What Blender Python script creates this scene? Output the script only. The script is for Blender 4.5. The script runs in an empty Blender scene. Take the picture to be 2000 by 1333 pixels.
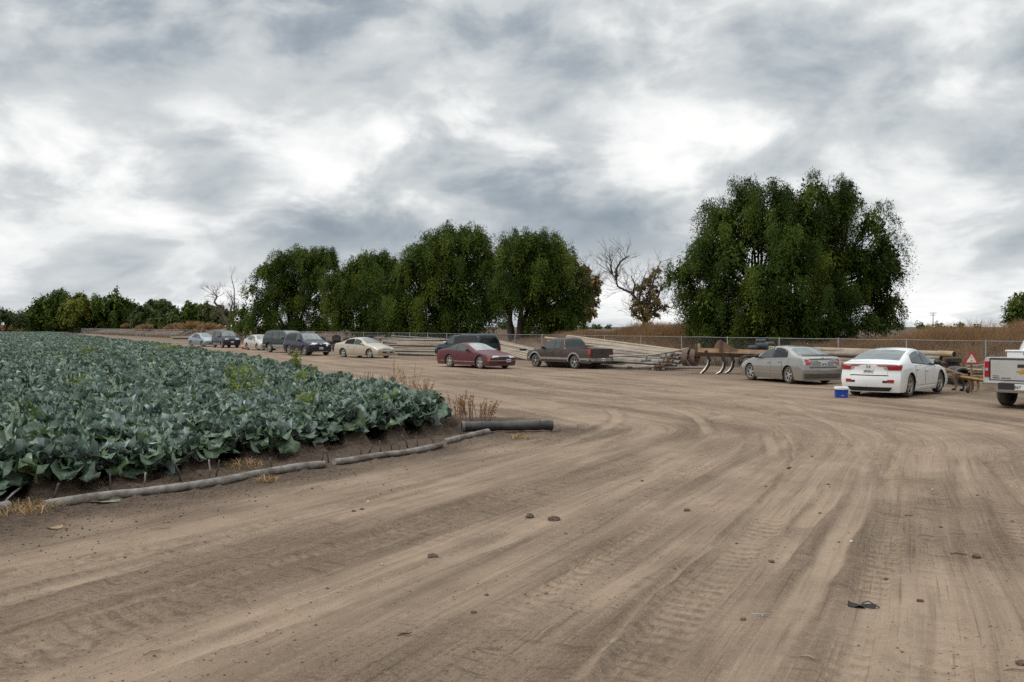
import bpy, math, random
import numpy as np
from mathutils import Vector, Matrix
from mathutils.bvhtree import BVHTree

C = bpy.context.scene.collection
SC = bpy.context.scene
R = math.radians
PI = math.pi

# ------------------------------------------------------------------ camera
CAM_H = 2.2
PITCH = math.atan((666.5 - 638.0) / 1944.0)
cam_d = bpy.data.cameras.new("camera")
cam_d.lens = 35.0
cam_d.sensor_width = 36.0
cam_d.clip_start = 0.1
cam_d.clip_end = 8000.0
cam = bpy.data.objects.new("camera", cam_d)
C.objects.link(cam)
cam.location = (0, 0, CAM_H)
cam.rotation_euler = (PI / 2 - PITCH, 0, 0)
SC.camera = cam

# ------------------------------------------------------------------ view, sun
SC.view_settings.view_transform = 'Standard'
SC.view_settings.look = 'None'
SC.view_settings.exposure = 0.0
SC.view_settings.gamma = 1.0
SUN_EL, SUN_AZ = R(46), R(-108)           # azimuth clockwise from straight ahead (+Y)
sun_d = bpy.data.lights.new("sun", 'SUN')
sun_d.energy = 1.5
sun_d.angle = R(10)
sun_d.color = (1.0, 0.96, 0.9)
sun = bpy.data.objects.new("sun", sun_d)
C.objects.link(sun)
to_sun = Vector((math.sin(SUN_AZ) * math.cos(SUN_EL), math.cos(SUN_AZ) * math.cos(SUN_EL), math.sin(SUN_EL)))
sun.rotation_euler = (-to_sun).to_track_quat('-Z', 'Y').to_euler()
try:
    SC.cycles.max_bounces = 6
    SC.cycles.transparent_max_bounces = 8
    SC.cycles.use_denoising = False
except Exception:
    pass


# ------------------------------------------------------------------ node helpers
class NT:
    def __init__(self, tree):
        self.t = tree
        self.n = tree.nodes
        self.l = tree.links

    def new(self, kind, **kw):
        nd = self.n.new(kind)
        for k, v in kw.items():
            setattr(nd, k, v)
        return nd

    def put(self, sock, val):
        if val is None:
            return
        if isinstance(val, bpy.types.NodeSocket):
            self.l.new(val, sock)
        else:
            sock.default_value = val

    def m(self, op, a, b=None, c=None, clamp=False):
        nd = self.new('ShaderNodeMath', operation=op)
        nd.use_clamp = clamp
        self.put(nd.inputs[0], a)
        self.put(nd.inputs[1], b)
        self.put(nd.inputs[2], c)
        return nd.outputs[0]

    def mix(self, f, a, b):
        nd = self.new('ShaderNodeMix', data_type='RGBA')
        self.put(nd.inputs[0], f)
        for s, v in ((nd.inputs[6], a), (nd.inputs[7], b)):
            if isinstance(v, tuple) and len(v) == 3:
                v = v + (1,)
            self.put(s, v)
        return nd.outputs[2]

    def noise(self, vec, scale, detail=4, rough=0.55, dist=0.0, dims='3D'):
        nd = self.new('ShaderNodeTexNoise', noise_dimensions=dims)
        if vec is not None:
            self.l.new(vec, nd.inputs['Vector'])
        nd.inputs['Scale'].default_value = scale
        nd.inputs['Detail'].default_value = detail
        nd.inputs['Roughness'].default_value = rough
        nd.inputs['Distortion'].default_value = dist
        return nd.outputs[0]

    def ramp(self, f, stops, interp='LINEAR'):
        nd = self.new('ShaderNodeValToRGB')
        cr = nd.color_ramp
        cr.interpolation = interp
        while len(cr.elements) > 1:
            cr.elements.remove(cr.elements[-1])
        for i, (p, c) in enumerate(stops):
            e = cr.elements[0] if i == 0 else cr.elements.new(p)
            e.position = p
            e.color = (c, c, c, 1) if not isinstance(c, tuple) else (c + (1,) if len(c) == 3 else c)
        self.put(nd.inputs[0], f)
        return nd.outputs[0]

    def sstep(self, x, a, b):
        nd = self.new('ShaderNodeMapRange', interpolation_type='SMOOTHSTEP')
        self.put(nd.inputs[0], x)
        nd.inputs[1].default_value = a
        nd.inputs[2].default_value = b
        nd.inputs[3].default_value = 0
        nd.inputs[4].default_value = 1
        return nd.outputs[0]

    def comb(self, x, y, z):
        nd = self.new('ShaderNodeCombineXYZ')
        for s, v in zip(nd.inputs, (x, y, z)):
            self.put(s, v)
        return nd.outputs[0]

    def sep(self, v):
        nd = self.new('ShaderNodeSeparateXYZ')
        self.l.new(v, nd.inputs[0])
        return nd.outputs


# ------------------------------------------------------------------ sky (world)
world = bpy.data.worlds.new("World")
SC.world = world
world.use_nodes = True
W = NT(world.node_tree)
W.n.clear()
tc = W.new('ShaderNodeTexCoord')
gx, gy, gz = W.sep(tc.outputs['Generated'])
az = W.m('ARCTAN2', gx, gy)
el = W.m('ARCSINE', gz)
elc = W.m('MAXIMUM', el, 0.0)
# a cloud deck seen in perspective: direction projected on a plane overhead
den = W.m('ADD', W.m('MAXIMUM', gz, 0.0), 0.10)
pv = W.comb(W.m('DIVIDE', gx, den), W.m('DIVIDE', gy, den), W.m('MULTIPLY', elc, 1.0))
warp = W.noise(pv, 0.9, 3, 0.5)
pv2 = W.new('ShaderNodeVectorMath', operation='ADD')
W.l.new(pv, pv2.inputs[0])
W.l.new(W.comb(W.m('MULTIPLY', warp, 0.9), W.m('MULTIPLY', warp, 1.2), 0.0), pv2.inputs[1])
n_big = W.noise(pv2.outputs[0], 0.62, 6, 0.52, 0.35)
n_mid = W.noise(pv2.outputs[0], 1.9, 7, 0.56, 0.3)
av = W.comb(W.m('ADD', W.m('MULTIPLY', az, 6.6), W.m('MULTIPLY', warp, 0.6)), W.m('ADD', W.m('MULTIPLY', el, 12.0), W.m('MULTIPLY', warp, 0.5)), 0.0)
n_puff = W.noise(av, 1.15, 9, 0.53, 0.22)
n_wisp = W.noise(W.comb(W.m('MULTIPLY', az, 14.0), W.m('MULTIPLY', el, 26.0), 3.3), 1.0, 7, 0.6, 0.25)
n_soft = W.noise(av, 0.8, 4, 0.5, 0.2)
val = W.m('ADD', W.m('MULTIPLY', n_big, 0.26), W.m('ADD', W.m('MULTIPLY', n_wisp, 0.26), W.m('MULTIPLY', n_puff, 1.20)))
n_edge = W.sstep(n_puff, 0.42, 0.58)
val = W.m('ADD', val, W.m('MULTIPLY', W.m('SUBTRACT', n_edge, 0.5), 0.045))
val = W.m('SUBTRACT', val, 0.86)                       # about 0, +-0.3


# broad bright and dark banks: (azimuth deg, elevation deg, half widths, weight)
def pxdir(px, py):
    return math.atan((px - 1000) / 1944.0), math.atan((638 - py) / math.hypot(1944, px - 1000))


BANKS = [  # px, py, width px, height px, weight
    (1385, 262, 120, 55, 0.26), (1150, 330, 160, 50, .12), (1650, 420, 160, 60, .12), (1480, 205, 170, 60, 0.12), (1290, 330, 70, 45, .22), (790, 260, 60, 30, .2), (1330, 400, 120, 40, .14), (120, 290, 170, 75, 0.34), (620, 300, 110, 60, 0.24),
    (880, 190, 120, 45, 0.28), (540, 380, 90, 40, 0.22), (820, 375, 60, 28, 0.24), (1250, 580, 150, 60, 0.34),
    (1850, 585, 160, 60, 0.26), (200, 540, 260, 60, 0.14), (430, 210, 130, 40, 0.12), (1130, 200, 60, 40, 0.10),
    (1060, 290, 60, 30, 0.10), (40, 60, 60, 50, 0.10), (1700, 330, 200, 60, 0.10),
    (180, 110, 260, 60, -0.17), (560, 110, 250, 55, -0.17), (800, 40, 300, 40, -0.08), (430, 300, 90, 45, -0.14),
    (1150, 170, 200, 50, -0.12), (1080, 400, 240, 65, -0.30), (900, 300, 90, 45, -0.14), (1700, 90, 280, 100, -0.02),
    (90, 370, 170, 35, -0.20), (600, 450, 110, 60, -0.14), (1880, 250, 200, 90, -0.10), (1250, 470, 120, 45, -0.16),
    (1900, 500, 120, 30, -0.06), (380, 470, 160, 26, -0.06), (700, 470, 120, 40, -0.12), (300, 40, 150, 30, -0.08),
]
bank = None
wv = W.m('MULTIPLY', W.m('SUBTRACT', n_soft, 0.5), 0.16)
wv2 = W.m('MULTIPLY', W.m('SUBTRACT', n_puff, 0.5), 0.10)
azw = W.m('ADD', az, wv)
elw = W.m('ADD', el, wv2)
for px, py, wx, hy, wt in BANKS:
    a0, e0 = pxdir(px, py)
    dx = W.m('MULTIPLY', W.m('SUBTRACT', azw, a0), 1944.0 / wx)
    dy = W.m('MULTIPLY', W.m('SUBTRACT', elw, e0), 1944.0 / hy)
    q = W.m('ADD', W.m('MULTIPLY', dx, dx), W.m('MULTIPLY', dy, dy))
    g = W.m('MULTIPLY', W.m('POWER', 2.718, W.m('MULTIPLY', q, -0.55)), wt)
    bank = g if bank is None else W.m('ADD', bank, g)
tot = W.m('ADD', W.m('ADD', W.m('MULTIPLY', val, 1.5), bank), 0.55)
cloud = W.ramp(tot, [(0.0, (0.285, 0.335, 0.39)), (0.22, (0.40, 0.448, 0.492)), (0.42, (0.545, 0.587, 0.615)),
                     (0.60, (0.655, 0.685, 0.70)), (0.78, (0.86, 0.88, 0.882)), (0.95, (1.0, 1.0, 0.995))])
# the deck is brighter overhead, above the picture
boost = W.m('ADD', 1.0, W.m('MULTIPLY', W.sstep(el, 0.36, 0.95), 1.05))
cb = W.new('ShaderNodeVectorMath', operation='SCALE')
W.l.new(cloud, cb.inputs[0])
W.l.new(boost, cb.inputs[3])
sky = W.new('ShaderNodeTexSky')
sky.sky_type = 'NISHITA'
sky.sun_disc = False
sky.sun_elevation = SUN_EL
sky.sun_rotation = SUN_AZ
bg_sky = W.new('ShaderNodeBackground')
W.l.new(sky.outputs[0], bg_sky.inputs[0])
bg_sky.inputs[1].default_value = 0.08
bg_cl = W.new('ShaderNodeBackground')
W.l.new(cb.outputs[0], bg_cl.inputs[0])
bg_cl.inputs[1].default_value = 1.0
mx = W.new('ShaderNodeMixShader')
W.put(mx.inputs[0], W.m('SUBTRACT', 1.0, W.m('MULTIPLY', W.sstep(tot, 0.45, 0.1), 0.10)))
W.l.new(bg_sky.outputs[0], mx.inputs[1])
W.l.new(bg_cl.outputs[0], mx.inputs[2])
wo = W.new('ShaderNodeOutputWorld')
W.l.new(mx.outputs[0], wo.inputs[0])


# ------------------------------------------------------------------ mesh helpers
def tag(o, label, cat, group=None, kind=None):
    o['label'] = label
    o['category'] = cat
    if group:
        o['group'] = group
    if kind:
        o['kind'] = kind
    return o


def struct(o, label, cat):
    o['kind'] = 'structure'
    o['label'] = label
    o['category'] = cat
    return o


def empty(name, loc, rz=0.0):
    o = bpy.data.objects.new(name, None)
    o.empty_display_size = 0.3
    C.objects.link(o)
    o.location = loc
    o.rotation_euler = (0, 0, rz)
    return o


def link_mesh(name, me, parent=None):
    o = bpy.data.objects.new(name, me)
    C.objects.link(o)
    if parent is not None:
        o.parent = parent
    return o


def np_mesh(name, V, Q, mats, smooth=True, matidx=None, attrs=None, uv=None):
    """V (n,3), Q (m,k) with k=3 or 4"""
    V = np.asarray(V, dtype=np.float32)
    Q = np.asarray(Q, dtype=np.int32)
    me = bpy.data.meshes.new(name)
    m, k = Q.shape
    me.vertices.add(len(V))
    me.vertices.foreach_set('co', V.ravel())
    me.loops.add(m * k)
    me.loops.foreach_set('vertex_index', Q.ravel())
    me.polygons.add(m)
    me.polygons.foreach_set('loop_start', np.arange(0, m * k, k, dtype=np.int32))
    if smooth:
        me.polygons.foreach_set('use_smooth', np.ones(m, dtype=bool))
    if matidx is not None:
        me.polygons.foreach_set('material_index', np.asarray(matidx, dtype=np.int32))
    for mt in (mats if isinstance(mats, (list, tuple)) else [mats]):
        me.materials.append(mt)
    if uv is not None:
        ul = me.uv_layers.new(name="UVMap")
        ul.data.foreach_set('uv', np.asarray(uv, dtype=np.float32)[Q.ravel()].ravel())
    for an, av_ in (attrs or {}).items():
        at = me.attributes.new(an, 'FLOAT', 'POINT')
        at.data.foreach_set('value', np.asarray(av_, dtype=np.float32))
    me.update(calc_edges=True)
    me.validate()
    return me


class MB:
    """collects shapes into one mesh"""

    def __init__(self):
        self.v = []
        self.f = []
        self.mi = []
        self.cur = 0

    def add(self, vs, fs):
        b = len(self.v)
        self.v.extend([tuple(p) for p in vs])
        for f in fs:
            self.f.append(tuple(i + b for i in f))
            self.mi.append(self.cur)
        return self

    def box(self, x0, x1, y0, y1, z0, z1, ch=0.0, M=None):
        """box with chamfered vertical and horizontal edges when ch > 0"""
        if ch <= 0:
            vs = [(x, y, z) for z in (z0, z1) for y in (y0, y1) for x in (x0, x1)]
            fs = [(0, 2, 3, 1), (4, 5, 7, 6), (0, 1, 5, 4), (2, 6, 7, 3), (0, 4, 6, 2), (1, 3, 7, 5)]
        else:
            c = ch

            def ring(z, i):
                return [(x0 + i + c, y0 + i, z), (x1 - i - c, y0 + i, z), (x1 - i, y0 + i + c, z), (x1 - i, y1 - i - c, z),
                        (x1 - i - c, y1 - i, z), (x0 + i + c, y1 - i, z), (x0 + i, y1 - i - c, z), (x0 + i, y0 + i + c, z)]
            vs = ring(z0, c) + ring(z0 + c, 0) + ring(z1 - c, 0) + ring(z1, c)
            fs = [tuple(reversed(range(8))), tuple(range(24, 32))]
            for r in range(3):
                for k in range(8):
                    k2 = (k + 1) % 8
                    fs.append((r * 8 + k, r * 8 + k2, r * 8 + 8 + k2, r * 8 + 8 + k))
        if M is not None:
            vs = [tuple(M @ Vector(p)) for p in vs]
        return self.add(vs, fs)

    def tube(self, pts, rad, n=8, cap=True):
        pts = [Vector(p) for p in pts]
        m = len(pts)
        if not isinstance(rad, (list, tuple)):
            rad = [rad] * m
        vs = []
        ref = None
        for i, p in enumerate(pts):
            d = (pts[min(i + 1, m - 1)] - pts[max(i - 1, 0)])
            if d.length < 1e-9:
                d = Vector((0, 0, 1))
            d.normalize()
            if ref is None:
                ref = Vector((0, 0, 1)) if abs(d.z) < 0.9 else Vector((1, 0, 0))
            a = d.cross(ref)
            if a.length < 1e-6:
                a = d.cross(Vector((0.3, 1, 0.2)))
            a.normalize()
            b = d.cross(a)
            ref = -b if False else ref
            for k in range(n):
                t = 2 * PI * k / n
                vs.append(p + (a * math.cos(t) + b * math.sin(t)) * rad[i])
        fs = []
        for i in range(m - 1):
            for k in range(n):
                k2 = (k + 1) % n
                fs.append((i * n + k, i * n + k2, (i + 1) * n + k2, (i + 1) * n + k))
        if cap:
            fs.append(tuple(reversed(range(n))))
            fs.append(tuple((m - 1) * n + k for k in range(n)))
        return self.add(vs, fs)

    def lathe(self, prof, n=16, M=None, closed=False):
        """profile list of (r, h) turned about Z"""
        m = len(prof)
        vs = [(r * math.cos(2 * PI * k / n), r * math.sin(2 * PI * k / n), h) for r, h in prof for k in range(n)]
        if M is not None:
            vs = [tuple(M @ Vector(p)) for p in vs]
        fs = []
        for i in range(m - 1):
            for k in range(n):
                k2 = (k + 1) % n
                fs.append((i * n + k, i * n + k2, (i + 1) * n + k2, (i + 1) * n + k))
        if not closed:
            if prof[0][0] > 1e-6:
                fs.append(tuple(reversed(range(n))))
            if prof[-1][0] > 1e-6:
                fs.append(tuple((m - 1) * n + k for k in range(n)))
        return self.add(vs, fs)

    def prism(self, poly, y0, y1, M=None):
        """polygon in XZ extruded along Y"""
        n = len(poly)
        vs = [(x, y0, z) for x, z in poly] + [(x, y1, z) for x, z in poly]
        if M is not None:
            vs = [tuple(M @ Vector(p)) for p in vs]
        fs = [tuple(range(n)), tuple(reversed(range(n, 2 * n)))]
        for k in range(n):
            k2 = (k + 1) % n
            fs.append((k, n + k, n + k2, k2))
        return self.add(vs, fs)

    def grid(self, P):
        """P rows of points"""
        r, c = len(P), len(P[0])
        vs = [p for row in P for p in row]
        fs = [(i * c + j, i * c + j + 1, (i + 1) * c + j + 1, (i + 1) * c + j) for i in range(r - 1) for j in range(c - 1)]
        return self.add(vs, fs)

    def mesh(self, name, mats, smooth=False, angle=None):
        me = bpy.data.meshes.new(name)
        me.from_pydata([tuple(p) for p in self.v], [], self.f)
        for mt in (mats if isinstance(mats, (list, tuple)) else [mats]):
            me.materials.append(mt)
        me.polygons.foreach_set('material_index', self.mi)
        if smooth:
            me.polygons.foreach_set('use_smooth', [True] * len(me.polygons))
        me.update()
        if smooth and angle:
            me.set_sharp_from_angle(angle=R(angle))
        return me

    def build(self, name, mats, parent=None, smooth=False, angle=None):
        return link_mesh(name, self.mesh(name, mats, smooth, angle), parent)


# numpy value noise
def _hash(ix, iy, seed):
    h = (ix.astype(np.int64) * 374761393 + iy.astype(np.int64) * 668265263 + seed * 1442695041) & 0xFFFFFFFF
    h = ((h ^ (h >> 13)) * 1274126177) & 0xFFFFFFFF
    h = (h ^ (h >> 16)) & 0xFFFFFFFF
    return h.astype(np.float64) / 4294967295.0


def vnoise(x, y, seed=0):
    x = np.asarray(x, dtype=np.float64)
    y = np.asarray(y, dtype=np.float64)
    ix, iy = np.floor(x), np.floor(y)
    fx, fy = x - ix, y - iy
    ux, uy = fx * fx * (3 - 2 * fx), fy * fy * (3 - 2 * fy)
    a = _hash(ix, iy, seed)
    b = _hash(ix + 1, iy, seed)
    c = _hash(ix, iy + 1, seed)
    d = _hash(ix + 1, iy + 1, seed)
    return (a + (b - a) * ux) * (1 - uy) + (c + (d - c) * ux) * uy


def fbm(x, y, seed=0, oct=4, gain=0.5):
    s, a, n = 0, 1.0, 0
    for o in range(oct):
        s = s + a * vnoise(np.asarray(x) * 2 ** o + 17.3 * o, np.asarray(y) * 2 ** o - 9.1 * o, seed + o)
        n += a
        a *= gain
    return s / n


def sstep(a, b, x):
    t = np.clip((np.asarray(x, dtype=np.float64) - a) / (b - a), 0, 1)
    return t * t * (3 - 2 * t)


# pixel of the 2000 px photograph -> point on the ground / at a distance
def G(px, py, h=0.0):
    ang = math.atan((py - 666.5) / 1944.0) + PITCH
    Y = (CAM_H - h) / math.tan(ang)
    return ((px - 1000) / 1944.0 * Y * 1.0, Y)


def at(px, py, Y):
    return Vector(((px - 1000) / 1944.0 * Y, Y, CAM_H - (py - 638.0) / 1944.0 * Y))


# ------------------------------------------------------------------ materials
MATS = {}


def pmat(name, col, rough=0.6, metal=0.0, var=0.12, scale=6.0, col2=None, coat=0.0, spec=None, bump=0.0, bscale=40.0, dust=0.0, ior=None):
    if name in MATS:
        return MATS[name]
    mt = bpy.data.materials.new(name)
    mt.use_nodes = True
    N = NT(mt.node_tree)
    b = N.n['Principled BSDF']
    tcn = N.new('ShaderNodeTexCoord')
    n1 = N.noise(tcn.outputs['Object'], scale, 5, 0.6)
    f = N.sstep(n1, 0.3, 0.7)
    c2 = col2 if col2 else tuple(max(0, c * (1 - 2.2 * var)) for c in col)
    base = N.mix(f, c2, col)
    if dust > 0:
        zz = N.sep(tcn.outputs['Object'])[2]
        n2 = N.noise(tcn.outputs['Object'], 3.0, 4, 0.6)
        dn = N.m('MULTIPLY', N.m('ADD', N.m('MULTIPLY', N.sstep(zz, 0.75, 0.15), 0.75), N.m('MULTIPLY', n2, 0.3)), dust, clamp=True)
        base = N.mix(dn, base, (0.27, 0.21, 0.155))
    N.l.new(base, b.inputs['Base Color'])
    b.inputs['Roughness'].default_value = rough
    if rough > 0.15:
        N.l.new(N.m('ADD', rough - 0.08, N.m('MULTIPLY', n1, 0.16)), b.inputs['Roughness'])
    b.inputs['Metallic'].default_value = metal
    if coat:
        b.inputs['Coat Weight'].default_value = coat
        b.inputs['Coat Roughness'].default_value = 0.06
    if spec is not None:
        b.inputs['Specular IOR Level'].default_value = spec
    if ior:
        b.inputs['IOR'].default_value = ior
    if bump:
        bp = N.new('ShaderNodeBump')
        bp.inputs['Strength'].default_value = bump
        bp.inputs['Distance'].default_value = 0.02
        N.l.new(N.noise(tcn.outputs['Object'], bscale, 4, 0.6), bp.inputs['Height'])
        N.l.new(bp.outputs[0], b.inputs['Normal'])
    MATS[name] = mt
    return mt


def leaf_mat(name, dark, mid, light, rough=0.55, trans=0.25, spec=0.3, vein=None, back=None, odd=None):
    mt = bpy.data.materials.new(name)
    mt.use_nodes = True
    N = NT(mt.node_tree)
    b = N.n['Principled BSDF']
    a = N.new('ShaderNodeAttribute', attribute_name='tint')
    col = N.ramp(a.outputs['Fac'], [(0.0, dark), (0.5, mid), (1.0, light)] if not odd else [(0.0, odd), (0.07, odd), (0.14, dark), (0.5, mid), (1.0, light)])
    if vein:
        uvn = N.new('ShaderNodeUVMap')
        u, v, _ = N.sep(uvn.outputs[0])
        au = N.m('ABSOLUTE', u)
        midrib = N.sstep(au, N_W(v), 0.0) if False else N.sstep(au, 0.19, 0.06)
        ph = N.m('SUBTRACT', N.m('MULTIPLY', v, 6.5), N.m('MULTIPLY', au, 1.7))
        fr = N.m('ABSOLUTE', N.m('SUBTRACT', N.m('FRACT', ph), 0.5))
        side = N.m('MULTIPLY', N.sstep(fr, 0.20, 0.05), N.m('MULTIPLY', N.sstep(au, 1.0, 0.1), 0.55))
        vn = N.m('MAXIMUM', midrib, side)
        tcn = N.new('ShaderNodeTexCoord')
        nn = N.noise(tcn.outputs['Object'], 22.0, 3, 0.6)
        col = N.mix(N.m('MULTIPLY', N.sstep(nn, 0.45, 0.75), 0.5), col, light)
        col = N.mix(N.m('MULTIPLY', vn, 0.85), col, vein)
        bp = N.new('ShaderNodeBump')
        bp.inputs['Strength'].default_value = 0.5
        bp.inputs['Distance'].default_value = 0.01
        N.l.new(N.m('ADD', N.m('MULTIPLY', vn, -1.0), N.m('MULTIPLY', nn, 0.6)), bp.inputs['Height'])
        N.l.new(bp.outputs[0], b.inputs['Normal'])
    if back:
        geo = N.new('ShaderNodeNewGeometry')
        col = N.mix(N.m('MULTIPLY', geo.outputs['Backfacing'], 0.8), col, back)
    N.l.new(col, b.inputs['Base Color'])
    b.inputs['Roughness'].default_value = rough
    b.inputs['Specular IOR Level'].default_value = spec
    tr = N.new('ShaderNodeBsdfTranslucent')
    N.l.new(col, tr.inputs[0])
    ms = N.new('ShaderNodeMixShader')
    ms.inputs[0].default_value = trans
    N.l.new(b.outputs[0], ms.inputs[1])
    N.l.new(tr.outputs[0], ms.inputs[2])
    N.l.new(ms.outputs[0], N.n['Material Output'].inputs[0])
    return mt


M_STEEL = pmat('galvanised_steel', (0.42, 0.43, 0.42), 0.5, 0.6, 0.15, 3.0)
M_RUST = pmat('rusty_iron', (0.16, 0.085, 0.05), 0.85, 0.1, 0.2, 14.0, (0.07, 0.045, 0.035))
M_BLACKRUB = pmat('black_rubber', (0.022, 0.021, 0.02), 0.75, 0, 0.2, 12.0, (0.06, 0.05, 0.042))
M_BARK = pmat('bark', (0.062, 0.047, 0.036), 0.95, 0, 0.25, 5.0, (0.03, 0.022, 0.018), bump=0.8, bscale=18)

# ================================================================== ground
APEX = np.array((-0.7, 21.6))
DA = np.array((-0.5, -0.866))      # along the pipe towards the camera
DB = np.array((-0.42, 0.9075))     # along the field's road side
ROWN = np.array((0.9075, 0.42))    # across the crop rows
EDGE_Y = np.array([15.0, 21.6, 28.3, 40.4, 70.7, 183.0, 300.0, 900.0])
EDGE_X = np.array([1.6, -0.9, -3.6, -8.5, -21.8, -79.0, -140.0, -455.0])


def road_coords(X, Y):
    """distance d from the field's wedge and length s along the way round it"""
    dx, dy = X - APEX[0], Y - APEX[1]
    pa = dx * DA[0] + dy * DA[1]
    pb = dx * DB[0] + dy * DB[1]
    ca = dx * 0.866 - dy * 0.5         # + = road side
    cb = dx * 0.9075 + dy * 0.42
    r = np.hypot(dx, dy)
    ang = np.arctan2(dy, dx)           # -120deg (A) .. 115deg (B)
    a0, a1 = math.atan2(DA[1], DA[0]), math.atan2(DB[1], DB[0])
    isA = (pa > 0) & ((dy < 0))
    isB = (pb > 0) & (~isA)
    d = np.where(isA, ca, np.where(isB, cb, r))
    RR = 6.0
    s = np.where(isA, -pa, np.where(isB, (a1 - a0 - PI) * RR + pb, 0.0))
    arc0 = -PI / 2 + math.radians(60) - math.radians(60)
    # arc angle measured between the two outward normals
    nA = math.atan2(-0.5, 0.866)
    nB = math.atan2(0.42, 0.9075)
    t = np.clip((ang - nA) / (nB - nA), 0, 1)
    inarc = (~isA) & (~isB)
    s = np.where(inarc, t * (nB - nA) * RR, s)
    s = np.where(isB, (nB - nA) * RR + pb, s)
    d = np.where(isA & (d > 2), 2 + (d - 2) / (1 + 0.020 * np.maximum(pa, 0)), d)
    return d, s


def field_inside(X, Y):
    """(distance in from the pipe side, distance in from the road side)"""
    ia = -((X - APEX[0]) * 0.866 - (Y - APEX[1]) * 0.5)
    ib = (np.interp(Y, EDGE_Y, EDGE_X) - X) * 0.9
    return ia, ib


# tyre tracks: ground polylines taken along the ruts (metres), width, depth
def gp(*pp):
    return [G(x, y) for x, y in pp]


F0_ = np.array((13.96, 52.0))
FN_ = np.array((1.0, 0.57)) / math.hypot(0.57, 1.0)


TRACKS = [
    (gp((1290, 1333), (1380, 1215), (1490, 1120), (1590, 1010), (1655, 930), (1660, 870), (1600, 810), (1480, 775), (1250, 745), (900, 722), (560, 698), (330, 676)), 0.26, 0.020, 0),
    (gp((1130, 1333), (1270, 1170), (1400, 1060), (1495, 975), (1545, 910), (1545, 865), (1490, 820), (1390, 785), (1200, 757), (900, 730), (600, 706), (380, 682)), 0.09, 0.026, 0),
    (gp((560, 1333), (900, 1150), (1100, 1050), (1270, 960), (1390, 890), (1430, 850), (1400, 815), (1290, 780), (1100, 755), (800, 728)), 0.55, 0.018, 1),
    (gp((0, 1290), (400, 1165), (800, 1030), (1080, 930), (1230, 868), (1290, 835), (1270, 805), (1180, 775), (1000, 750), (760, 725)), 0.50, 0.016, 1),
    (gp((0, 1170), (300, 1095), (700, 985), (1000, 900), (1130, 855), (1200, 825), (1190, 800), (1120, 775), (950, 750)), 0.30, 0.020, 0),
    (gp((0, 1075), (350, 1010), (700, 925), (940, 870), (1090, 845)), 0.3, 0.014, 0),
    (gp((1640, 1333), (1690, 1190), (1735, 1060), (1745, 960), (1715, 890), (1660, 835), (1560, 795), (1400, 765), (1150, 740)), 0.30, 0.016, 1),
    (gp((1830, 1333), (1850, 1160), (1860, 1020), (1830, 920), (1760, 850), (1640, 800), (1440, 760)), 0.45, 0.02, 1),
    (gp((2000, 1060), (1960, 990), (1940, 930), (1925, 900), (1960, 880), (2040, 865)), 0.26, 0.018, 1),
    (gp((2030, 1000), (1985, 950), (1940, 905), (1900, 870), (1850, 850), (1780, 840), (1700, 842)), 0.24, 0.014, 1),
    (gp((1700, 950), (1800, 935), (1900, 915), (1990, 885), (2060, 860)), 0.24, 0.012, 1),
    (gp((960, 1333), (1130, 1200), (1290, 1090), (1420, 1000), (1490, 935), (1510, 880), (1470, 835), (1360, 795)), 0.22, 0.012, 0),
    (gp((0, 1240), (350, 1150), (760, 1035), (1040, 945), (1180, 880), (1245, 838), (1235, 808), (1150, 780), (1000, 757), (780, 733), (500, 704)), 0.22, 0.014, 1),
    (gp((200, 1333), (620, 1190), (960, 1065), (1210, 960), (1340, 890), (1380, 845), (1350, 812), (1240, 780), (1050, 752), (760, 722)), 0.24, 0.014, 0),
    (gp((760, 1333), (1010, 1190), (1200, 1075), (1350, 985), (1440, 920), (1468, 870), (1440, 826), (1330, 790), (1150, 760), (900, 735)), 0.26, 0.014, 1),
    (gp((1450, 1333), (1560, 1190), (1640, 1060), (1690, 960), (1690, 890), (1640, 835), (1540, 795)), 0.28, 0.014, 0),
    (gp((1230, 1333), (1360, 1170), (1470, 1060), (1560, 960), (1590, 890), (1560, 835), (1470, 795), (1300, 762), (1000, 728)), 0.40, 0.016, 1),
    (gp((0, 1120), (420, 1045), (800, 950), (1040, 872), (1150, 832), (1150, 806), (1080, 782)), 0.24, 0.014, 1),
    (gp((1000, 830), (1100, 800), (1210, 790), (1320, 788), (1500, 800), (1650, 815), (1800, 820)), 0.35, 0.012, 1),
]


def densify(pts, step=0.25):
    P = [np.array(p) for p in pts]
    out = []
    n = len(P)
    for i in range(n - 1):
        p0, p1, p2, p3 = P[max(i - 1, 0)], P[i], P[i + 1], P[min(i + 2, n - 1)]
        # limit the tangents so uneven spacing does not overshoot
        L = np.linalg.norm(p2 - p1)
        m1 = (p2 - p0)
        m2 = (p3 - p1)
        m1 = m1 / (np.linalg.norm(m1) + 1e-9) * L
        m2 = m2 / (np.linalg.norm(m2) + 1e-9) * L
        k = max(2, int(L / step))
        for t in np.linspace(0, 1, k, endpoint=False):
            h00, h10, h01, h11 = 2 * t**3 - 3 * t**2 + 1, t**3 - 2 * t**2 + t, -2 * t**3 + 3 * t**2, t**3 - t**2
            out.append(h00 * p1 + h10 * m1 + h01 * p2 + h11 * m2)
    out.append(P[-1])
    return np.array(out)


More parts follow.
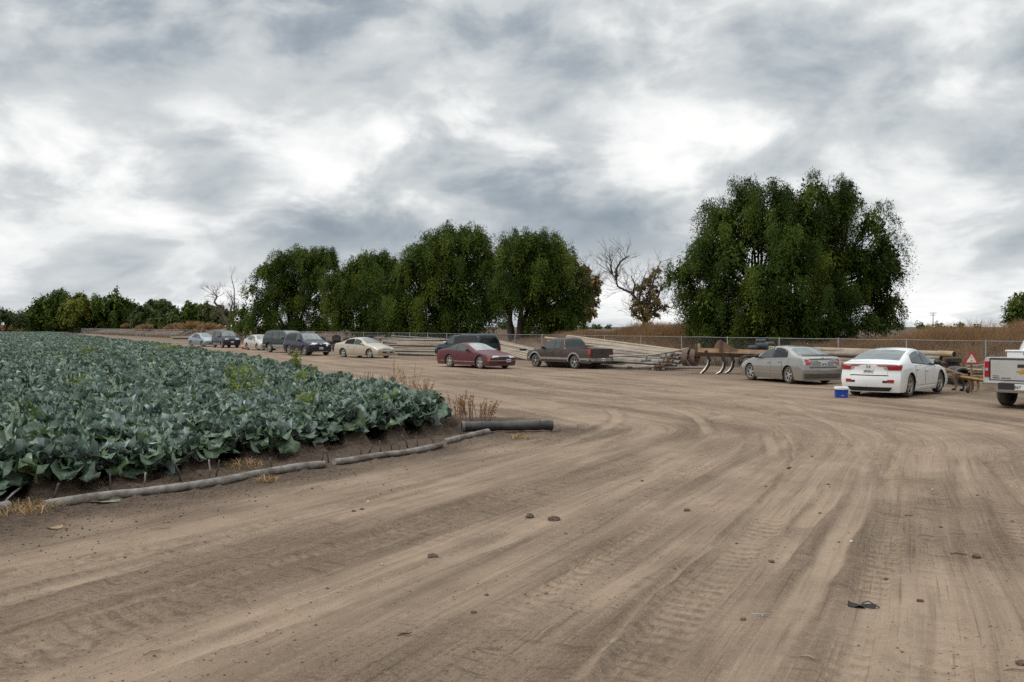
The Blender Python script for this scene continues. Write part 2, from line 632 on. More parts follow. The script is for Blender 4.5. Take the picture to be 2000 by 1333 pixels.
def rut_fields(X, Y):
    """height from all tracks, pressed-smooth mask and loose mask"""
    hgt = np.zeros_like(X)
    smooth = np.zeros_like(X)
    lug = np.zeros_like(X)
    for k, (pts, w, dep, treads) in enumerate(TRACKS):
        D = densify(pts)
        lens = np.concatenate([[0], np.cumsum(np.linalg.norm(np.diff(D, axis=0), axis=1))])
        x0, x1, y0, y1 = D[:, 0].min() - 1, D[:, 0].max() + 1, D[:, 1].min() - 1, min(D[:, 1].max() + 1, 60)
        sel = np.where((X > x0) & (X < x1) & (Y > y0) & (Y < y1))
        if len(sel[0]) == 0:
            continue
        xs, ys = X[sel], Y[sel]
        best = np.full(xs.shape, 9.0)
        arc = np.zeros(xs.shape)
        sgn = np.ones(xs.shape)
        # chunked nearest segment search through coarse buckets
        for i in range(len(D) - 1):
            p, q = D[i], D[i + 1]
            if min(p[1], q[1]) > 60:
                continue
            mask = (np.abs(xs - (p[0] + q[0]) / 2) < 1.0) & (np.abs(ys - (p[1] + q[1]) / 2) < 1.0)
            if not mask.any():
                continue
            ii = np.where(mask)[0]
            v = q - p
            L = np.linalg.norm(v) + 1e-9
            v = v / L
            ax, ay = xs[ii] - p[0], ys[ii] - p[1]
            t = np.clip(ax * v[0] + ay * v[1], 0, L)
            ex, ey = ax - t * v[0], ay - t * v[1]
            dd = np.hypot(ex, ey)
            better = dd < best[ii]
            jj = ii[better]
            best[jj] = dd[better]
            arc[jj] = lens[i] + t[better]
            sgn[jj] = np.where(ax[better] * v[1] - ay[better] * v[0] > 0, 1.0, -1.0)
        hw = w / 2
        wob = (vnoise(arc * 1.5, arc * 0 + k, 40 + k) - 0.5) * 0.05
        c = np.abs(best * sgn + wob)
        inside = 1 - sstep(hw * 0.8, hw * 1.15, c)
        rim = np.exp(-((c - hw * 1.35) / (0.045 + hw * 0.15))**2)
        fade = (0.10 + 0.90 * sstep(0.34, 0.62, fbm(arc * 0.30, arc * 0 + 3.3 * k, 70 + k, 2))) * (0.45 + 0.55 * sstep(0.3, 0.55, fbm(xs * 1.6, ys * 1.6, 90 + k, 3)))
        hh = (-dep * 1.5 * inside + dep * 1.0 * rim) * fade
        if treads:
            tr = np.sin(arc * 2 * PI / 0.19 + sgn * best * 8.0 + 3.2 * (fbm(xs * 2.2, ys * 2.2, 190 + k, 3) - .5)) * (0.4 + 1.2 * fbm(xs * 4, ys * 4, 210 + k, 2))
            hh = hh + inside * tr * 0.009 * fade
            lug[sel] = np.maximum(lug[sel], inside * fade * (0.15 + 0.85 * (tr + 0.6 * (fbm(xs * 7, ys * 7, 171, 2) - .5) > 0.0)))
            inside = inside * 0.35
        hgt[sel] += hh
        lug[sel] = np.maximum(lug[sel], 0.55 * rim * fade)
        smooth[sel] = np.maximum(smooth[sel], inside * fade)
    return hgt, smooth, lug


def bed_height(X, Y):
    ia, ib = field_inside(X, Y)
    c = X * ROWN[0] + Y * ROWN[1]
    wob = (vnoise(X * 1.2, Y * 1.2, 91) - 0.5) * 0.25
    ins = sstep(-0.06, 0.55, ia + wob) * sstep(-0.15, 0.35, ib + wob)
    bed = 0.0 + 0.20 * sstep(-0.55, 0.1, np.cos(2 * PI * c / 1.02))
    return ins * bed, ins, ia, ib


def ground_h(X, Y, full=False):
    X = np.asarray(X, dtype=np.float64)
    Y = np.asarray(Y, dtype=np.float64)
    d, s = road_coords(X, Y)
    near = 1 - sstep(45, 90, Y)
    h = 0.05 * (fbm(X * 0.25, Y * 0.25, 3, 3) - 0.5)
    lum = fbm(X * 2.6, Y * 2.6, 11, 3) - 0.5
    fine = fbm(X * 9, Y * 9, 21, 3) - 0.5
    streak = fbm(s * 0.12 + 0.3 * lum, d * 5.0 + 0.5 * lum, 31, 4) - 0.5
    clod = sstep(0.60, 0.82, fbm(X * 7.0, Y * 5.0, 51, 3))
    rough = sstep(0.44, 0.66, 0.70 * fbm(s * 0.16, d * 1.1, 61, 2) + 0.30 * fbm(X * 0.5 + 3, Y * 0.5, 62, 2))
    dark = (1 - sstep(1.0, 2.9, d + 1.6 * (fbm(X * 0.8, Y * 0.8, 71, 3) - 0.5)))
    dash = np.abs(fbm(X * 5.5 + 0.6 * lum, Y * 9.5, 151, 4) - 0.5)
    h = h + near * (0.012 * lum + 0.007 * fine + 0.026 * streak + rough * (0.010 * clod + 0.010 * fine + 0.003 * lum))
    h = h + near * 0.09 * np.exp(-((X - 10.5) / 3.5)**2 - ((Y - 31.5) / 4.0)**2)
    h = h + near * dark * (0.035 * (fbm(X * 5, Y * 5, 81, 3) - 0.5) + 0.03 * clod)
    bh, ins, ia, ib = bed_height(X, Y)
    h = h + bh + ins * (0.10 * (fbm(X * 5, Y * 5, 101, 4) - 0.5) + 0.05 * (fbm(X * 14, Y * 14, 102, 2) - 0.5))
    # trench under the pipe
    tr = np.exp(-((ia - 0.02) / 0.16)**2) * (1 - sstep(-0.4, 0.3, -ib)) * sstep(0.35, 0.6, vnoise(s * 0.55, s * 0 + 5, 111))
    h = h - tr * 0.10 * (Y < 23)
    h = h + 0.055 * np.exp(-((ia + 0.10) / 0.11)**2) * sstep(0.30, 0.62, fbm(X * 1.7, Y * 1.7, 161, 3)) * (Y < 22) * (ib > -.8)
    h = h * (Y < 400)
    if not full:
        return h
    return h, d, s, dark, ins, rough, clod, lum, ia, ib


def axis(lo, hi, a, b, step, grow):
    core = list(np.arange(a, b, step))
    out = []
    x, st = core[-1], step
    while x < hi:
        st *= grow
        x += st
        out.append(x)
    neg = []
    x, st = core[0], step
    while x > lo:
        st *= grow
        x -= st
        neg.append(x)
    return np.array(neg[::-1] + core + out)


xs = axis(-2500, 2500, -9.0, 11.0, 0.036, 1.035)
ys_core = list(np.arange(5.6, 13.0, 0.022))
y, st = ys_core[-1], 0.022
while y < 3500:
    st = min(st * 1.0125, 0.22) if y < 60 else st * 1.05
    y += st
    ys_core.append(y)
ylow = []
y, st = 5.6, 0.03
while y > -900:
    st *= 1.15
    y -= st
    ylow.append(y)
ys = np.array(ylow[::-1] + ys_core)
XX, YY = np.meshgrid(xs, ys)
Hh, dd, ss, dark, ins, rough, clod, lum, ia, ib = ground_h(XX, YY, True)
rh, rsm, rlug = rut_fields(XX, YY)
Hh = Hh + rh * (1 - ins) + 0
nr, nc = XX.shape
idx = np.arange(nr * nc).reshape(nr, nc)
Q = np.stack([idx[:-1, :-1].ravel(), idx[:-1, 1:].ravel(), idx[1:, 1:].ravel(), idx[1:, :-1].ravel()], 1)
V = np.stack([XX.ravel(), YY.ravel(), Hh.ravel()], 1)


def ground_material():
    mt = bpy.data.materials.new('dirt')
    mt.use_nodes = True
    N = NT(mt.node_tree)
    b = N.n['Principled BSDF']
    geo = N.new('ShaderNodeNewGeometry')
    pos = geo.outputs['Position']

    def at_(n):
        return N.new('ShaderNodeAttribute', attribute_name=n).outputs['Fac']
    dk, sm, lg, rg = at_('dark_soil'), at_('pressed'), at_('loose'), at_('rough_patch')
    dv, sv = at_('across'), at_('along')
    px_, py_, _z = N.sep(pos)
    sd = N.comb(N.m('MULTIPLY', sv, 0.22), N.m('MULTIPLY', dv, 5.0), 0.0)
    n_str = N.noise(sd, 1.0, 6, 0.62)
    n_big = N.noise(pos, 0.35, 4, 0.55)
    n_med = N.noise(pos, 2.2, 6, 0.62)
    n_fin = N.noise(pos, 26.0, 5, 0.65)
    n_grit = N.noise(pos, 110.0, 3, 0.7)
    light, mid, brown = (0.325, 0.240, 0.174), (0.242, 0.177, 0.128), (0.130, 0.093, 0.066)
    n_band = N.noise(N.comb(N.m('MULTIPLY', sv, 0.16), N.m('MULTIPLY', dv, 1.5), 4.0), 1.0, 5, 0.6)
    n_dash = N.noise(N.comb(N.m('ADD', N.m('MULTIPLY', sv, 9.0), N.m('MULTIPLY', n_big, 6.0)), N.m('MULTIPLY', dv, 2.6), 0.0), 1.0, 5, 0.62, 0.5)
    n_wp = N.noise(pos, 0.22, 0, 0.5)
    n_line = N.noise(N.comb(N.m('MULTIPLY', sv, 0.16), N.m('ADD', N.m('MULTIPLY', dv, 12.0), N.m('MULTIPLY', n_wp, 3.0)), 9.0), 1.0, 5, 0.66)
    n_thin = N.noise(N.comb(N.m('MULTIPLY', sv, 0.55), N.m('ADD', N.m('MULTIPLY', dv, 36.0), N.m('MULTIPLY', n_wp, 5.0)), 5.0), 1.0, 4, 0.65)
    n_lane = N.noise(N.comb(N.m('MULTIPLY', sv, 0.05), N.m('ADD', N.m('MULTIPLY', dv, 3.2), N.m('MULTIPLY', n_wp, 1.0)), 2.0), 1.0, 3, 0.55)
    n_mot = N.noise(pos, 15.0, 5, 0.68, 0.3)
    rk_ = N.m('ADD', 0.12, N.m('MULTIPLY', rg, 0.88))
    c = N.mix(N.sstep(n_big, 0.32, 0.66), mid, light)
    c = N.mix(N.m('MULTIPLY', N.sstep(n_band, 0.46, 0.64), 0.36), c, brown)
    c = N.mix(N.m('MULTIPLY', N.sstep(n_str, 0.52, 0.66), 0.42), c, brown)
    c = N.mix(N.m('MULTIPLY', N.sstep(n_med, 0.45, 0.70), 0.30), c, brown)
    c = N.mix(N.m('MULTIPLY', rg, 0.30), c, brown)
    c = N.mix(N.m('MULTIPLY', N.sstep(n_lane, 0.50, 0.66), 0.24), c, (0.37, 0.288, 0.21))
    c = N.mix(N.m('MULTIPLY', N.sstep(n_lane, 0.50, 0.34), 0.26), c, (0.125, 0.089, 0.062))
    c = N.mix(N.m('MULTIPLY', N.sstep(n_line, 0.53, 0.68), 0.28), c, (0.39, 0.305, 0.225))
    c = N.mix(N.m('MULTIPLY', N.sstep(n_line, 0.46, 0.32), 0.34), c, (0.115, 0.082, 0.057))
    c = N.mix(N.m('MULTIPLY', rk_, N.m('MULTIPLY', N.sstep(n_dash, 0.55, 0.66), 0.66)), c, (0.10, 0.070, 0.048))  # dark dashes: relief shadows of clumps and lug marks put into the colour
    c = N.mix(N.m('MULTIPLY', N.sstep(n_thin, 0.44, 0.34), 0.55), c, (0.10, 0.071, 0.050))
    c = N.mix(N.m('MULTIPLY', N.sstep(n_thin, 0.60, 0.70), 0.40), c, (0.39, 0.305, 0.228))
    c = N.mix(N.m('MULTIPLY', sm, 0.32), c, (0.365, 0.283, 0.205))
    c = N.mix(N.m('MULTIPLY', lg, N.m('ADD', 0.22, N.m('MULTIPLY', N.sstep(n_mot, 0.42, 0.58), 0.40))), c, (0.105, 0.073, 0.050))
    c = N.mix(N.m('MULTIPLY', rk_, N.m('MULTIPLY', N.sstep(n_mot, 0.54, 0.67), 0.60)), c, (0.11, 0.077, 0.053))
    c = N.mix(N.m('MULTIPLY', N.sstep(n_mot, 0.42, 0.30), 0.35), c, (0.40, 0.305, 0.225))
    c = N.mix(N.m('MULTIPLY', rk_, N.m('MULTIPLY', N.sstep(n_fin, 0.54, 0.68), 0.7)), c, (0.105, 0.071, 0.047))
    c = N.mix(N.m('MULTIPLY', N.sstep(n_grit, 0.58, 0.70), 0.60), c, (0.47, 0.36, 0.27))
    c = N.mix(N.m('MULTIPLY', N.sstep(n_grit, 0.43, 0.31), 0.70), c, (0.10, 0.068, 0.046))
    soil = N.mix(N.sstep(n_mot, 0.32, 0.66), (0.050, 0.036, 0.027), (0.135, 0.098, 0.072))
    c = N.mix(N.m('MULTIPLY', dk, 0.93), c, soil)
    N.l.new(c, b.inputs['Base Color'])
    b.inputs['Roughness'].default_value = 0.95
    b.inputs['Specular IOR Level'].default_value = 0.12
    hgt = N.m('ADD', N.m('ADD', N.m('MULTIPLY', n_fin, 0.75), N.m('ADD', N.m('MULTIPLY', n_grit, 0.30), N.m('MULTIPLY', n_thin, 0.35))), N.m('ADD', N.m('ADD', N.m('MULTIPLY', n_dash, 0.5), N.m('MULTIPLY', n_line, 0.7)), N.m('MULTIPLY', n_mot, 0.6)))
    bp = N.new('ShaderNodeBump')
    N.l.new(N.m('ADD', 0.40, N.m('MULTIPLY', N.m('MAXIMUM', rg, dk), 0.60)), bp.inputs['Strength'])
    bp.inputs['Distance'].default_value = 0.036
    N.l.new(hgt, bp.inputs['Height'])
    N.l.new(bp.outputs[0], b.inputs['Normal'])
    return mt


M_DIRT = ground_material()
dirt_dark = np.clip(np.maximum(dark * (dd > 0), np.maximum(ins, (1 - sstep(-0.3, 0.5, dd)) * (YY < 40))), 0, 1)
# the roadside verge of the field further out is bare and paler
dirt_dark = dirt_dark * (1 - 0.75 * ((YY > 24) & (ins < 0.5) & (dd > 0)))
# darker soil by the parked machinery
_offm = (XX - F0_[0]) * FN_[0] + (YY - F0_[1]) * FN_[1]
dirt_dark = np.maximum(dirt_dark, 0.50 * sstep(-13, -4, _offm + 5 * (fbm(XX * .22, YY * .22, 142, 3) - .5)) * (YY > 24) * (dd > 3))
# weedy, darker land behind the fence
_off = (XX - F0_[0]) * FN_[0] + (YY - F0_[1]) * FN_[1]
dirt_dark = np.maximum(dirt_dark, sstep(-2.5, 1.0, _off + 2.5 * (fbm(XX * .3, YY * .3, 141, 3) - .5)) * (YY > 20))
M_ground = np_mesh('ground', V, Q, [M_DIRT], True, None, {
    'dark_soil': dirt_dark.ravel(), 'pressed': rsm.ravel(), 'loose': rlug.ravel(),
    'rough_patch': (np.clip(rough - 0.8 * rsm, 0, 1)).ravel(), 'across': dd.ravel(), 'along': ss.ravel()})
ground = link_mesh('ground', M_ground)
struct(ground, 'bare brown dirt yard and farm track with curving tyre marks', 'ground')


def hz(x, y):
    j = int(np.clip(np.searchsorted(xs, x) - 1, 0, len(xs) - 2))
    i = int(np.clip(np.searchsorted(ys, y) - 1, 0, len(ys) - 2))
    fx, fy = (x - xs[j]) / (xs[j + 1] - xs[j]), (y - ys[i]) / (ys[i + 1] - ys[i])
    a = Hh[i, j] * (1 - fx) + Hh[i, j + 1] * fx
    b = Hh[i + 1, j] * (1 - fx) + Hh[i + 1, j + 1] * fx
    return float(a * (1 - fy) + b * fy)


# ================================================================== embankment behind the fence
F0 = np.array((13.96, 52.0))
FD = np.array((-0.57, 1.0)) / math.hypot(0.57, 1.0)
FN = np.array((FD[1], -FD[0]))           # towards the right / behind the fence


def fpt(s, off=0.0):
    p = F0 + FD * s + FN * off
    return p


def px_of(p):
    return 1000 + 1944 * p[0] / p[1]


def berm_profile(px):
    return np.interp(px, [-200, 0, 80, 260, 290, 430, 470, 1000, 1060, 1180, 1350, 1400, 1620, 1700, 1830, 1950, 2100],
                     [1.7, 1.7, 1.3, 1.3, 1.6, 1.7, 1.35, 1.35, 1.5, 1.5, 1.6, 1.1, 1.1, 1.2, 1.75, 1.65, 1.5])


bs = np.concatenate([np.arange(-34, 80, 0.7), np.arange(80, 470, 3.0)])
bo = np.concatenate([np.arange(1.2, 14, 0.55), [15, 17, 20, 26]])
rows = []
for s_ in bs:
    base = fpt(s_)
    hpx = berm_profile(px_of(base))
    rr = []
    for o_ in bo:
        p = fpt(s_, o_)
        prof = sstep(1.0, 6.5, o_) * (1 - sstep(12.0, 24.0, o_))
        hh = hpx * prof * (0.85 + 0.35 * float(fbm(p[0] * 0.35, p[1] * 0.35, 7, 3))) + 0.25 * (float(fbm(p[0] * 1.3, p[1] * 1.3, 8, 3)) - 0.5) * prof
        rr.append((p[0], p[1], hh - 0.03))
    rows.append(rr)
mb = MB()
mb.grid(rows)
M_BANK = pmat('bank_soil', (0.20, 0.145, 0.105), 0.95, 0, 0.2, 1.6, (0.115, 0.082, 0.06), bump=1.0, bscale=5.0, spec=0.1)
bank_o = mb.build('embankment', M_BANK, None, True)
struct(bank_o, 'low brown earth bank behind the wire fence', 'earth bank')


def bank_h(s_, o_):
    base = fpt(s_)
    p = fpt(s_, o_)
    hpx = berm_profile(px_of(base))
    prof = sstep(1.0, 6.5, o_) * (1 - sstep(12.0, 24.0, o_))
    return hpx * prof * (0.85 + 0.35 * float(fbm(p[0] * 0.35, p[1] * 0.35, 7, 3)))

# ================================================================== vehicles
M_GLASS = pmat('car_glass', (0.060, 0.078, 0.076), 0.03, 0, 0.05, 2.0, ior=1.4)  # opaque base lightened to stand for light seen through the cabin
M_GLASSD = pmat('tinted_glass', (0.010, 0.011, 0.013), 0.04, 0, 0.05, 2.0, ior=1.33)
M_WSHIELD = pmat('windshield_glass', (0.12, 0.145, 0.145), 0.06, 0, 0.15, 1.2, ior=2.0)  # pale base paints in part of the bright sky reflection
M_UNDER = pmat('underbody', (0.012, 0.012, 0.012), 0.9)
M_SEAM = pmat('seam_black', (0.012, 0.012, 0.013), 0.7)
M_TYRE = pmat('tyre_rubber', (0.035, 0.032, 0.029), 0.85, 0, 0.2, 9.0, (0.10, 0.08, 0.062))
M_ALLOY = pmat('alloy_wheel', (0.52, 0.51, 0.49), 0.35, 0.7, 0.12, 8.0)
M_ALLOYD = pmat('wheel_dark', (0.03, 0.029, 0.028), 0.6, 0.2)
M_CHROME = pmat('chrome', (0.62, 0.62, 0.62), 0.15, 1.0, 0.03)
M_LAMP = pmat('lamp_clear', (0.50, 0.52, 0.53), 0.12, 0.25, 0.15, 9.0, coat=0.8)
M_RED = pmat('lamp_red', (0.36, 0.012, 0.016), 0.15, 0, 0.12, 9.0, coat=0.8)
M_AMBER = pmat('lamp_amber', (0.55, 0.20, 0.03), 0.2, 0, 0.1, 9.0)
M_PLATE = pmat('plate_white', (0.62, 0.62, 0.60), 0.5, 0, 0.05)
M_PLATEINK = pmat('plate_ink', (0.035, 0.05, 0.13), 0.6)
M_PLATERED = pmat('plate_red', (0.40, 0.03, 0.03), 0.6)
M_TRIMB = pmat('black_trim', (0.018, 0.018, 0.019), 0.5)
M_GOLD = pmat('gold_emblem', (0.55, 0.33, 0.06), 0.35, 0.4)


def smooth_poly(prof, L, wid):
    t = np.linspace(0, L, 600)
    z = np.interp(t, [p[0] for p in prof], [p[1] for p in prof])
    k = max(1, int(wid / L * 600))
    ker = np.ones(k) / k
    for _ in range(2):
        zp = np.concatenate([np.full(k, z[0]), z, np.full(k, z[-1])])
        z = np.convolve(zp, ker, 'same')[k:-k]
    return t, z


def wheel(parent, x, y, rt, wt, style, side, rim_mat=None):
    """tyre mesh with a rim child; axle along Y"""
    rr = rt * 0.66
    h = wt / 2
    mb = MB()
    Mx = Matrix.Rotation(PI / 2, 4, 'X')
    mb.lathe([(rr, -h * 0.8), (rt * 0.80, -h * 0.98), (rt * 0.93, -h * 0.95), (rt * 0.985, -h * 0.75), (rt, -h * 0.3), (rt, h * 0.3),
              (rt * 0.985, h * 0.75), (rt * 0.93, h * 0.95), (rt * 0.80, h * 0.98), (rr, h * 0.8)], 28, Mx, closed=True)
    w = mb.build('wheel', M_TYRE, parent, True, 50)
    w.location = (x, y, rt)
    rb = MB()
    rb.cur = 1
    rb.lathe([(0.0, h * 0.35), (rr * 0.99, h * 0.35), (rr * 1.0, -h * 0.5), (0.0, -h * 0.5)], 22, Matrix.Rotation(PI / 2, 4, 'X'))
    rb.cur = 0
    rb.lathe([(rr * 0.90, h * 0.55), (rr * 0.93, h * 0.86), (rr * 1.02, h * 0.88), (rr * 1.03, h * 0.75), (rr * 1.0, h * 0.3)], 24, Mx, closed=True)
    rb.lathe([(0.0, h * 0.86), (rr * 0.16, h * 0.84), (rr * 0.26, h * 0.70), (rr * 0.27, h * 0.35)], 14, Mx)
    n = {'five': 5, 'six': 6, 'seven': 7, 'twin': 5, 'steel': 8, 'ten': 10}[style]
    for k in range(n):
        offs = (-0.16, 0.16) if style == 'twin' else (0.0,)
        for of in offs:
            a = 2 * PI * k / n + of + 0.3
            wd = {'five': 0.20, 'six': 0.15, 'seven': 0.12, 'twin': 0.075, 'steel': 0.14, 'ten': 0.075}[style] * rr
            r0, r1 = rr * 0.18, rr * 0.95
            vs = []
            for r_, ww, hh in ((r0, wd, 0.80), (r1, wd * (1.25 if style == 'five' else 0.85), 0.72)):
                for sgn in (-1, 1):
                    for dz in (0.25, 0):
                        vs.append((r_, sgn * ww, (hh - dz) * h))
            ca, sa = math.cos(a), math.sin(a)
            vs = [Mx @ Vector((ca * p[0] - sa * p[1], sa * p[0] + ca * p[1], p[2])) for p in vs]
            rb.add(vs, [(1, 3, 7, 5), (0, 1, 5, 4), (3, 2, 6, 7)])
    r = rb.build('rim', [rim_mat or M_ALLOY, M_ALLOYD], w)
    # lathe about Z turned by +90deg about X puts +h at -Y; flip for the other side
    if side > 0:
        r.rotation_euler = (0, 0, PI)
    return w


class Car:
    def __init__(self, name, label, cat, loc, heading, sp, group='vehicles parked beside the dirt track'):
        self.sp = sp
        L, Wd = sp['L'], sp['W']
        self.L, self.W = L, Wd
        self.root = empty(name, (loc[0], loc[1], hz(loc[0], loc[1]) - 0.005), R(heading))
        tag(self.root, label, cat, group)
        self.body_mat = sp['paint']
        self.make_body()
        self.glass()
        self.details()

    # -------------------------------------------------- body shell
    def make_body(self):
        sp, L, Wd = self.sp, self.L, self.W
        tz, zc = smooth_poly(sp['prof'], L, sp.get('round', 0.10))
        ts, zs = smooth_poly(sp['belt'], L, 0.15)
        self.zc = lambda t: np.interp(t, tz, zc)
        self.zs = lambda t: np.minimum(np.interp(t, ts, zs), np.interp(t, tz, zc) - 0.02)
        zr = sp.get('zr', 0.16)
        rt = sp['tyre']
        Ra = rt + sp.get('gap', 0.055)
        ax = (sp['fo'], sp['fo'] + sp['wb'])
        self.ax = ax
        self.Ra = Ra
        st = list(np.linspace(0, L, 46))
        for a in ax:
            st += list(a + Ra * np.sin(np.linspace(-PI / 2, PI / 2, 13)))
            st += [a - Ra - 0.004, a + Ra + 0.004]
        bed = sp.get('bed')
        if bed:
            st = [t for t in st if min(abs(t - bed[0]), abs(t - bed[1])) > 0.03]
            st += [bed[0], bed[0] + 0.004, bed[1], bed[1] + 0.004]
        for p in sp['prof']:
            st.append(p[0])
        st = sorted(set(round(float(t), 4) for t in st if 0 <= t <= L))
        tum = sp.get('tum', 0.42)
        plan_f, plan_r = sp.get('planf', 0.16), sp.get('planr', 0.13)
        nosef = sp.get('nosef', [(0.0, .10), (0.35, .02), (0.55, 0.0), (0.8, .12), (1.3, .5)])
        noser = sp.get('noser', [(0.0, .14), (0.35, .02), (0.55, 0.0), (0.8, .05), (1.1, .12), (1.8, .3)])

        def warp(t, y, z):
            x = L / 2 - t
            q = min(1.0, abs(y) / (Wd / 2))
            if t < 1.0:
                f = (1 - t / 1.0)**2
                x -= f * (plan_f * q**2.6 + float(np.interp(z, [a for a, _ in nosef], [b for _, b in nosef])))
            if t > L - 0.9:
                f = (1 - (L - t) / 0.9)**2
                x += f * (plan_r * q**2.6 + float(np.interp(z, [a for a, _ in noser], [b for _, b in noser])))
            return (x, y, z)
        self.warp = warp
        NL, NU, NCO, NRF = 7, 6, 3, 4
        halves = []
        for t in st:
            zct, zst = float(self.zc(t)), float(self.zs(t))
            zb = zr
            wheel_in = False
            for a in ax:
                if abs(t - a) <= Ra:
                    zb = max(zb, rt + math.sqrt(max(0, Ra * Ra - (t - a)**2)))
                    wheel_in = True
            zb = min(zb, zst - 0.05)
            endf = 1 - 0.05 * max(0, 1 - t / 0.5)**2 - 0.04 * max(0, 1 - (L - t) / 0.5)**2
            w = Wd / 2 * endf

            def g(z):
                zn = (z - zr) / max(0.2, (zst - zr))
                return (1 - 0.055 * max(0, 0.42 - zn)**2 / 0.176 - 0.045 * max(0, zn - 0.55)**2 / 0.2)
            pts = []
            # underside
            yin = w - 0.24
            zfl = zr + 0.03
            pts.append((0.0, zfl))
            pts.append((yin, zfl))
            pts.append((yin, max(zb, zfl + 0.001)))
            for k in range(NL):
                z = zb + (zst - zb) * k / (NL - 1)
                pts.append((w * g(z), z))
            ysh = pts[-1][0]
            hup = zct - zst
            isbed = bed and bed[0] < t < bed[1] + 0.002 and t > bed[0] + 0.001
            if isbed:
                yi = ysh - 0.07
                for k in range(NU):
                    pts.append((ysh - 0.02 * (k + 1) / NU, zst + 0.012 * math.sin(PI * (k + 1) / NU)))
                for k in range(NCO):
                    pts.append((yi, zst - (zst - 0.62) * (k + 1) / NCO * 0.9))
                for k in range(NRF):
                    pts.append((yi * (1 - (k + 1) / NRF), 0.62 + 0.0 * k))
            else:
                ye = ysh - tum * hup
                crown = min(0.05, 0.25 * hup)
                E = (ye, zst + hup - crown)
                rnd = min(0.14, 0.8 * hup)
                dl = math.hypot(ysh - ye, hup - crown) + 1e-6
                ux, uz = (ye - ysh) / dl, (hup - crown) / dl
                P0 = (E[0] - ux * rnd * 0.9, E[1] - uz * rnd * 0.9)
                P2 = (E[0] - rnd, E[1] + crown * (1 - (max(E[0] - rnd, 0) / max(E[0], 1e-3))**2))
                for k in range(1, NU + 1):
                    f = k / NU
                    pts.append((ysh + (P0[0] - ysh) * f, zst + (P0[1] - zst) * f))
                for k in range(1, NCO + 1):
                    f = k / NCO
                    a, b_, c_ = (1 - f)**2, 2 * f * (1 - f), f * f
                    pts.append((a * P0[0] + b_ * E[0] + c_ * P2[0], a * P0[1] + b_ * E[1] + c_ * P2[1]))
                for k in range(1, NRF + 1):
                    f = k / NRF
                    yy = P2[0] * (1 - f)
                    zz = E[1] + crown * (1 - (yy / max(E[0], 1e-3))**2)
                    pts.append((yy, zz))
            halves.append((t, pts))
        self.halves = halves
        np_ = len(halves[0][1])
        full = 2 * np_ - 2
        verts, faces, mi = [], [], []
        for t, pts in halves:
            ring = [(y, z) for y, z in pts] + [(-y, z) for y, z in pts[-2:0:-1]]
            for y, z in ring:
                verts.append(warp(t, y, z))
        for i in range(len(halves) - 1):
            for k in range(full):
                k2 = (k + 1) % full
                faces.append((i * full + k, (i + 1) * full + k, (i + 1) * full + k2, i * full + k2))
                kk = k if k < np_ else full - 1 - k
                mi.append(1 if kk in (0, 1, 2) and not False else 0)
        # end caps: rows across between mirrored points
        for e, i in ((0, 0), (1, len(halves) - 1)):
            t, pts = halves[i]
            base = i * full
            nx = 7
            prev = None
            top_j = 2 + NL
            for j in range(1, top_j + 1):
                y, z = pts[j]
                row = [base + j]
                for q in range(1, nx):
                    yy = y * (1 - 2 * q / nx)
                    verts.append(warp(t, yy, z))
                    row.append(len(verts) - 1)
                row.append(base + (full - j))
                if prev:
                    for q in range(nx):
                        f = (prev[q], prev[q + 1], row[q + 1], row[q])
                        faces.append(f if e == 0 else f[::-1])
                        mi.append(1 if j <= 2 else 0)
                prev = row
            top = [base + k for k in range(top_j, full - top_j + 1)]
            f = tuple(top + prev[1:-1][::-1])
            faces.append(f if e else f[::-1])
            mi.append(0)
        me = bpy.data.meshes.new('body')
        me.from_pydata(verts, [], faces)
        me.materials.append(self.body_mat)
        me.materials.append(M_UNDER)
        me.polygons.foreach_set('material_index', mi)
        me.polygons.foreach_set('use_smooth', [True] * len(faces))
        me.update()
        import bmesh
        bm = bmesh.new()
        bm.from_mesh(me)
        bmesh.ops.remove_doubles(bm, verts=bm.verts, dist=0.0005)
        bmesh.ops.recalc_face_normals(bm, faces=bm.faces)
        self.bvh = BVHTree.FromBMesh(bm)
        bm.to_mesh(me)
        bm.free()
        me.set_sharp_from_angle(angle=R(38))
        self.body = link_mesh('body', me, self.root)

    # -------------------------------------------------- patches laid on the shell
    def hit(self, mode, a, b, sgn=1):
        L = self.L
        if mode == 'S':
            o, d = Vector((L / 2 - a, sgn * 3, b)), Vector((0, -sgn, 0))
        elif mode == 'F':
            o, d = Vector((L / 2 + 2, a, b)), Vector((-1, 0, 0))
        elif mode == 'R':
            o, d = Vector((-L / 2 - 2, a, b)), Vector((1, 0, 0))
        elif mode == 'T':
            o, d = Vector((L / 2 - a, b, 4)), Vector((0, 0, -1))
        else:
            cx = (L / 2 - 0.8) if mode == 'FC' else (-L / 2 + 0.8)
            dx = 1 if mode == 'FC' else -1
            c, s = math.cos(R(a)), math.sin(R(a))
            o, d = Vector((cx + dx * 3 * c, 3 * s, b)), Vector((-dx * c, -s, 0))
        h = self.bvh.ray_cast(o, d)
        if h[0] is None:
            h = self.bvh.find_nearest(o + d * 2.2)
        n = h[1]
        if n.dot(d) > 0:
            n = -n
        return h[0], n

